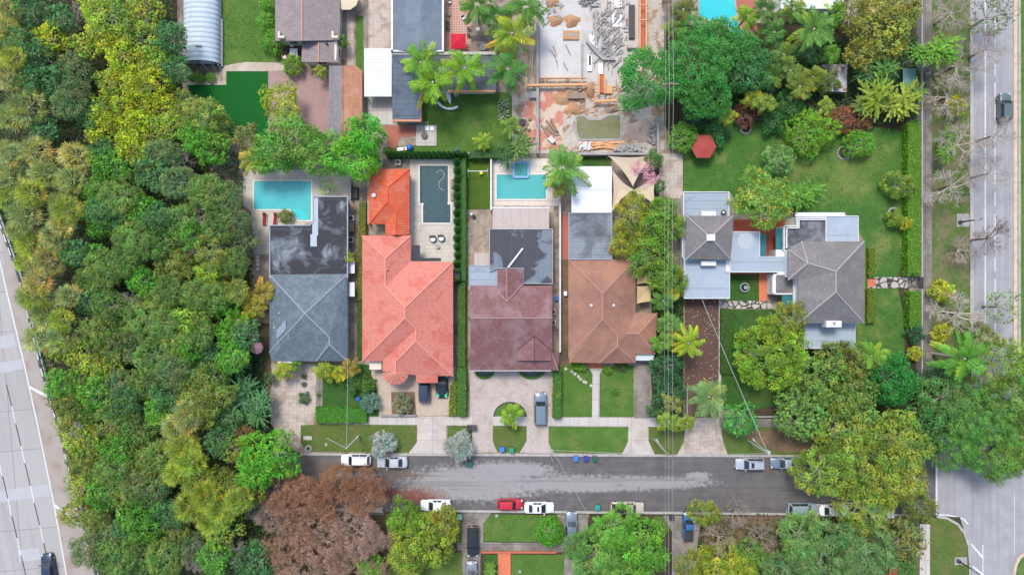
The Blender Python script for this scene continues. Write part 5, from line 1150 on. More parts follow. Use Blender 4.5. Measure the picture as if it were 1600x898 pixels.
car('pickup', 1075, 822, 90, pbl, 'metallic blue pickup in the drive by the power lines', name='pickup_truck', cat='truck', z=G0 + .03, k=.85)
car('bigsuv', 663, 605, 90, pn, 'navy suv nosed under the coral roof garage', z=G0 + .03, k=.92)
car('sports', 690.5, 600, -90, pb, 'black and lime green sports car parked beside the navy suv', name='sports_car', z=G0 + .03, accent=pgr, k=.95)
car('bigsuv', 844.5, 638, 90, psb, 'slate blue suv on the circular drive of the maroon house', z=G0 + .03, k=1.02)
car('sedan', 75, 889, 100, pn, 'dark navy car driving on the highway at the bottom left corner', name='car', z=.02, k=1.03)
car('suv', 1570, 168, 90, paint('dark_teal', (.09, .12, .125)), 'grey green suv driving on the avenue under bare branches', name='car', z=.02, k=.97)

# ------------------------------------------------------------------ bins
def bin_(px, py, col, label, rz=0, z=.02):
    b = P(px, py, .9); b.z = z; t = thing('wheelie_bin', label, 'bin', b, 0)
    mb = MB(); mb.add([(-.27, -.27, 0), (.27, -.27, 0), (.27, .27, 0), (-.27, .27, 0), (-.33, -.36, .95), (.33, -.36, .95), (.33, .36, .95), (-.33, .36, .95)], [(3, 2, 1, 0), (4, 5, 6, 7), (0, 1, 5, 4), (1, 2, 6, 5), (2, 3, 7, 6), (3, 0, 4, 7)])
    mb.v = [(x + b.x, y + b.y, zz + b.z) for x, y, zz in mb.v]; mb.build('body', col, t)
    mb = MB(); mb.obox((b.x, b.y, b.z + .99), (.74, .8, .07)); mb.obox((b.x, b.y - .05, b.z + 1.04), (.5, .5, .05)); mb.build('lid', col, t, bevel=.02)
    mb = MB(); mb.tube((b.x - .3, b.y + .45, b.z + .93), (b.x + .3, b.y + .45, b.z + .93), .025); mb.build('handle', m_blk, t)
    for s in (-1, 1): mb = MB(); mb.tube((b.x + s * .3, b.y + .3, b.z + .1), (b.x + s * .22, b.y + .3, b.z + .1), .11, .11, 10); mb.build('wheel', m_tyre, t)
bb = plain('bin_blue', (.03, .17, .5), .5); bg = plain('bin_green', (.01, .24, .14), .5); bd = plain('bin_dark_green', (.01, .1, .06), .5); bp = plain('bin_indigo', (.02, .04, .3), .5); bt = plain('bin_teal', (.02, .27, .26), .5); bk = plain('bin_black', (.03, .035, .04), .6)
bin_(784.5, 701.5, bb, 'blue bin on the lawn island at the circular drive', z=G0); bin_(799.5, 703, bg, 'green bin on the lawn island at the circular drive', z=G0); bin_(733.5, 725, bd, 'dark green bin in the street below the silvery bush')
bin_(900, 716, bb, 'bright blue bin in the street, leftmost of three'); bin_(915.5, 716, bp, 'indigo bin in the middle of three by the kerb'); bin_(929.5, 716.5, bd, 'green bin in the street, rightmost of three')
bin_(933.5, 792.5, bt, 'teal bin at the south kerb behind the pickup'); bin_(718, 807, plain('bin_pale_green', (.2, .42, .3), .5), 'pale green bin by the yellow green tree and concrete drive', z=G0)
bin_(1049.5, 808, bk, 'dark grey bin beside the blue pickup drive', z=G0); bin_(733.5, 668, bk, 'black bin on the sidewalk lawn beside the circular drive', z=G0); bin_(741, 668, plain('bin_charcoal', (.05, .05, .055), .6), 'charcoal bin right of the black one by the silvery bush', z=G0)

# ------------------------------------------------------------------ poles, wires, lamps
def wire(pts, label, r=.03, col=None, grp=None):
    """pts: (px,py,z) supports; sag between"""
    P3 = [P(*p) for p in pts]; out = []
    for a, b in zip(P3[:-1], P3[1:]):
        n = 14; sag = (b - a).length * .012
        for i in range(n): u = i / n; q = a.lerp(b, u); q.z -= sag * 4 * u * (1 - u); out.append(q)
    out.append(P3[-1]); mb = MB(); mb.path(out, r, 5); o = mb.build('power_line', col or plain('wire', (.34, .34, .34), .5, .3)); tag(o, label, 'power line', grp)
for x, z, lab in [(1040.5, 10.4, 'leftmost thin wire of the three crossing the picture from top to bottom'), (1046, 11.2, 'middle wire of the three crossing the picture from top to bottom'), (1052.5, 10.4, 'rightmost wire of the three crossing the picture from top to bottom')]:
    wire([(x - 1, -120, z), (x, 130, z), (x - 1, 712, z), (x, 1000, z)], lab, .02 if x > 1045 else .015)
m_pole = plain('pole_timber', (.33, .29, .25), .9, var=.25); m_polec = plain('pole_concrete', (.36, .35, .34), .8); m_ins = plain('insulator', (.45, .42, .4), .4)
def pole(px, py, top, h, label, cross=True, arm=None, mat=None, r=.16):
    b = P(px, py, 0); b.z = 0; tp = P(top[0], top[1], h) if top else Vector((b.x, b.y, h)); tp = Vector((b.x, b.y, h))
    t = thing('utility_pole', label, 'pole', b); mb = MB(); mb.tube((b.x, b.y, -.1), tp, r, r * .65, 10); mb.build('post', mat or m_pole, t)
    if cross:
        mb = MB(); mb.obox((b.x, b.y, h - .5), (2.3, .12, .12)); mb.build('crossarm', m_oldwood, t)
        for dx in (-1.0, 0, 1.0): mb = MB(); z0_ = h - .44 if dx else h; mb.lathe((b.x + dx, b.y, z0_), [(.05, 0), (.08, .05), (.05, .1), (.08, .15), (.04, .22)], 8); mb.build('insulator', m_ins, t)
    return t, b, tp
# pole bases: found so that their tops lie on the wires
def base_under(px, py, h): p = P(px, py, h); k = 10; return 800 + p.x * k, 449 - p.y * k
x, y = base_under(1049, 130, 11); pole(x, y, None, 11.0, 'timber utility pole with crossarm rising through the big dark green tree')
x, y = base_under(1046, 712, 11); t, b, tp = pole(x, y, None, 11.0, 'timber utility pole at the north kerb under the three wires')
e = P(1027, 688, 9.4); mb = MB(); mb.tube((b.x, b.y, 9.0), e, .045, .035, 8); mb.build('lamp_arm', m_polec, t); mb = MB(); mb.obox((e.x, e.y, 9.4), (.55, .24, .12), 2.1); mb.build('lamp_head', m_polec, t, bevel=.05)
x, y = base_under(1200, 708, 8.5); t, b, tp = pole(x, y, None, 8.5, 'kerbside pole with a grey transformer can above the light grey suv', False, mat=m_polec); mb = MB(); mb.lathe((b.x + .35, b.y - .1, 6.9), [(.3, 0), (.33, .05), (.33, .95), (.28, 1.05), (.08, 1.1)], 16); mb.build('transformer', m_polec, t)
e = P(1178, 687, 8.6); mb = MB(); mb.tube(tp, e, .045, .035, 8); mb.build('lamp_arm', m_polec, t); mb = MB(); mb.obox((e.x, e.y, 8.55), (.5, .22, .12), 2.3); mb.build('lamp_head', m_polec, t, bevel=.05)
x, y = base_under(541, 700, 8.5); t, b, tp = pole(x, y, None, 8.5, 'pale kerbside pole with lamp arm above the white suv', False, mat=m_polec); e = P(558, 683, 8.6); mb = MB(); mb.tube(tp, e, .045, .035, 8); mb.build('lamp_arm', m_polec, t); mb = MB(); mb.obox((e.x, e.y, 8.55), (.5, .22, .12), .9); mb.build('lamp_head', m_polec, t, bevel=.05)
x, y = base_under(863, 690, 4); pole(x, 708, None, 4.5, 'short dark wooden pole at the kerb left of the square front lawn', False, r=.1)
wire([(541, 700, 8.4), (543, 600, 5), (543, 564, 3.4)], 'service wire running from the pale pole over the hedge to the slate house')
wire([(1200, 708, 8.2), (1097, 468, 3.4)], 'slanting service wire from the transformer pole to the pale blue roof', .05)
wire([(1200, 708, 8.3), (1046, 712, 9.0)], 'wire along the north kerb between the transformer pole and the timber pole', .03)
wire([(862, 700, 4.4), (920, 806, 7.0)], 'thin wire slanting over the street from the short dark pole'); wire([(541, 700, 8.3), (510, 684, 7.5)], 'short wire stub beside the pale pole over the brown lawn')
wire([(1357, 800, 6.0), (1382, 826, 6.5)], 'pale wire leaving the corner tree over the verge', .05)
wire([(1046, 712, 9.2), (862, 703, 4.5)], 'wire along the north kerb toward the short dark pole', .02)
def street_lamp(bx, by, hx, hy, label, h=8.0, pad=(0, 0, 0, 0)):
    b = P(bx, by, .3); b.z = G0; t = thing('street_lamp', label, 'street lamp', b)
    if pad[2]: pp = MB(); pp.pbox(*pad, 0, G0 + .06); pp.build('base_pad', m_conc, t)
    mb = MB(); mb.lathe((b.x, b.y, G0), [(.3, 0), (.3, .35), (.14, .45)], 12); mb.tube((b.x, b.y, .3), (b.x, b.y, 5.2), .13, .08, 10); mb.build('post', m_dark, t)
    e = P(hx, hy, 5.6); mb = MB(); mb.tube((b.x, b.y, 5.15), e, .07, .05, 8); mb.build('arm', m_dark, t); mb = MB(); mb.obox((e.x, e.y, 5.6), (.75, .35, .18), math.atan2(e.y - b.y, e.x - b.x)); mb.build('lamp_head', m_greymetal, t, bevel=.05)
street_lamp(1500.5, 347, 1527, 344, 'dark street lamp on a concrete pad beside the avenue', pad=(1495, 334, 1515, 354)); street_lamp(1498, 876, 1521, 892, 'dark street lamp on a square pad inside the curved kerb', pad=(1492, 870, 1511, 882))
# highway barrier: concrete parapet with dark rail
bl = [(-12, 300), (36, 437), (68, 570), (100, 680), (130, 800), (155, 898), (176, 985)]
t = thing('highway_barrier', 'concrete barrier with dark rail along the highway shoulder', 'barrier', P(100, 680)); mb = MB(); mr = MB(); ms = MB()
for a, b in zip(bl[:-1], bl[1:]):
    a = P(*a); b = P(*b); d = b - a; c = (a + b) / 2; ang = math.atan2(d.y, d.x); nn = Vector((-d.y, d.x, 0)).normalized()
    mb.obox((c.x, c.y, .4), (d.length + .1, .35, .8), ang); e0 = c + nn * .45; mr.obox((e0.x, e0.y, .75), (d.length + .1, .22, .25), ang)
    for i in range(int(d.length / 2.2)): q = a + d * ((i + .5) * 2.2 / d.length); ms.obox((q.x, q.y, .83), (1.3, .16, .06), ang); ms.build('cap_strip', m_trim, t); ms = MB()
mb.build('parapet', plain('dark_barrier', (.06, .065, .08), .8), t); mr.build('rail', m_greymetal, t)

# ------------------------------------------------------------------ yard furniture
def parts(name, label, cat, px, py, lst, z=G0 + .03, rz=0, group=None):
    """lst: (part name, material, callable(mb)) in local coordinates"""
    b = P(px, py, z + .4); b.z = z; t = thing(name, label, cat, (0, 0, 0), 0, group)
    for nm, m, fn in lst:
        mb = MB(); fn(mb); mb.build(nm, m, t)
    t.location = b; t.rotation_euler.z = rz; return t
mcush = plain('red_cushion', (.2, .015, .02), .8); mwht = plain('white_plastic', (.75, .75, .75), .5, var=.05); mblue = plain('blue_plastic', (.02, .12, .5), .4)
def lounger(px, py, label, rz):
    parts('sun_lounger', label, 'lounger', px, py, [('frame', mwht, lambda m: (m.box(-.95, -.33, .22, .95, -.28, .3), m.box(-.95, .28, .22, .95, .33, .3))),
        ('cushion', mcush, lambda m: (m.box(-.95, -.28, .27, .35, .28, .38), m.obox((.62, 0, .5), (.75, .56, .1), 0, -.5)))] + [('leg', mwht, lambda m, x=x, y=y: m.box(x - .03, y - .03, 0, x + .03, y + .03, .24)) for x in (-.8, .6) for y in (-.3, .3)], rz=rz)
lounger(413, 342, 'red cushioned lounger on the pool deck, left of two', 1.5); lounger(430, 342, 'red cushioned lounger on the pool deck, beside the round plant', 1.45)
def round_chair(px, py, label):
    parts('egg_chair', label, 'chair', px, py, [('shell', m_blk, lambda m: (m.lathe((0, 0, 0), [(.45, 0), (.55, .3), (.55, .5), (.5, .55)], 18), m.obox((-.1, .35, .7), (.8, .25, .5)))), ('cushion', mwht, lambda m: m.lathe((0, -.06, .52), [(.4, 0), (.42, .06), (.3, .12)], 18))])
round_chair(676.5, 373, 'round black chair with white cushion on the travertine, left of two'); round_chair(689.5, 372, 'round black chair with white cushion on the travertine, right of two')
parts('side_table', 'small dark table below the two round white cushioned chairs', 'table', 684, 385, [('tabletop', m_conc, lambda m: m.box(-.28, -.28, .4, .28, .28, .45)), ('leg', m_dark, lambda m: m.box(-.05, -.05, 0, .05, .05, .4))])
def umbrella(px, py, r, h, n, m, label, sq=False, rz=0, name='patio_umbrella'):
    def canopy(b):
        pts = [(r * math.cos(2 * math.pi * i / n + (math.pi / 4 if sq else 0)) * (1.35 if sq else 1), r * math.sin(2 * math.pi * i / n + (math.pi / 4 if sq else 0)) * (1.35 if sq else 1), h - .45) for i in range(n)]
        b.add([(0, 0, h)] + pts + [(p[0], p[1], h - .6) for p in pts], [(0, i + 1, (i + 1) % n + 1) for i in range(n)] + [(i + 1, i + 1 + n, (i + 1) % n + 1 + n, (i + 1) % n + 1) for i in range(n)])
    p = P(px, py, h - .3); t = parts(name, label, 'umbrella', px, py, [('canopy', m, canopy), ('pole', m_greymetal, lambda b: b.tube((0, 0, 0), (0, 0, h), .03)), ('base', m_conc, lambda b: b.lathe((0, 0, 0), [(.3, 0), (.3, .08), (.05, .12)], 12))], rz=rz)
    t.location.x, t.location.y = p.x, p.y; return t
umbrella(716, 64.5, 1.2, 2.6, 4, plain('crimson_canvas', (.48, .01, .03), .8), 'square crimson canopy over the red tiled patio', True, name='canopy')
umbrella(401, 543, 1.0, 2.4, 8, plain('pink_canvas', (.62, .32, .34), .8), 'pale pink parasol beside the slate roof corner and jungle plants')
umbrella(541, -3, 1.9, 2.8, 10, plain('cream_canvas', (.62, .52, .36), .8), 'cream parasol cut by the top edge right of the tan roof')
t = umbrella(1099, 229, 2.0, 2.9, 6, plain('red_shingle', (.33, .055, .045), .85), 'red hexagonal gazebo roof on the big lawn beside two round shrubs', name='gazebo'); t['category'] = 'gazebo'
# shade sails
m_sail = plain('beige_sail', (.5, .40, .28), .85, var=.06); m_sail2 = plain('tan_sail', (.46, .34, .17), .85, var=.06)
def sail(corners, label, m, conc=.16):
    C = [P(*c) for c in corners]; ctr = sum(C, Vector()) / len(C); out = []
    for i in range(len(C)):
        a, b = C[i], C[(i + 1) % len(C)]
        for k in range(8):
            u = k / 8; q = a.lerp(b, u); out.append(q.lerp(ctr, conc * 4 * u * (1 - u)))
    mb = MB(); n = len(out); c2 = ctr - Vector((0, 0, .25)); mb.v = [tuple(c2)] + [tuple(q) for q in out] + [tuple(c2 - Vector((0, 0, .02)))] + [tuple(q - Vector((0, 0, .02))) for q in out]
    mb.f = [(0, i + 1, (i + 1) % n + 1) for i in range(n)] + [(n + 1, (i + 1) % n + n + 2, i + n + 2) for i in range(n)]; t = thing('shade_sail', label, 'shade sail', (ctr.x, ctr.y, 0)); mb.build('fabric', m, t)
    for c in C: mb = MB(); mb.tube((c.x, c.y, 0), c, .05, .05, 8); mb.build('post', m_greymetal, t)
sail([(951, 244, 3.4), (1021, 243, 3.0), (989, 291, 3.0)], 'beige triangular shade sail, northernmost of three, partly under pink blossom', m_sail); sail([(957, 266, 3.0), (990, 296, 2.8), (956, 331, 3.0)], 'beige triangular shade sail next to the white carport roof', m_sail, .2); sail([(988, 298, 2.9), (1023, 276, 3.1), (1023, 320, 3.0)], 'beige triangular shade sail nearest the power lines', m_sail, .12)
sail([(995, 421, 2.8), (1021, 421, 2.6), (1019, 441, 2.6), (995, 444, 2.8)], 'tan four sided sail at the side of the brown house, upper of two', m_sail2, .05); sail([(995, 447, 2.8), (1017, 446, 2.6), (1017, 471, 2.6), (995, 474, 2.8)], 'tan four sided sail at the side of the brown house, lower of two', m_sail2, .05)
# AC units
def ac(px, py, label): parts('air_conditioner', label, 'air conditioner', px, py, [('housing', plain('ac_housing', (.5, .51, .5), .6), lambda m: m.box(-.42, -.42, 0, .42, .42, .75)), ('fan_grille', m_dark, lambda m: (m.lathe((0, 0, .75), [(.34, 0), (.34, .03), (.12, .04)], 16)))])
for px, py, lab in [(864, 487, 'condenser unit right of the maroon roof, upper one'), (864, 504, 'condenser unit right of the maroon roof, lower one'), (594, 253, 'pool equipment unit at the left above the orange annex'), (622, 254, 'pool equipment unit above the orange annex near the hose'), (549, 341, 'condenser unit in the slate house side yard by the grey lid'), (549, 375, 'condenser unit in the slate house side yard south of the brown box')]: ac(px, py, lab)
for nm, lab, r_, m, z in [('storage_box', 'white lidded box in the slate house side yard', rect(546, 337, 553, 344), mwht, .8), ('storage_box', 'brown slatted box in the slate house side yard', rect(545, 346, 553, 362), m_oldwood, .7), ('storage_box', 'black box against the west side of the slate house side yard', rect(549, 292, 559, 310), m_blk, .7),
    ('storage_box', 'pale box by the brown house west wall', rect(881, 455, 886, 462), mwht, .7), ('water_tank', 'blue tarp covered heap beside the maroon house', rect(867, 462, 872, 470), mblue, .6), ('fire_pit_slab', 'square concrete slab patio beside the palms lawn', rect(650, 196, 682, 228), m_walk, .2),
    ('planter_box', 'brown planter box east of the dark pool, upper', rect(704.5, 280, 709, 294), m_oldwood, .5), ('planter_box', 'brown planter box east of the dark pool, lower', rect(704.5, 299, 709, 313), m_oldwood, .5),
    ('gate_step', 'dark steps to the flagstone gate', rect(1436, 433, 1443, 450), m_dark, .25)]:
    o = solid(nm, r_, G0 * .5, G0 + z, m, lab, nm.replace('_', ' '), bevel=.03)
parts('fire_pit', 'black fire pit on the square concrete slab', 'fire pit', 663, 212, [('bowl', m_dark, lambda m: m.lathe((0, 0, .2), [(.2, 0), (.45, .25), (.5, .3)], 12)), ('logs', m_oldwood, lambda m: (m.tube((-.4, -.1, .5), (.4, .2, .5), .06), m.tube((-.3, .3, .55), (.3, -.3, .55), .06)))])
for x, s in ((667, 'left'), (675, 'right')): parts('floor_cushion', f'white cushion on the square concrete slab, {s} of two', 'cushion', x, 201, [('pad', mwht, lambda m: m.obox((0, 0, .3), (.62, .6, .16)))])
def sphere(m, c, r, n=14): m.lathe(c, [(r * math.sin(a), -r * math.cos(a)) for a in [math.pi * (i + .02) / 8.04 for i in range(9)]], n)
for x, y, r, m, lab in [(640, 231, .5, mblue, 'big blue ball by the white board on the garden path'), (560, 623, .38, mblue, 'blue garden ball beside the grey green bush'), (714, 234, .25, mblue, 'small blue ball at the foot of the palms lawn'), (1093, 870, .5, mblue, 'blue ball under the yellow green trees at the bottom')]:
    parts('ball', lab, 'ball', x, y, [('sphere', m, lambda mm, r=r: (sphere(mm, (0, 0, r), r)))])
parts('garden_board', 'white and red board lying on the garden path', 'board', 628, 232, [('panel', mwht, lambda m: m.obox((0, 0, .1), (1.6, .5, .1), .1)), ('stripe', m_terracotta, lambda m: m.obox((.3, 0, .16), (.25, .45, .03), .1))])
parts('ladder', 'ladder lying along the orange edge of the dark blue roof', 'ladder', 652, 194, [('rail', m_greymetal, lambda m: m.box(-1.8, .25, .1, 1.8, .32, .18)), ('rail', m_greymetal, lambda m: m.box(-1.8, -.32, .1, 1.8, -.25, .18)), ('rungs', m_greymetal, lambda m: [m.box(-1.7 + i * .3, -.25, .12, -1.64 + i * .3, .25, .16) for i in range(12)])], rz=.05)
# garden table set with rectangular top on deck, patio furniture
def table(px, py, sx, sy, label, m=mwht, rz=0): parts('patio_table', label, 'table', px, py, [('tabletop', m, lambda b: b.box(-sx / 2, -sy / 2, .7, sx / 2, sy / 2, .75))] + [('leg', m_dark, lambda b, x=x, y=y: b.box(x * sx * .45 - .03, y * sy * .45 - .03, 0, x * sx * .45 + .03, y * sy * .45 + .03, .7)) for x in (-1, 1) for y in (-1, 1)], z=G0 + .2, rz=rz)
def chair(px, py, rz, label, m=m_dark, z=G0 + .03): parts('patio_chair', label, 'chair', px, py, [('seat', m, lambda b: b.box(-.25, -.25, .42, .25, .25, .47)), ('backrest', m, lambda b: b.box(-.25, .22, .47, .25, .27, .9))] + [('leg', m, lambda b, x=x, y=y: b.box(x * .22 - .02, y * .22 - .02, 0, x * .22 + .02, y * .22 + .02, .42)) for x in (-1, 1) for y in (-1, 1)], z=z, rz=rz)
table(460, 84, 1.2, 1.3, 'cream square table on the brown timber deck'); chair(446, 80, 1.57, 'dark chair left of the cream table on the brown deck', z=G0 + .2); chair(456, 71, 0, 'white chair above the cream table on the brown deck', mwht, z=G0 + .2); chair(445, 90, 2, 'pale chair at the lower left corner of the brown deck', m_copingw, z=G0 + .2)
chair(700, 36, 1.57, 'dark chair on the red patio, nearest the metal roof edge'); chair(700, 44, 1.57, 'second dark chair by the metal roof, just above the crimson canopy'); chair(732, 45, -1.57, 'dark chair right of the red patio above the canopy'); chair(724, 28, .5, 'blue grey chair in the middle of the red patio', psb); chair(701, 22, 1.3, 'pale chair on the red patio near the top', m_conc); chair(702, 3, 0, 'pale chair on the red patio at the top edge', m_greymetal)
chair(732, 55, -1.4, 'dark chair tucked at the right side of the crimson canopy', m_blk); table(747, 47, .5, .5, 'tiny white table under the palms right of the red patio')
parts('round_table_set', 'round pale table with stools under the palms beside the path', 'table', 755, 74, [('tabletop', m_conc, lambda b: b.lathe((0, 0, .7), [(.6, 0), (.6, .06)], 18)), ('leg', m_conc, lambda b: b.tube((0, 0, 0), (0, 0, .7), .1))] + [('stool', m_conc, lambda b, a=a: b.lathe((math.cos(a) * .9, math.sin(a) * .9, 0), [(.2, 0), (.2, .45)], 10)) for a in (0.5, 2.5, 4.5)])
parts('grill', 'dark barbecue grill beside the curved bench on the palms lawn', 'grill', 713, 147, [('body', m_conc, lambda b: b.box(-.4, -.35, 0, .4, .35, .8)), ('burner', m_dark, lambda b: b.lathe((0, 0, .8), [(.2, 0), (.2, .05)], 12))]); parts('curved_bench', 'curved white bench on the palms lawn', 'bench', 703, 168, [('seat', mwht, lambda b: [b.obox((math.cos(a) * 2.2 , math.sin(a) * 2.2 + 2.0, .4), (.85, .35, .1), a + 1.57) for a in (3.9, 4.3, 4.7, 5.1)]), ('support', m_conc, lambda b: [b.obox((math.cos(a) * 2.2, math.sin(a) * 2.2 + 2.0, .18), (.2, .25, .36), a) for a in (3.9, 4.7, 5.1)])])
parts('kayak', 'white kayak leaning by the palms at the house wing', 'boat', 700, 148, [('hull', mwht, lambda b: b.add([(0, -1.5, .3), (.35, -.6, .35), (.38, .5, .35), (0, 1.4, .4), (-.38, .5, .35), (-.35, -.6, .35), (0, -1.2, .05), (0, 1.2, .08)], [(0, 1, 2, 3, 4, 5), (0, 6, 1), (1, 6, 7, 2), (2, 7, 3), (3, 7, 4), (4, 7, 6, 5), (5, 6, 0)]))], rz=.25)
parts('swing_set', 'white swing frame with yellow seat on the turf strip', 'swing set', 747, 270, [('beam', mwht, lambda b: b.tube((-1.5, 0, 1.9), (1.5, 0, 1.9), .05)), ('seat', plain('yellow_plastic', (.6, .5, .03), .5), lambda b: b.box(.25, -.25, .4, .75, .2, .5)), ('chain', m_greymetal, lambda b: (b.tube((.3, 0, 1.9), (.3, 0, .5), .015), b.tube((.7, 0, 1.9), (.7, 0, .5), .015)))] + [('leg', mwht, lambda b, x=x, y=y: b.tube((x, 0, 1.9), (x, y, 0), .04)) for x in (-1.5, 1.5) for y in (-.7, .7)])
parts('scooter', 'dark mobility scooter on the dirt beside the hedge', 'scooter', 738, 336, [('body', m_blk, lambda b: b.obox((0, 0, .4), (1.1, .5, .3), 0)), ('seat', m_greymetal, lambda b: b.obox((-.2, 0, .68), (.45, .45, .12))), ('steering_column', m_blk, lambda b: b.tube((.5, 0, .4), (.35, 0, 1.0), .04)), ('wheel', m_tyre, lambda b: b.tube((-.4, -.28, .18), (-.4, .28, .18), .18, .18, 12)), ('wheel', m_tyre, lambda b: b.tube((.45, -.2, .18), (.45, .2, .18), .18, .18, 12))], rz=-.8)
parts('antenna_mast', 'thin fallen antenna frame on the dirt strip', 'antenna', 734, 364, [('mast', m_greymetal, lambda b: b.tube((0, -1.2, .3), (.2, 1.2, .35), .03)), ('element', m_greymetal, lambda b: [b.tube((-.6 + i * .05, -.8 + i * .6, .33), (.6, -.9 + i * .6, .33), .02) for i in range(4)])], rz=.2)
for x, y, lab in [(403, 401, 'first'), (403, 407, 'second'), (403, 413, 'third'), (403, 420, 'fourth')]:
    mb = MB(); p = P(x, y, G0); mb.lathe((p.x, p.y, G0), [(.27, 0), (.27, .07), (.22, .08)], 14); tag(mb.build('stepping_stone', m_walk), f'{lab} round stepping stone below the turquoise pool deck', 'stepping stone', 'round stones by the pool deck')
for i, (x, y) in enumerate([(884, 576), (894, 580), (898.5, 584), (904, 588), (907, 592), (912, 596), (915, 597), (923.5, 602)]):
    mb = MB(); p = P(x, y, G0); mb.lathe((p.x, p.y, G0), [(.24, 0), (.24, .06), (.2, .07)], 12); tag(mb.build('stepping_stone', m_walk), f'{ORD[i]} pale stone from the left in the row crossing the brown house lawn', 'stepping stone', 'stones crossing the front lawn')
def ringbed(px, py, r, label, m=m_conc):
    p = P(px, py, .2); t = thing('planter_ring', label, 'planter', (p.x, p.y, 0)); mb = MB()
    for i in range(16): a = i * math.pi / 8; mb.obox((p.x + r * math.cos(a), p.y + r * math.sin(a), G0 + .08), (.28, .22, .2), a)
    mb.build('stone_rim', m, t); mb = MB(); mb.lathe((p.x, p.y, 0), [(r * .9, 0), (r * .9, G0 + .05)], 16); mb.build('soil', m_soil, t)
ringbed(1318, 239, .95, 'stone ringed planting hole on the big lawn'); ringbed(1395, 331, .6, 'small stone ring near the hedge on the big lawn'); ringbed(1165, 201, .8, 'pale rock pile planter at the top of the big lawn')
p = P(1164, 449, .6); t = thing('fountain', 'round stone fountain in the small green court', 'fountain', (p.x, p.y, G0)); mb = MB(); mb.lathe((p.x, p.y, G0), [(.72, 0), (.75, .45), (.6, .47), (.55, .3), (.1, .3), (.1, .8), (.3, .85), (.3, .9)], 24); mb.build('basin', m_conc, t); mb = MB(); mb.lathe((p.x, p.y, G0 + .3), [(.55, 0), (.5, .03)], 20); mb.build('water', w_dark, t)
parts('pool_hose', 'white cleaner hose curling in the dark teal pool', 'hose', 690, 283, [('hose', mwht, lambda b: b.path([(-.8 + x, y, .16) for x, y in [(0, 1.3), (.3, 1.7), (.8, 1.7), (1.2, 1.2), (1.1, .6), (.5, .1), (.3, -.5), (.5, -1.1), (1.2, -1.4)]], .022))], z=G0)
# manholes and boxes on verges
for x, y, lab in [(509.5, 694, 'first small square cover in the brown verge lawn'), (599, 673, 'small square cover beside the silvery shrub lawn'), (776, 805, 'square cover at the kerb of the south lawn'), (812, 892, 'white square cover on the lawn by the orange path')]:
    mb = MB(); p = P(x, y, G0); mb.obox((p.x, p.y, G0 + .02), (.4, .45, .05)); tag(mb.build('utility_cover', m_conc), lab, 'utility cover')
mb = MB(); p = P(482, 700, G0); mb.lathe((p.x, p.y, G0), [(.55, 0), (.55, .12), (.38, .14)], 18); mh = tag(mb.build('manhole_cover', m_conc), 'round pale manhole ring with dark lid on the brown verge lawn', 'manhole'); mb = MB(); mb.lathe((p.x, p.y, G0 + .1), [(.32, 0), (.3, .08)], 14); mb.build('lid', m_dark, mh)
solid('verge_slab', rect(474, 681, 487, 687), .05, G0 + .08, m_walk, 'small pale slab on the brown verge lawn', 'slab')

# ------------------------------------------------------------------ building site
def beam(a, b, wd, hh, z, m, label, name='formwork_beam', cat='beam', group=None):
    a = P(*a, z); b = P(*b, z); c = (a + b) / 2; d = b - a; mb = MB(); mb.obox((c.x, c.y, z - hh / 2), (d.length, wd, hh), math.atan2(d.y, d.x)); return tag(mb.build(name, m), label, cat, group)
beam((822, 133), (917, 132), .32, .5, 1.4, m_form, 'long orange formwork beam across the foot of the poured slab'); beam((843, 122), (916, 121.5), .1, .4, 1.2, m_form, 'thin plank above the long orange formwork beam'); beam((928, 158), (965, 157), .3, .4, 1.4, m_form, 'short orange formwork beam above the muddy pool')
beam((1000, -40), (1000, 86), .22, .5, 1.8, m_form, 'orange upright formwork run right of the slab, inner'); beam((1010, -40), (1010, 80), .22, .5, 1.8, m_form, 'orange upright formwork run right of the slab, outer'); beam((823, 55), (823, 135), .15, .4, 1.5, m_form, 'orange plank along the west edge of the site')
beam((832, 80), (832, 132), .12, .4, 1.2, m_form, 'second thin plank beside the west edge of the site'); beam((936, 115), (936, 148), .2, .4, 1.5, m_form, 'orange plank run left side of the narrow trench form'); beam((945, 115), (945, 146), .2, .4, 1.5, m_form, 'orange plank run right side of the narrow trench form')
for i, x in enumerate((834, 852, 871, 891, 908)): beam((x, 120), (x, 132), .12, .15, 1.35, m_form, f'{ORD[i]} short cross timber from the left over the long formwork beam', 'cross_timber')
for i, y in enumerate((8, 31)): beam((999, y), (1011, y), .14, .15, 1.9, m_form, f'{("upper","lower")[i]} cross timber between the two orange formwork runs', 'cross_timber')
solid('form_floor', rect(1001, -30, 1009, 78), .1, .7, m_terracotta, 'red soil filled trench between the orange formwork runs', 'trench fill'); solid('form_floor', rect(937, 116, 944, 145), .1, .6, m_terracotta, 'red soil in the narrow trench form', 'trench fill')
solid('timber_frame', rect(880, 48, 905, 62), .15, .45, m_wood, 'orange timber frame lying on the pale slab', 'timber frame'); solid('frame_infill', rect(887, 52, 902, 57), .3, .47, m_conc, 'grey infill inside the orange timber frame', 'concrete'); 
solid('black_board', rect(983, 8, 992, 60), .15, .6, plain('dark_board', (.07, .06, .06), .8), 'long dark board stack standing on the slab', 'board'); solid('board_stack', rect(957, 22, 972, 42), .15, .35, mwht, 'white board lying on the slab right side', 'board'); solid('board_stack', rect(960, -20, 972, 12), .15, .4, mwht, 'white board at the top edge of the site', 'board')
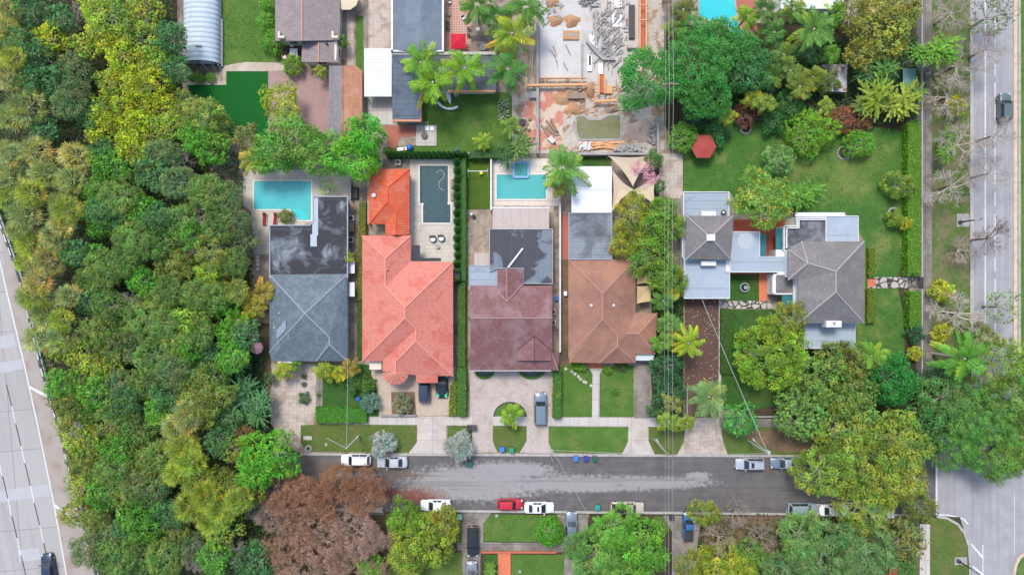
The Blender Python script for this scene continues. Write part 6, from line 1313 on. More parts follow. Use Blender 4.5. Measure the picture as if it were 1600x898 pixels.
solid('board_stack', [(921, 54), (933, 57), (933, 76), (921, 66)], .15, .5, m_trim, 'white folded sheet left of the ladder on site', 'sheet'); solid('board_stack', rect(918, 86, 925, 111), .15, .5, mwht, 'tall white frame with dark window on site', 'frame'); solid('frame_window', rect(920, 87, 923.5, 102), .4, .53, m_dark, 'dark opening in the tall white frame', 'opening')
solid('white_form', rect(935, 99, 942, 116), .3, .8, mwht, 'white sheet with black marks at the trench form head', 'sheet'); solid('trench_wall', [(917, 60), (922, 66), (934, 80), (944, 90), (962, 91), (962, 94), (942, 94), (930, 82), (916, 66)], .1, .7, m_conc, 'angled low concrete wall crossing the site', 'wall')
solid('trench_wall', rect(929, 18, 933, 70), .1, .6, m_conc, 'straight low wall in the middle of the site', 'wall'); solid('trench_wall', rect(908, 68, 911, 122), .1, .5, m_conc, 'low wall at the right edge of the pale slab', 'wall'); solid('block_pile', rect(981, 75, 997, 79), .1, .5, m_dark, 'dark slot frame on the right of the slab', 'frame')
parts('ladder', 'aluminium ladder standing on the building site', 'ladder', 941, 48, [('rail', m_greymetal, lambda m: m.box(.18, -1.9, .1, .25, 1.9, .2)), ('rail', m_greymetal, lambda m: m.box(-.25, -1.9, .1, -.18, 1.9, .2)), ('rungs', m_greymetal, lambda m: [m.box(-.18, -1.8 + i * .33, .12, .18, -1.73 + i * .33, .18) for i in range(11)])], rz=.05)
def moundm(px, py, rx, ry, h, m, label, seed=0, name='soil_heap'):
    rs = np.random.default_rng(seed + int(px)); p = P(px, py, 0); mb = MB(); N = 14; K = 6
    for k in range(K + 1):
        for i in range(N):
            a = 2 * math.pi * i / N; r = 1 - k / K; w_ = 1 + .18 * math.sin(3 * a + px) + .1 * math.sin(5 * a)
            mb.v.append((p.x + rx * .1 * r * w_ * math.cos(a), p.y + ry * .1 * r * w_ * math.sin(a), G0 - .05 + h * (1 - r ** 1.6) + rs.normal(0, .05 * abs(h))))
    for k in range(K):
        for i in range(N): mb.f.append((k * N + i, k * N + (i + 1) % N, (k + 1) * N + (i + 1) % N, (k + 1) * N + i))
    mb.f.append(tuple(range(K * N, K * N + N))); return tag(mb.build(name, m, smooth=True), label, 'heap')
m_osand = ground('orange_sand', (.36, .2, .1), (.42, .26, .15), (.3, .17, .1), s1=2, fine=.3); m_psand = ground('pale_sand', (.46, .34, .27), (.52, .4, .32), None, s1=2, fine=.3)
for a in [(862, 5, 12, 10, .6, m_osand, 'orange sand heap at the top edge of the site'), (868, 34, 13, 10, .6, m_osand, 'orange sand heap on the slab, left one'), (893, 34, 14, 12, .6, m_osand, 'orange sand heap on the slab, right one'), (880, 155, 22, 11, .5, m_osand, 'flat orange sand spread below the long beam'), (922, 143, 9, 14, .8, m_osand, 'orange soil heap beside the trench form'),
    (896, 173, 16, 10, .6, m_osand, 'brown sand heap at the muddy pool head'), (998, 205, 24, 18, 1.0, m_psand, 'large pale pink sand heap right of the muddy pool'), (930, 167, 9, 9, -.1, m_soil, 'dark dug pit above the muddy pool'), (957, 172, 12, 6, .7, m_oldwood, 'dark soil bank against the pool wall'), (893, 195, 9, 16, .4, m_rubble, 'rubble bank left of the muddy pool')]: moundm(*a)
rs_ = random.Random(4)
def pile(px, py, w_, h_, n, L, m, label, name, cat, ang=0, sc=.08):
    t = thing(name, label, cat, P(px, py)); mb = MB()
    for i in range(n): c = P(px + rs_.uniform(-w_, w_), py + rs_.uniform(-h_, h_)); mb.obox((c.x, c.y, G0 + rs_.uniform(.1, .5)), (L * rs_.uniform(.6, 1.1), sc * rs_.uniform(1, 2), sc), ang + rs_.gauss(0, .12))
    mb.build('pieces', m, t, kind='stuff')
pile(948, 228, 12, 4, 26, 3.4, m_form, 'stack of yellow timber planks below the muddy pool', 'lumber_pile', 'lumber', .03, .14); pile(858, 203, 10, 8, 8, 2.2, m_oldwood, 'old dark beams on the broken red floor', 'lumber_pile', 'lumber', -.9, .16)
pile(980, 232, 20, 5, 60, .7, m_conc, 'grey rubble strip along the foot wall of the site', 'rubble_pile', 'rubble', .4, .2); pile(914, 229, 8, 5, 40, .6, m_trim, 'white rubble beside the plank stack', 'rubble_pile', 'rubble', 1, .14); pile(1017, 212, 7, 14, 60, .4, m_conc, 'gravelly rubble at the right wall of the site', 'rubble_pile', 'rubble', .5, .15)
pile(787, 175, 9, 20, 70, .22, m_conc, 'pale rubble strip between the palms lawn and the site', 'rubble_pile', 'rubble', .5, .09); pile(950, 60, 22, 45, 110, 1.3, m_conc, 'loose grey timbers and bars over the right of the slab', 'debris', 'debris', .9, .09); pile(955, 50, 26, 50, 34, .8, m_conc, 'scattered pale boards over the right of the slab', 'debris', 'debris', .2, .09); pile(950, 60, 30, 55, 60, 1.1, m_oldwood, 'scattered dark battens over the right of the slab', 'debris', 'debris', 1.5, .07); pile(925, 160, 45, 25, 50, .8, m_form, 'broken orange battens around the muddy pool head', 'debris', 'debris', .3, .07); pile(860, 20, 18, 18, 30, .8, m_conc, 'grey offcuts at the top left of the slab', 'debris', 'debris', .6, .08)
pile(872, 90, 16, 20, 6, 1.8, m_oldwood, 'few thin dark sticks on the pale slab', 'debris', 'debris', -1.1, .06); pile(822, 200, 7, 14, 14, .8, m_oldwood, 'brown boards heaped by the site corner', 'debris', 'debris', .6, .2); pile(922, 5, 14, 8, 24, 1.1, m_dark, 'dark rebar cage pieces at the top edge of the site', 'rebar_pile', 'rebar', 0, .06)
parts('wheelbarrow', 'dark wheelbarrow on the broken red floor', 'wheelbarrow', 862, 219, [('tray', m_greymetal, lambda b: b.box(-.6, -.35, .4, .5, .35, .55)), ('wheel', m_tyre, lambda b: b.tube((.7, -.06, .2), (.7, .06, .2), .2, .2, 12)), ('handle', m_wood, lambda b: (b.tube((-1.1, -.3, .6), (.7, -.1, .25), .03), b.tube((-1.1, .3, .6), (.7, .1, .25), .03)))], rz=-.8)
solid('tarp', [(821, 205), (836, 216), (830, 222), (812, 216)], .1, .5, m_wood, 'brown sheet at the corner of the site', 'tarp'); solid('crate', rect(811, 186, 820, 195), .1, .8, m_blk, 'dark crate at the left edge of the site', 'crate'); solid('concrete_column', rect(827, 143, 838, 153), .1, .9, m_conc, 'grey concrete stub left below the long beam', 'column'); solid('formwork_box', rect(887, 145, 914, 154), .1, .8, m_oldwood, 'brown timber box form below the long beam', 'formwork'); solid('formwork_box', rect(945, 134, 957, 146), .1, .7, m_form, 'small orange box form beside the trench', 'formwork')
# ------------------------------------------------------------------ trees and plants around the houses
BR, MID, DK = (.085, .20, .022), (.06, .13, .024), (.026, .085, .02)
YG, YL, OL, GG, DG = (.14, .20, .02), (.22, .23, .02), (.12, .135, .04), (.095, .15, .062), (.02, .06, .022)
T = [  # kind, x, y, r, height, colour, label
 ('dense', 1012, 128, 50, 9, (.04, .16, .028), 'huge dark green round crowned tree, left of the pair by the wires'), ('dense', 1088, 102, 62, 10, (.045, .165, .03), 'huge dark green round crowned tree, right of the pair by the wires'),
 ('dense', 1130, 78, 46, 8.5, (.04, .15, .03), 'dark green crown between the pair of huge trees and the kidney pool'), ('broad', 1165, 110, 38, 8, (.045, .14, .035), 'dark green tree at the corner of the red pool deck'), ('dense', 1105, 155, 36, 8, (.04, .155, .028), 'dark green lower crown above the round lawn shrubs'),
 ('mango', 1190, 312, 48, 8, (.115, .22, .035), 'round tree with red tipped leaves beside the terracotta court'), ('broad', 1215, 250, 25, 4.5, (.1, .18, .05), 'small pale green tree above the red tipped tree'), ('banana', 1252, 297, 26, 4, BR, 'bright green shrubby palm right of the red tipped tree'),
 ('bush', 1260, 208, 40, 4, (.11, .22, .02), 'big round lime green bush at the top of the lawn'), ('bush', 1340, 226, 24, 3, (.08, .19, .02), 'round lime green bush beside the stone ring'), ('bush', 1067, 216, 25, 3, (.09, .19, .025), 'lumpy bright bush left of the red gazebo'), ('bush', 1117, 208, 19, 2.6, (.04, .13, .035), 'dark round bush right of the red gazebo'),
 ('oak', 1403, 290, 23, 3.5, (.11, .16, .03), 'yellow green small tree at the lawn edge by the tall hedge'), ('bush', 1398, 342, 13, 2.4, (.11, .17, .02), 'small yellow green bush below the small lawn tree'), ('bush', 1415, 350, 10, 2.2, YL, 'yellow bush touching the tall hedge strip'),
 ('oak', 1203, 552, 62, 8.5, (.115, .19, .02), 'big yellow green tree left of the pale blue front roof'), ('oak', 1228, 505, 34, 7, (.13, .15, .022), 'olive upper crown of the front yard tree by the white balcony'),
 ('olive', 1285, 592, 58, 7.5, (0.0952, 0.16, 0.036), 'olive tufted tree below the pale blue front roof'), ('olive', 1320, 570, 42, 7, (.10, .12, .032), 'brown tipped olive tree near the dark round tree'), ('olive', 1250, 640, 46, 7, (0.084, 0.16, 0.0405), 'olive tufted tree over the old front wall'), ('olive', 1330, 625, 44, 7, (0.084, 0.154, 0.036), 'olive tufted tree above the corner tree'),
 ('dense', 1388, 592, 40, 6, (0.0224, 0.128, 0.0216), 'dark round glossy tree at the foot of the big lawn'), ('palm', 1362, 556, 24, 7, (.12, .24, .03), 'bright small palm beside the pale blue front roof'), ('palm', 1345, 545, 15, 6, (.08, .17, .03), 'thin palm tucked between olive tree and lawn'),
 ('oak', 1348, 712, 72, 9, (.12, .178, .03), 'huge yellow green tree over the east end of the street'), ('oak', 1400, 690, 50, 9, (.12, .165, .03), 'yellow green crown toward the avenue on the corner tree group'), ('oak', 1285, 735, 46, 8.5, (.122, .175, .03), 'yellow green crown over the slate blue convertible'), ('oak', 1345, 790, 42, 8, (.12, .168, .03), 'yellow green crown over the hidden silver car'), ('oak', 1395, 750, 46, 8, (.155, .175, .028), 'golden green crown beside the side road paint line'), ('oak', 1315, 665, 44, 8, (.12, .165, .035), 'mid green crown behind the huge yellow green tree'), ('oak', 1435, 790, 26, 5, (.1, .12, .03), 'thin olive tree at the corner of sidewalk and side road'),
 ('willow', 1290, 862, 58, 8, (0.0952, 0.173, 0.054), 'grey green feathery tree below the street, left crown'), ('willow', 1250, 838, 38, 7.5, (0.106, 0.192, 0.0495), 'grey green feathery crown covering the silver teal suv'), ('willow', 1345, 870, 46, 7.5, (0.0896, 0.166, 0.0558), 'grey green feathery tree below the street, right crown'), ('willow', 1232, 890, 40, 7, (0.0784, 0.154, 0.045), 'dusky feathery tree at the bottom edge near the brown yard'),
 ('olive', 1410, 845, 34, 4.5, (.11, .13, .045), 'twiggy olive bush beside the bottom right sidewalk'), ('bush', 1400, 890, 28, 3, (.06, .13, .025), 'green shrub mass at the bottom edge left of the sidewalk'), ('bush', 1390, 895, 12, 3.2, (.26, .05, .03), 'red leaved shrub at the bottom edge'),
 ('coco', 1508, 560, 42, 9, (.085, .23, .03), 'big bright green palm over the end of the avenue'), ('fine', 1480, 625, 46, 8, (0.0672, 0.147, 0.036), 'mid green tree by the avenue sidewalk, west crown'), ('fine', 1530, 655, 56, 9, (0.0728, 0.166, 0.0315), 'large green tree spreading over the avenue junction'), ('fine', 1580, 630, 48, 9, (0.0784, 0.154, 0.027), 'green tree at the right edge over the avenue'), ('oak', 1560, 570, 44, 8, (0.0952, 0.154, 0.027), 'olive green tree over the avenue right of the big palm'), ('fine', 1550, 710, 44, 8, (0.0784, 0.166, 0.0252), 'bright lower crown hanging over the junction'), ('oak', 1590, 700, 40, 8, (0.0896, 0.154, 0.027), 'olive crown at the right edge above the median'), ('broad', 1450, 650, 34, 6, (0.0504, 0.128, 0.0315), 'dark green tree between lawn hedge and junction'), ('fine', 1490, 700, 38, 7, (0.0616, 0.154, 0.0252), 'green crown beside the side road stop line'), ('oak', 1535, 528, 26, 6, OL, 'sparse olive tree at the avenue stop line'), ('broad', 1465, 590, 22, 4, (.05, .1, .04), 'dusky bush by the avenue sidewalk end'), ('broad', 1440, 690, 26, 5, (0.056, 0.128, 0.036), 'dusky green crown above the side road'),
 ('bush', 1428, 552, 11, 2.6, YL, 'yellow bush at the hedge foot by the white trunk'), ('bush', 1428, 520, 14, 2.2, (.03, .09, .035), 'dark bush at the south end of the tall hedge'), ('bush', 1432, 600, 12, 2, OL, 'olive bush in the shaded strip by the avenue wall'),
 ('olive', 1375, 45, 52, 8.5, (.145, .16, .032), 'golden flecked large tree at the top by the rusty shed'), ('olive', 1400, 20, 38, 8, (.135, .15, .032), 'golden tree at the top edge beside the avenue wall'), ('olive', 1345, 85, 26, 7, (.14, .14, .03), 'golden lower crown above the rusty shed'), ('olive', 1330, 25, 30, 7, (.12, .13, .03), 'olive gold crown right of the tall top palm'),
 ('coco', 1272, 45, 36, 8.5, (.095, .21, .04), 'tall palm with long fronds at the top, left of the golden tree'), ('banana', 1440, 85, 24, 6, BR, 'bright palm clump over the avenue wall, left'), ('banana', 1462, 72, 28, 6, (.1, .22, .02), 'bright palm clump over the avenue wall, middle'), ('banana', 1482, 88, 26, 6, (.07, .19, .02), 'bright palm clump over the verge beside the wall'),
 ('banana', 1370, 160, 34, 5, (.17, .23, .025), 'yellow green large leaved palms, left clump above the lawn'), ('banana', 1405, 165, 32, 5, (.19, .23, .025), 'yellow green large leaved palms, middle clump above the lawn'), ('banana', 1425, 155, 24, 4.5, (.13, .21, .03), 'yellow green large leaved palms, right clump by the tall hedge'), ('banana', 1345, 160, 18, 4, (.14, .2, .05), 'small pale palm clump left of the yellow palms'), ('banana', 1380, 120, 26, 5.5, (.07, .16, .03), 'green banana plants behind the yellow palms'), ('banana', 1350, 115, 20, 5, (.05, .13, .04), 'dark banana plants beside the rusty shed'),
 ('areca', 1178, 155, 20, 5.5, (.15, .22, .03), 'yellow green slender palm right of the dark trees'), ('areca', 1200, 160, 18, 5.5, (.14, .21, .03), 'second yellow green slender palm right of the dark trees'), ('areca', 1134, 178, 19, 5, (.17, .23, .03), 'yellow green slender palm over the brown undergrowth'), ('areca', 1292, 165, 16, 4.5, (.17, .23, .03), 'yellow green slender palm below the rusty shed'),
 ('areca', 1205, 120, 24, 6, (.06, .13, .03), 'dark slender palm between the tall top palm and dark trees'), ('areca', 1235, 110, 24, 6, (.1, .16, .03), 'olive slender palm left of the rusty shed, lower'), ('areca', 1250, 135, 26, 6, (.12, .16, .025), 'olive gold slender palms above the big round bush'), ('areca', 1270, 120, 22, 5.5, (.13, .17, .025), 'gold slender palm left of the rusty shed'), ('areca', 1225, 85, 24, 6, (.09, .17, .035), 'green slender palm under the tall top palm'), ('areca', 1210, 50, 26, 6.5, (.06, .15, .03), 'green slender palm right of the red deck'), ('areca', 1168, 25, 22, 6.5, (.12, .22, .02), 'bright slender palm overhanging the red deck'), ('areca', 1195, 15, 26, 7, (.07, .14, .03), 'dark slender palm at the top edge right of the deck'), ('areca', 1240, 15, 26, 7, (.09, .16, .03), 'olive slender palm at the top edge by the white roof'), ('areca', 1300, 85, 18, 5, BR, 'bright small palm directly above the rusty shed'), ('areca', 1310, 20, 22, 7, (.08, .19, .02), 'bright palm at the top edge by the golden tree'),
 ('bush', 1180, 135, 24, 4, (.035, .10, .03), 'dark shrub under the slender palms by the dark trees'), ('bush', 1230, 165, 26, 3.5, (.035, .10, .025), 'dark shrub above the big round bush'), ('bush', 1165, 180, 20, 2.5, (.12, .055, .035), 'brown leaved undergrowth shrub by the lawn top'), ('bush', 1315, 190, 26, 2.5, (.15, .07, .035), 'rusty brown leaved shrubs at the top of the lawn'), ('bush', 1345, 190, 18, 2.5, (.13, .07, .035), 'rusty brown shrub under the yellow palms'), ('bush', 1205, 190, 18, 2.5, (.04, .12, .03), 'green shrub left of the big round bush'), ('bush', 1085, 185, 16, 3, (.02, .07, .03), 'dark shrub in the shade of the huge trees'), ('bush', 1290, 130, 18, 3.5, (.09, .13, .03), 'olive shrub at the left wall of the rusty shed'), ('broad', 1265, 80, 22, 5, (.04, .1, .03), 'dark shrub below the tall top palm'),
 ('areca', 1068, 15, 24, 5.5, (.1, .13, .04), 'brown green palm left of the kidney pool'), ('areca', 1055, 45, 20, 5, (.09, .16, .03), 'small palm above the huge dark tree'), ('brown', 1058, 8, 24, 5, (.25, .2, .12), 'dry brown brush by the wires at the top edge'),
 # power line strip
 ('oak', 988, 338, 32, 6.5, (.16, .175, .022), 'golden green tree beside the white carport and sails'), ('broad', 1022, 355, 30, 6, (.095, .18, .02), 'lime green tree under the wires by the pale blue house'), ('broad', 1010, 400, 36, 6, (.09, .16, .022), 'lime green tree right of the grey flat roof'), ('oak', 975, 380, 24, 6, (.15, .16, .02), 'golden twiggy crown left of the lime trees'), ('broad', 1035, 330, 24, 5.5, (.085, .17, .02), 'bright crown under the wires by the cracked court'), ('broad', 1048, 355, 22, 5.5, (.1, .17, .02), 'yellow green crown touching the pale blue roof side'), ('broad', 1035, 430, 26, 6, (.085, .16, .02), 'green crown beside the tan sails'), ('broad', 1052, 440, 24, 5, (.12, .17, .02), 'yellow green crown left of the pale blue roof'),
 ('areca', 1036, 470, 20, 5, (.07, .17, .03), 'slender palm below the tan sails under the wires'), ('areca', 1052, 460, 14, 5, (.2, .25, .02), 'yellow tipped palm under the right wire'), ('areca', 1045, 505, 22, 5, (.08, .18, .03), 'slender palm right of the brown roof wing'), ('areca', 1035, 535, 22, 5, (.09, .19, .025), 'bright slender palm beside the garage eave'), ('areca', 1055, 520, 18, 5, (.13, .18, .03), 'pale slender palm left of the bright yellow palm'), ('broad', 1040, 575, 26, 4.5, (.03, .085, .03), 'dark green bushy tree beside the grey drive'), ('broad', 1045, 610, 26, 4.5, (.028, .08, .03), 'dark green bushy tree below the first under the wires'), ('broad', 1030, 640, 18, 4, (.035, .09, .025), 'dark shrub at the end of the grey drive'),
 ('palm', 1076, 536, 25, 7, (.19, .28, .02), 'bright yellow green palm at the edge of the petal strewn drive'), ('coco', 1108, 620, 34, 7.5, (.12, .21, .07), 'pale green palm over the petal strewn drive'), ('areca', 1052, 630, 20, 5, (.15, .17, .04), 'yellowing palm left of the pale green palm'), ('areca', 1045, 658, 22, 5, (.13, .2, .02), 'yellow green palm at the sidewalk under the wires'), ('areca', 1073, 660, 16, 4.5, (.14, .2, .02), 'small yellow green palm right of the sidewalk palm'),
 ('mango', 1156, 655, 27, 5, (.05, .2, .04), 'bright green rosette leaved tree by the front sidewalk'),
 # centre gardens
 ('palm', 657, 97, 32, 8, (.10, .23, .025), 'royal palm over the blue metal roof corner'), ('palm', 676, 128, 34, 8.5, (.13, .25, .02), 'royal palm nearest the kayak, over the dark blue roof'), ('palm', 726, 106, 33, 8.5, (.12, .25, .02), 'royal palm in the middle over the dark wing roof'), ('palm', 793, 108, 32, 8, (.055, .17, .03), 'dark royal palm beside the building site'), ('palm', 800, 52, 34, 8.5, (.16, .24, .025), 'yellowing royal palm right of the round pale table'), ('palm', 822, 12, 32, 8, (.065, .17, .025), 'dark palm at the top edge by the building site'), ('palm', 745, 8, 30, 8, (.075, .17, .03), 'green palm at the top edge above the red patio'), ('palm', 775, 25, 26, 7.5, (.05, .14, .025), 'dark palm at the top edge between two royal palms'),
 ('palm', 754, 222, 17, 3.5, (.15, .24, .03), 'small pale palm at the foot of the palms lawn'), ('palm', 797, 198, 20, 4.5, (.11, .19, .03), 'feathery palm at the corner of the palms lawn'), ('banana', 812, 232, 26, 4, (.08, .15, .03), 'spiky dracaena clump above the blue rimmed spa'), ('banana', 795, 240, 18, 3.5, (.05, .12, .03), 'dark spiky clump left of the spa'), ('palm', 880, 262, 36, 7.5, (.08, .20, .035), 'large palm between the aqua pool and white carport'), ('areca', 872, 290, 20, 5, (.16, .2, .03), 'yellow tipped lower palm beside the aqua pool'),
 ('brown', 1008, 268, 24, 4.5, (.85, .48, .62), 'pink blossomed bougainvillea between the shade sails'), ('bush', 1022, 250, 14, 3.5, (.06, .13, .03), 'leafy edge of the bougainvillea by the site wall'), ('bush', 1030, 290, 10, 3, (.05, .12, .03), 'narrow shrub right of the shade sails'),
 ('yellow', 438, 158, 30, 6, (.15, .2, .02), 'round yellow flecked fruit tree between turf and pink patio'), ('bush', 458, 103, 16, 2.4, (.1, .18, .02), 'clipped round green bush below the brown deck'), ('palm', 500, 110, 14, 3.5, (.16, .2, .03), 'small yellow palm below the tan porch roof'), ('bush', 418, 35, 14, 2.5, BR, 'bright round shrub left of the tan roof, upper'), ('bush', 428, 65, 17, 2.5, BR, 'bright round shrub left of the tan roof, lower'), ('bush', 415, 8, 9, 2, BR, 'small shrub at the top edge left of the tan roof'),
 ('bush', 311, 122, 9, 1.3, BR, 'low bright shrub below the greenhouse, left'), ('bush', 329, 122, 7, 1.2, BR, 'low bright shrub below the greenhouse, right'), ('areca', 534, 65, 12, 3, MID, 'thin shrub between tan roof and side path'),
 ('broad', 460, 225, 46, 7.5, (.10, .19, .035), 'light green tree over the turquoise pool deck'), ('broad', 500, 238, 38, 7.5, (.09, .19, .03), 'light green crown left of the orange annex trees'), ('broad', 555, 245, 42, 8, (0.0784, 0.23, 0.018), 'bright green tree above the side yard croton hedge'), ('broad', 570, 212, 34, 8, (0.0672, 0.218, 0.0225), 'bright green crown below the orange shake shed'), ('broad', 425, 240, 34, 7, (0.0784, 0.192, 0.027), 'mid green crown above the turquoise pool'), ('sparse', 510, 293, 14, 3.5, (.11, .2, .03), 'thin leafy branch over the pool deck right of the pool'), ('palm', 393, 250, 26, 6, (.2, .22, .04), 'yellow palm above the left end of the pool'), ('fine', 385, 215, 20, 6, OL, 'olive tufted tree above the yellow palm'), ('bush', 447, 338, 11, 1.8, (.09, .12, .02), 'round spiky plant between the pool and the black roof'),
 ('areca', 545, 402, 11, 3.5, (.13, .2, .02), 'small palm in the slate house side yard'), ('areca', 442, 578, 18, 3.5, (.19, .24, .02), 'yellow palm in front of the slate roof, leftmost'), ('areca', 461, 572, 12, 3, (.09, .18, .03), 'green palm at the slate roof front edge'), ('areca', 508, 580, 20, 3.5, (.17, .23, .02), 'yellow green palm right of the step path'), ('areca', 530, 585, 17, 3.2, (.2, .24, .02), 'yellow palm over the small dark lawn'), ('areca', 547, 574, 18, 3.5, (.19, .16, .03), 'orange tinged palm at the slate roof corner'),
 ('bush', 553, 598, 15, 2.0, (.05, .12, .03), 'dark shrub right of the small dark lawn'), ('bush', 579, 628, 15, 2.2, (.09, .15, .11), 'bluish green rounded bush beside the beige drive'), ('bush', 575, 600, 13, 1.8, MID, 'green shrub bordering the beige drive'), ('bush', 629, 630, 15, 2.0, (.14, .15, .08), 'greyish olive bush in the drive island'), ('bush', 476, 622, 9, 1.2, (.06, .11, .05), 'spiky grey green plant in the old drive'), ('bush', 475, 600, 4, .7, (.06, .11, .05), 'small round plant in the old drive joint, lower'), ('bush', 474, 588, 4, .8, (.05, .1, .04), 'small round plant in the old drive joint, upper'), ('bush', 498, 617, 3, .6, MID, 'tiny plant on the step path'),
 ('areca', 797, 648, 22, 3.8, (.13, .23, .02), 'bright palm in the half moon drive island'), ('silver', 599, 693, 19, 3.2, (.2, .22, .19), 'silvery shrub beside the silver sedan'), ('silver', 718, 697, 24, 3.5, (.19, .21, .18), 'large silvery bush at the kerb above the dark green bin'),
 ('bush', 949, 577, 7, 1.3, (.09, .19, .02), 'small round bush right of the red porch step'), ('bush', 910, 572, 8, 1.2, (.1, .2, .02), 'bright low bush left of the red porch step'), ('bush', 897, 571, 7, 1.2, (.09, .18, .02), 'bright low bush at the brown roof corner'), ('areca', 961, 612, 8, 1.0, (.05, .15, .03), 'small starburst cycad on the right front lawn'), ('areca', 872, 615, 8, 1.6, (.14, .2, .02), 'yellow tipped hedge plant by the circular drive'), ('bush', 970, 571, 9, .9, (.08, .1, .03), 'low planting under the brown roof front edge'),
 # bottom gardens
 ('oak', 660, 842, 50, 6.5, (.13, .17, .026), 'yellow tree with twiggy top below the street'), ('oak', 635, 810, 30, 6, (.085, .155, .018), 'green yellow crown beside the white sedan'), ('oak', 692, 820, 28, 6, (.14, .15, .022), 'yellow crown near the concrete drive'), ('oak', 640, 870, 34, 6, (.14, .178, .026), 'yellow lower crown near the bare brown trees'), ('bush', 858, 830, 23, 3.2, (0.056, 0.173, 0.0135), 'dense green ball shrub on the south lawn'),
 ('fine', 930, 870, 46, 7, (0.0952, 0.198, 0.0405), 'light green tree right of the south lawn, left crown'), ('fine', 960, 825, 36, 7.5, (0.084, 0.205, 0.0252), 'green tree covering the pickup side'), ('broad', 1000, 850, 44, 7.5, (0.0784, 0.198, 0.018), 'green tree left of the wires at the bottom'), ('fine', 900, 855, 22, 6, (.07, .15, .035), 'light green crown over the slate blue sedan'), ('fine', 970, 890, 44, 7, (0.084, 0.179, 0.0252), 'green crown at the bottom edge, middle'), ('areca', 838, 0, 1, 1, MID, 'x'),
 ('oak', 1100, 800, 22, 4.5, (.13, .16, .02), 'thin yellow tree over the blue pickup'), ('bare', 1150, 800, 24, 5, (.3, .25, .2), 'leafless grey shrub tree at the south kerb'), ('bare', 1125, 840, 30, 5, (.34, .28, .22), 'leafless tree above the yellow shrubs'), ('oak', 1125, 880, 38, 5, (.155, .18, .02), 'yellow green shrub mass at the bottom right of the wires'), ('oak', 1080, 880, 24, 4.5, (.13, .15, .02), 'yellow olive shrub at the bottom by the wires'), ('bare', 1190, 840, 24, 5, (.3, .24, .2), 'leafless shrub beside the feathery tree'), ('broad', 1170, 860, 22, 4, (.08, .15, .025), 'green shrub between leafless branches'), ('oak', 1160, 885, 26, 4.5, (.16, .19, .02), 'yellow shrub at the bottom edge before the feathery trees'), ('banana', 764, 893, 13, 2.5, (.11, .2, .03), 'broad leaved plant beside the orange path'),
 ('brown', 510, 850, 50, 6.5, (.44, .30, .23), 'bare pinkish brown tree at the bottom centre of the brown group'), ('brown', 450, 842, 42, 6.5, (.41, .26, .18), 'bare brown tree, left low crown of the brown group'), ('brown', 470, 880, 44, 6, (.44, .30, .22), 'bare brown tree at the bottom edge of the brown group, left'), ('brown', 560, 880, 44, 6, (.42, .29, .2), 'bare brown tree at the bottom edge of the brown group, right'), ('brown', 562, 835, 40, 6.5, (.46, .33, .27), 'bare pale brown tree near the low garden wall'), ('brown', 440, 765, 38, 7, (.45, .26, .16), 'bare rusty brown tree at the west end of the street'), ('brown', 480, 775, 40, 7, (.4, .22, .13), 'bare rusty tree beside the bright green corner tree'), ('brown', 525, 775, 42, 7, (.38, .2, .11), 'bare rusty tree over the street below the white suv'), ('brown', 575, 775, 34, 6.5, (.38, .21, .12), 'bare rusty tree over the street below the silver sedan'), ('brown', 535, 745, 22, 7, (.36, .19, .1), 'small rusty crown reaching the white suv'), ('brown', 575, 745, 18, 6, (.36, .2, .11), 'small rusty crown reaching the silver sedan'), ('brown', 590, 845, 26, 6, (.38, .28, .23), 'bare brown crown beside the yellow tree'), ('brown', 425, 800, 30, 6, (.37, .27, .22), 'bare brown crown near the woodland edge'),
 ('broad', 580, 885, 22, 4, BR, 'bright green shrub under the brown trees'), ('mango', 420, 712, 48, 8.5, (.065, .22, .018), 'big bright green tree at the west end of the street'), ('mango', 402, 735, 30, 8, (.06, .2, .02), 'bright green lower crown over the street end'),
 # verge trees along the avenue
 ('bare', 1500, 100, 42, 7, (.42, .36, .31), 'bare tree over the avenue by the palm clump'), ('bare', 1545, 75, 34, 7, (.40, .34, .29), 'bare tree reaching over both lanes at the top'), ('bare', 1490, 20, 32, 7, (.4, .34, .3), 'bare tree at the top edge on the verge'), ('bare', 1490, 290, 40, 6.5, (.46, .40, .34), 'bare pale tree on the verge above the lamp'), ('bare', 1500, 225, 36, 6.5, (.42, .36, .3), 'bare tree on the verge beside the small verge palm'), ('bare', 1548, 372, 34, 7, (.22, .16, .13), 'dark bare tree leaning over the avenue below the lamp'), ('bare', 1500, 390, 22, 4, (.42, .34, .28), 'small bare shrub at the avenue kerb'), ('bare', 1500, 490, 42, 7, (.5, .44, .38), 'bare whitish tree by the avenue stop line'), ('bare', 1485, 150, 36, 6, (.4, .34, .28), 'bare twiggy tree on the verge left of the grey green suv'), ('bare', 1560, 210, 32, 7, (.4, .35, .3), 'bare branches over the lane below the grey green suv'), ('bare', 1550, 270, 32, 7, (.38, .33, .28), 'thin bare crown over the avenue lane dashes'),
 ('banana', 1485, 215, 14, 4, BR, 'small bright palm on the verge, upper of two'), ('banana', 1482, 243, 16, 4, (.1, .22, .02), 'small bright palm on the verge, lower of two'), ('sparse', 1548, 25, 34, 7, (.09, .12, .06), 'sparse leaved branches over the avenue at the top'), ('sparse', 1565, 480, 28, 6, (.1, .15, .06), 'sparse leafy sprays over the avenue stop line'), ('oak', 1495, 165, 14, 3, YL, 'yellow flecked shrub on the verge'), ('oak', 1470, 455, 18, 3, YL, 'yellow flecked shrub on the verge beside the sidewalk'), ('oak', 1470, 520, 14, 3, YL, 'small yellow shrub at the sidewalk above the palm'), ('sparse', 1470, 130, 14, 3, YL, 'yellow sprig below the palm clump on the verge'),
 # jungle border between the wood and the slate house
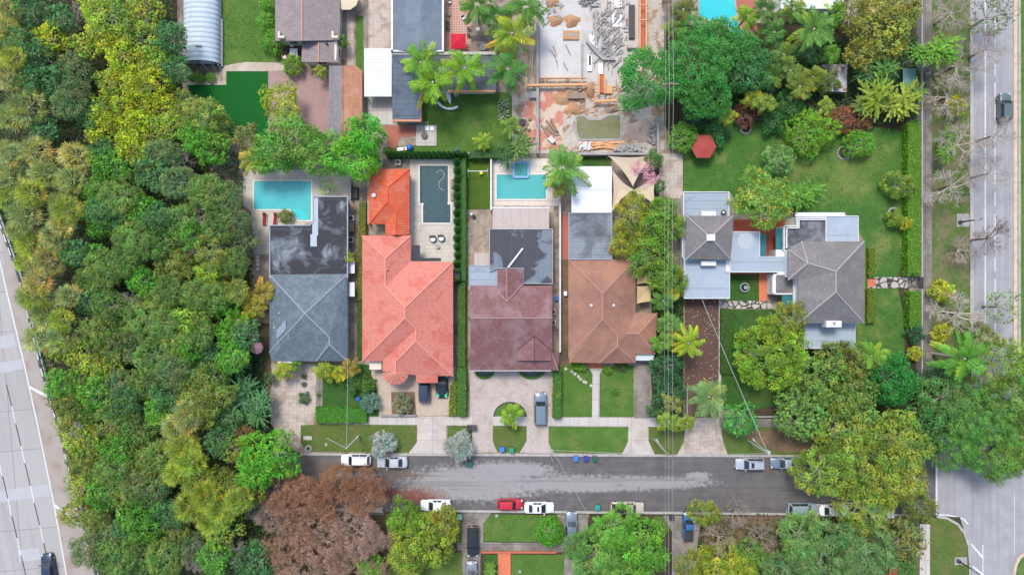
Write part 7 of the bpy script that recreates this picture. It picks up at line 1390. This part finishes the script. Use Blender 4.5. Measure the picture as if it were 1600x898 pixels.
 ('areca', 325, 425, 30, 6, (.16, .25, .02), 'bright yellow green palm clump in the wood left of the black flat roof'), ('areca', 410, 460, 26, 4.5, (.2, .17, .025), 'orange gold croton palm left of the slate roof'), ('areca', 395, 480, 22, 4.5, (.2, .2, .025), 'gold tinged palm left of the slate roof corner'), ('areca', 372, 500, 26, 4.5, (.08, .18, .02), 'green palm thicket left of the gold tinged palm'), ('banana', 375, 575, 22, 4, (.05, .14, .05), 'broad leaved jungle plant left of the pink parasol'), ('banana', 388, 600, 24, 4, (.05, .14, .05), 'broad leaved jungle plant at the old drive, upper'), ('banana', 405, 625, 22, 4, (.055, .15, .05), 'broad leaved jungle plant at the old drive, middle'), ('banana', 395, 655, 26, 4, (.06, .15, .045), 'broad leaved jungle plant at the old drive, lower'), ('banana', 370, 620, 24, 4, (.045, .12, .045), 'dark broad leaved plant behind the jungle row'), ('areca', 420, 590, 12, 2.5, (.05, .09, .03), 'small dark plant beside the parasol path'), ('brown', 382, 685, 20, 5, (.34, .22, .1), 'orange brown dry tree above the bright green corner tree'), ('banana', 380, 540, 20, 4, (.06, .16, .03), 'broad leaved plant above the pink parasol'),
]
for k, x, y, r, h, c, lab in T:
    if lab == 'x': continue
    nm = {'palm': 'palm_tree', 'coco': 'palm_tree', 'areca': 'palm_tree', 'banana': 'tropical_plant', 'bush': 'bush', 'silver': 'silver_bush', 'bare': 'bare_tree', 'brown': 'bare_tree'}.get(k, 'tree')
    cat = {'palm_tree': 'palm', 'tropical_plant': 'plant', 'bush': 'bush', 'silver_bush': 'bush'}.get(nm, 'tree')
    tree(k, x, y, r, h, c, lab, nm, cat)

# hedges
hedge(rect(1419, 190, 1440, 430), 1.9, (.085, .19, .015), 'long tall hedge between the big lawn and the avenue wall', seed=1, fleck=.06)
hedge(rect(1422, 455, 1440, 512), 1.9, (.08, .18, .015), 'shorter hedge south of the flagstone path by the avenue', seed=2)
hedge(rect(1358, 387, 1368, 433), 1.0, (.10, .15, .012), 'yellow green strip hedge along the east wall, north of the path'); hedge(rect(1356, 452, 1368, 505), 1.0, (.10, .15, .012), 'yellow green strip hedge along the east wall, south of the path')
hedge(rect(1127, 482, 1145, 585), 1.0, (.04, .10, .015), 'clipped dark box hedge right of the petal strewn drive'); hedge([(492, 636), (573, 638), (573, 660), (492, 661)], 1.3, (.05, .17, .015), 'clipped bright box hedge in front of the small dark lawn')
hedge(rect(865, 575, 877, 654), 1.6, (.05, .14, .018), 'tall hedge strip between the circular drive and front lawn'); hedge(rect(714, 575, 728, 650), 1.8, (.05, .14, .018), 'hedge strip between the coral house drive and circular drive', fleck=.05)
hedge([(703, 603), (713, 592), (713, 650), (701, 650)], .9, (.09, .13, .02), 'yellow flowered shrub strip beside the beige drive', fleck=.35, fcol=(3.5, 2.4, .3)); hedge([(561, 316), (572, 316), (569, 470), (557, 470)], 1.3, (.10, .13, .012), 'golden croton hedge between slate and coral houses', fleck=.3, fcol=(2.4, 1.3, .6))
hedge(rect(716, 440, 727, 575), 1.6, (.055, .13, .02), 'long narrow hedge between the coral roof and dirt strip'); hedge(rect(557, 470, 566, 562), .9, (.05, .10, .02), 'dark low shrubs beside the coral roof wall')
def halfmoon(cx, cy, rx, ry, label, wpx=3.2):
    o = [(cx + rx * math.cos(a), cy + ry * math.sin(a)) for a in [math.pi * i / 12 for i in range(13)]]; i_ = [(cx + (rx - wpx) * math.cos(a), cy + (ry - wpx) * math.sin(a)) for a in [math.pi * i / 12 for i in range(12, -1, -1)]]
    hedge(o + i_, .6, (.05, .15, .015), label, dens=60, leaf=(.16, .1)); 
    sheet('planting_bed', i_, G0 + .04, plain('dark_gravel', (.10, .11, .14), .9))
halfmoon(757, 578, 16, 14, 'half moon clipped hedge at the maroon house front, left'); halfmoon(831, 578, 21, 14, 'half moon clipped hedge at the maroon house front, right')
p_ = [(797 + 25 * math.cos(a), 650 - 22 * math.sin(a)) for a in [math.pi * i / 14 for i in range(15)]]; sheet('island_lawn', p_, G0 + .045, m_lawn)
mb = MB()
for a, b in zip(p_[:-1], p_[1:]): a = P(*a); b = P(*b); d = b - a; c = (a + b) / 2; mb.obox((c.x, c.y, .12), (d.length + .05, .2, .22), math.atan2(d.y, d.x))
mb.build('island_kerb', m_dark, kind='structure')
sheet('island_soil', [(611, 612), (648, 612), (650, 648), (612, 646)], G0 + .045, m_litter)
for i in range(16):
    column(606 + i * 8.0, 240.5 + .1 * (i % 2), .46, 3.6, (.05, .16, .03), f'{ORD[i]} conical shrub from the left in the row above the dark pool', 'conical shrubs in the row above the dark pool')
for i in range(15):
    column(714 + .6 * (i % 3), 252 + i * 13.2, .68, 3.4, (.05, .15, .028), f'{ORD[i]} columnar shrub from the top in the row beside the dark pool', 'columnar shrubs beside the dark pool', 'columnar_shrub')
hedge([(716, 247), (728, 247), (728, 440), (718, 440)], 1.8, (.045, .13, .02), 'leafy hedge filling between the columnar shrubs and turf strip'); hedge([(606, 242), (735, 240), (790, 242), (790, 248), (606, 247)], 1.0, (.03, .09, .02), 'low dark hedge at the foot of the conical shrub row')
hedge([(735, 236), (780, 232), (782, 246), (735, 247)], 1.8, (.03, .10, .02), 'dark hedge above the turf strip')
# ------------------------------------------------------------------ the wood between the highway and the houses
W = []
def wd(kind, col, *pts):
    for p in pts: W.append((kind, col, p))
FAN = ('fan', (.13, .155, .05)); FANY = ('fan', (.19, .18, .035)); FANG = ('fan', (.105, .15, .07))
wd('fan', 'tan', (8, 22, 25), (10, 48, 24), (14, 118, 28), (118, 245, 25), (57, 238, 25), (78, 408, 27), (60, 440, 24), (98, 352, 22), (295, 655, 24))
wd('fan', 'grey green', (45, 168, 31), (18, 182, 24), (70, 272, 24), (114, 280, 25), (15, 278, 25), (100, 318, 24), (40, 338, 27), (88, 368, 24), (30, 362, 20), (75, 492, 26), (298, 642, 26), (275, 668, 24), (62, 530, 24), (98, 530, 25), (108, 462, 20), (15, 240, 22))
wd('fan', 'yellow green', (50, 302, 26), (105, 330, 26), (48, 382, 24), (10, 312, 20), (96, 500, 20), (287, 700, 28), (300, 722, 26), (275, 738, 22), (312, 750, 26), (322, 775, 28), (296, 790, 26), (345, 795, 26), (290, 712, 24), (20, 90, 20), (330, 812, 24), (375, 780, 24), (52, 465, 24), (40, 410, 18))
wd('yellow', 'bright yellow', (80, 62, 24), (190, 85, 28), (232, 130, 36), (215, 182, 32), (180, 178, 34), (172, 205, 28), (232, 205, 32), (160, 60, 24), (148, 12, 24), (198, 122, 24), (252, 168, 26), (205, 232, 24))
wd('yellow', 'yellow green', (170, 25, 30), (215, 60, 34), (135, 72, 20), (245, 95, 26), (262, 200, 22), (225, 20, 30), (175, 130, 22), (100, 545, 22), (135, 555, 28), (130, 760, 24), (345, 828, 30), (170, 575, 22), (300, 500, 26), (292, 590, 24), (130, 690, 24), (225, 250, 22))
wd('broad', 'deep green', (45, 20, 26), (60, 92, 30), (85, 132, 28), (28, 65, 22), (45, 125, 24), (95, 30, 20), (70, 205, 20), (240, 270, 26), (165, 245, 26), (145, 180, 22), (160, 330, 22), (120, 395, 20), (190, 340, 22), (140, 470, 18), (250, 340, 22), (268, 60, 24), (275, 110, 22), (120, 165, 22), (200, 620, 22), (262, 620, 24), (265, 800, 22), (200, 820, 20), (400, 876, 30), (345, 690, 22), (355, 655, 22), (332, 555, 24), (385, 520, 20))
wd('broad', 'bright green', (150, 300, 22), (160, 350, 22), (175, 258, 28), (150, 400, 18), (118, 400, 16), (100, 600, 24), (150, 615, 24), (165, 770, 26), (232, 808, 34), (205, 805, 20), (350, 470, 26), (295, 545, 22), (360, 520, 22), (140, 640, 22), (328, 230, 28), (305, 215, 22), (228, 325, 20), (250, 640, 22), (225, 440, 22), (300, 370, 22), (365, 560, 22), (335, 870, 24), (185, 700, 24), (205, 350, 18))
wd('fine', 'light green', (190, 305, 34), (215, 378, 34), (165, 420, 30), (255, 375, 28), (175, 480, 28), (225, 500, 34), (265, 455, 24), (240, 555, 28), (190, 640, 28), (215, 670, 28), (245, 715, 26), (180, 735, 28), (285, 345, 26), (325, 300, 28), (345, 350, 28), (225, 860, 32), (185, 870, 30), (260, 870, 28), (130, 600, 24), (310, 520, 24), (330, 590, 26), (260, 505, 24), (195, 405, 26), (365, 410, 22), (330, 470, 24), (150, 440, 26), (225, 600, 26), (310, 460, 24))
wd('fine', 'grey green', (118, 110, 28), (110, 165, 24), (280, 285, 26), (355, 325, 24), (250, 240, 22), (370, 350, 22), (185, 600, 22), (120, 145, 22), (265, 240, 22), (200, 540, 30), (275, 580, 26), (238, 770, 26), (210, 755, 24), (165, 840, 28), (140, 858, 26), (300, 855, 24), (355, 305, 22), (380, 375, 20))
wd('oak', 'olive', (315, 185, 34), (290, 165, 22), (340, 205, 24), (120, 660, 28), (165, 665, 28), (215, 720, 28), (250, 470, 24), (270, 415, 24), (130, 720, 24), (150, 520, 26), (290, 415, 22), (110, 630, 24), (195, 770, 24), (335, 445, 24), (308, 605, 28), (320, 640, 24), (280, 540, 24), (345, 620, 22), (240, 745, 22), (370, 455, 22), (150, 710, 26), (120, 800, 20), (150, 815, 22), (330, 395, 24), (305, 310, 24), (170, 545, 26), (350, 755, 24), (365, 700, 20), (385, 765, 24), (275, 830, 22))
wd('bare', 'leafless grey', (112, 30, 26), (300, 375, 22), (285, 255, 20), (190, 615, 20), (310, 870, 24), (350, 380, 18), (320, 335, 18), (205, 470, 18), (395, 790, 20), (365, 860, 22), (120, 675, 16))
COLS = {'tan': (.165, .175, .065), 'grey green': (.095, .14, .05), 'yellow green': (.128, .18, .032), 'bright yellow': (.178, .215, .02), 'deep green': (.052, .122, .038), 'bright green': (.07, .18, .02), 'light green': (.098, .165, .036), 'olive': (.12, .152, .036), 'leafless grey': (.30, .27, .23)}
BANDS = [(0, 70, 'wood at the top edge'), (70, 140, 'wood level with greenhouse end'), (140, 220, 'wood level with artificial turf'), (220, 290, 'wood level with turquoise pool'), (290, 360, 'wood level with red loungers'), (360, 430, 'wood level with black flat roof'), (430, 500, 'wood level with upper slate roof'), (500, 570, 'wood level with lower slate roof'), (570, 650, 'wood level with old front drive'), (650, 730, 'wood level with north kerb'), (730, 810, 'wood level with the street'), (810, 900, 'wood at the picture foot')]
KN = {'fan': 'fan palm', 'yellow': 'loose crowned tree', 'broad': 'broadleaf tree', 'fine': 'fine leaved tree', 'oak': 'mottled tree', 'bare': 'twiggy tree'}
WG = {}
for i, (k, cn, (x, y, r)) in enumerate(W):
    b = next(q for q in BANDS if q[0] <= y < q[1]); WG.setdefault((k, cn, b[2]), []).append((x, y, r))
rw = random.Random(9)
for (k, cn, bn), lst in WG.items():
    lst.sort()
    for j, (x, y, r) in enumerate(lst):
        lab = f'the only {cn} {KN[k]} in the {bn}' if len(lst) == 1 else f'{ORD[j]} {cn} {KN[k]} from the highway, {bn}'
        c = COLS[cn]; q = rw.uniform(.88, 1.15); c = (c[0] * q * rw.uniform(.93, 1.08), c[1] * q, c[2] * q)
        if k == 'fan' and cn == 'grey green': c = (.12 * q, .165 * q, .065 * q)
        hh = {'fan': 7.5, 'bare': 6.5}.get(k, 7) + rw.uniform(-1, 1.2)
        if x > 330: hh -= 1
        tree(k, x, y, r * 1.08, hh, c, lab, 'fan_palm' if k == 'fan' else ('bare_tree' if k == 'bare' else 'tree'), 'palm' if k == 'fan' else 'tree', 'fan palms in the wood' if k == 'fan' else 'trees in the wood')
# ground cover under the trees: nobody could count it
def cover(name, ppts, z0, z1, dens, col, label, leaf=(.5, .28), seed=0, mat=None, hue=.2):
    rs = np.random.default_rng(seed); pts = [P(*p) for p in ppts]; xs = [p.x for p in pts]; ys = [p.y for p in pts]
    n = int((max(xs) - min(xs)) * (max(ys) - min(ys)) * dens); X = rs.uniform(min(xs), max(xs), n); Y = rs.uniform(min(ys), max(ys), n); ins = np.zeros(n, bool); j = len(pts) - 1
    for i in range(len(pts)):
        a, b = pts[i], pts[j]; c = (a.y > Y) != (b.y > Y); xi = (b.x - a.x) * (Y - a.y) / ((b.y - a.y) or 1e-9) + a.x; ins ^= c & (X < xi); j = i
    X = X[ins]; Y = Y[ins]; n = len(X); hf = .5 + .25 * np.sin(X * .9 + 1) * np.cos(Y * .8) + .25 * np.sin(X * .33 - Y * .41)
    Z = z0 + (z1 - z0) * hf * rs.uniform(.5, 1, n); N = rs.normal(0, .45, (n, 3)); N[:, 2] = 1
    me = leafquads(name, np.stack([X, Y, Z], 1), N, rs.normal(0, 1, (n, 3)), leaf[0] * rs.uniform(.6, 1.3, n), leaf[1] * rs.uniform(.7, 1.2, n), tints(rs, n, .6, 1.4, hue))
    o = bpy.data.objects.new(name, me); COL.objects.link(o); o.color = LC(col, 1.7); return tag(o, label, 'ground cover', None, 'stuff')
WOODP = [(-60, -60), (276, -60), (280, 130), (300, 160), (345, 225), (385, 250), (380, 330), (398, 400), (395, 500), (405, 560), (420, 620), (415, 660), (430, 690), (420, 760), (420, 960), (178, 960), (157, 890), (132, 800), (104, 680), (72, 565), (40, 437), (0, 310), (-60, 200)]
gr = []
for n_, p_, m_ in LAWNS:
    if min(y for x, y in p_) > -200: gr.append((p_, {'big_lawn': (.9, 1), 'dark_lawn': (.6, .75), 'brown_lawn': (1.3, 1.05), 'verge': (1.2, 1.05)}.get(m_.name, (1, 1))))
gC = []; gK = []; rg = np.random.default_rng(77)
for p_, (kr, kg) in gr:
    q = [P(*v) for v in p_]; xs = [v.x for v in q]; ys = [v.y for v in q]; n = int((max(xs) - min(xs)) * (max(ys) - min(ys)) * 9)
    X = rg.uniform(min(xs) - .1, max(xs) + .1, n); Y = rg.uniform(min(ys) - .1, max(ys) + .1, n); ins = np.zeros(n, bool); j = len(q) - 1
    for i in range(len(q)):
        a, b = q[i], q[j]; c = (a.y > Y) != (b.y > Y); xi = (b.x - a.x) * (Y - a.y) / ((b.y - a.y) or 1e-9) + a.x; ins ^= c & (X < xi); j = i
    ins &= rg.uniform(0, 1, n) < .35 + .65 * (np.sin(X * .7) * np.cos(Y * .6 + 1) > -.2); X = X[ins] + rg.normal(0, .06, ins.sum()); Y = Y[ins] + rg.normal(0, .06, len(X)); n = len(X)
    gC.append(np.stack([X, Y, G0 + rg.uniform(.03, .08, n)], 1)); k = tints(rg, n, .65, 1.35, .2) * np.array([kr, kg, 1]); k[rg.uniform(0, 1, n) < .035] *= np.array([3.0, 1.7, 2.2]); gK.append(k)
gC = np.concatenate(gC); gK = np.concatenate(gK); n = len(gC); gN = rg.normal(0, .5, (n, 3)); gN[:, 2] = 1
o = bpy.data.objects.new('grass', leafquads('grass', gC, gN, rg.normal(0, 1, (n, 3)), rg.uniform(.14, .32, n), rg.uniform(.07, .14, n), np.clip(gK, .02, 5))); COL.objects.link(o); o.color = (.075, .155, .03, 1); tag(o, 'short rough grass tufts over the lawns and verges', 'grass', None, 'stuff')
cover('undergrowth', WOODP, .1, 2.2, 9, (.035, .08, .022), 'tangled green undergrowth beneath the wood')
cover('undergrowth', [(1140, 60), (1440, 60), (1440, 190), (1320, 200), (1210, 180), (1120, 195)], .2, 1.4, 12, (.035, .085, .025), 'low planting under the palms above the big lawn', seed=3)
cover('undergrowth', [(1020, 420), (1066, 420), (1066, 665), (1020, 650)], .2, 1.6, 14, (.04, .10, .022), 'leafy planting in the strip under the wires', seed=4)
cover('undergrowth', [(1160, 560), (1440, 560), (1440, 690), (1250, 650)], .15, 1.0, 5, (.03, .07, .02), 'shaded ground plants under the olive trees', seed=5)
cover('undergrowth', [(1095, 815), (1230, 815), (1220, 960), (1095, 960)], .15, 1.4, 9, (.07, .10, .025), 'scrubby plants in the brown yard below the street', seed=6, hue=.35)
cover('undergrowth', [(1180, 800), (1440, 820), (1440, 960), (1180, 960)], .15, .8, 3, (.04, .08, .025), 'ground plants under the feathery trees', seed=7)
cover('undergrowth', [(364, 520), (418, 560), (420, 660), (380, 680), (350, 600)], .2, 1.5, 12, (.03, .08, .03), 'jungle undergrowth left of the old drive', seed=8)
cover('fallen_leaves', [(430, 812), (604, 812), (604, 960), (430, 960)], .14, .5, 8, (.14, .10, .07), 'brown fallen leaves under the bare trees', leaf=(.28, .12), seed=9)
cover('fallen_leaves', [(420, 712), (600, 712), (620, 797), (430, 797)], .03, .04, 1.2, (.24, .13, .07), 'brown fallen leaves on the west end of the street', leaf=(.2, .1), seed=10)
cover('fallen_leaves', [(1140, 712), (1240, 712), (1240, 800), (1140, 800)], .03, .04, .4, (.24, .13, .07), 'sparse fallen leaves on the east end of the street', leaf=(.2, .1), seed=11)
cover('fallen_leaves', [(1463, 716), (1520, 716), (1530, 800), (1463, 790)], .03, .04, .8, (.13, .10, .07), 'dark fallen leaves at the avenue junction', leaf=(.22, .12), seed=12)
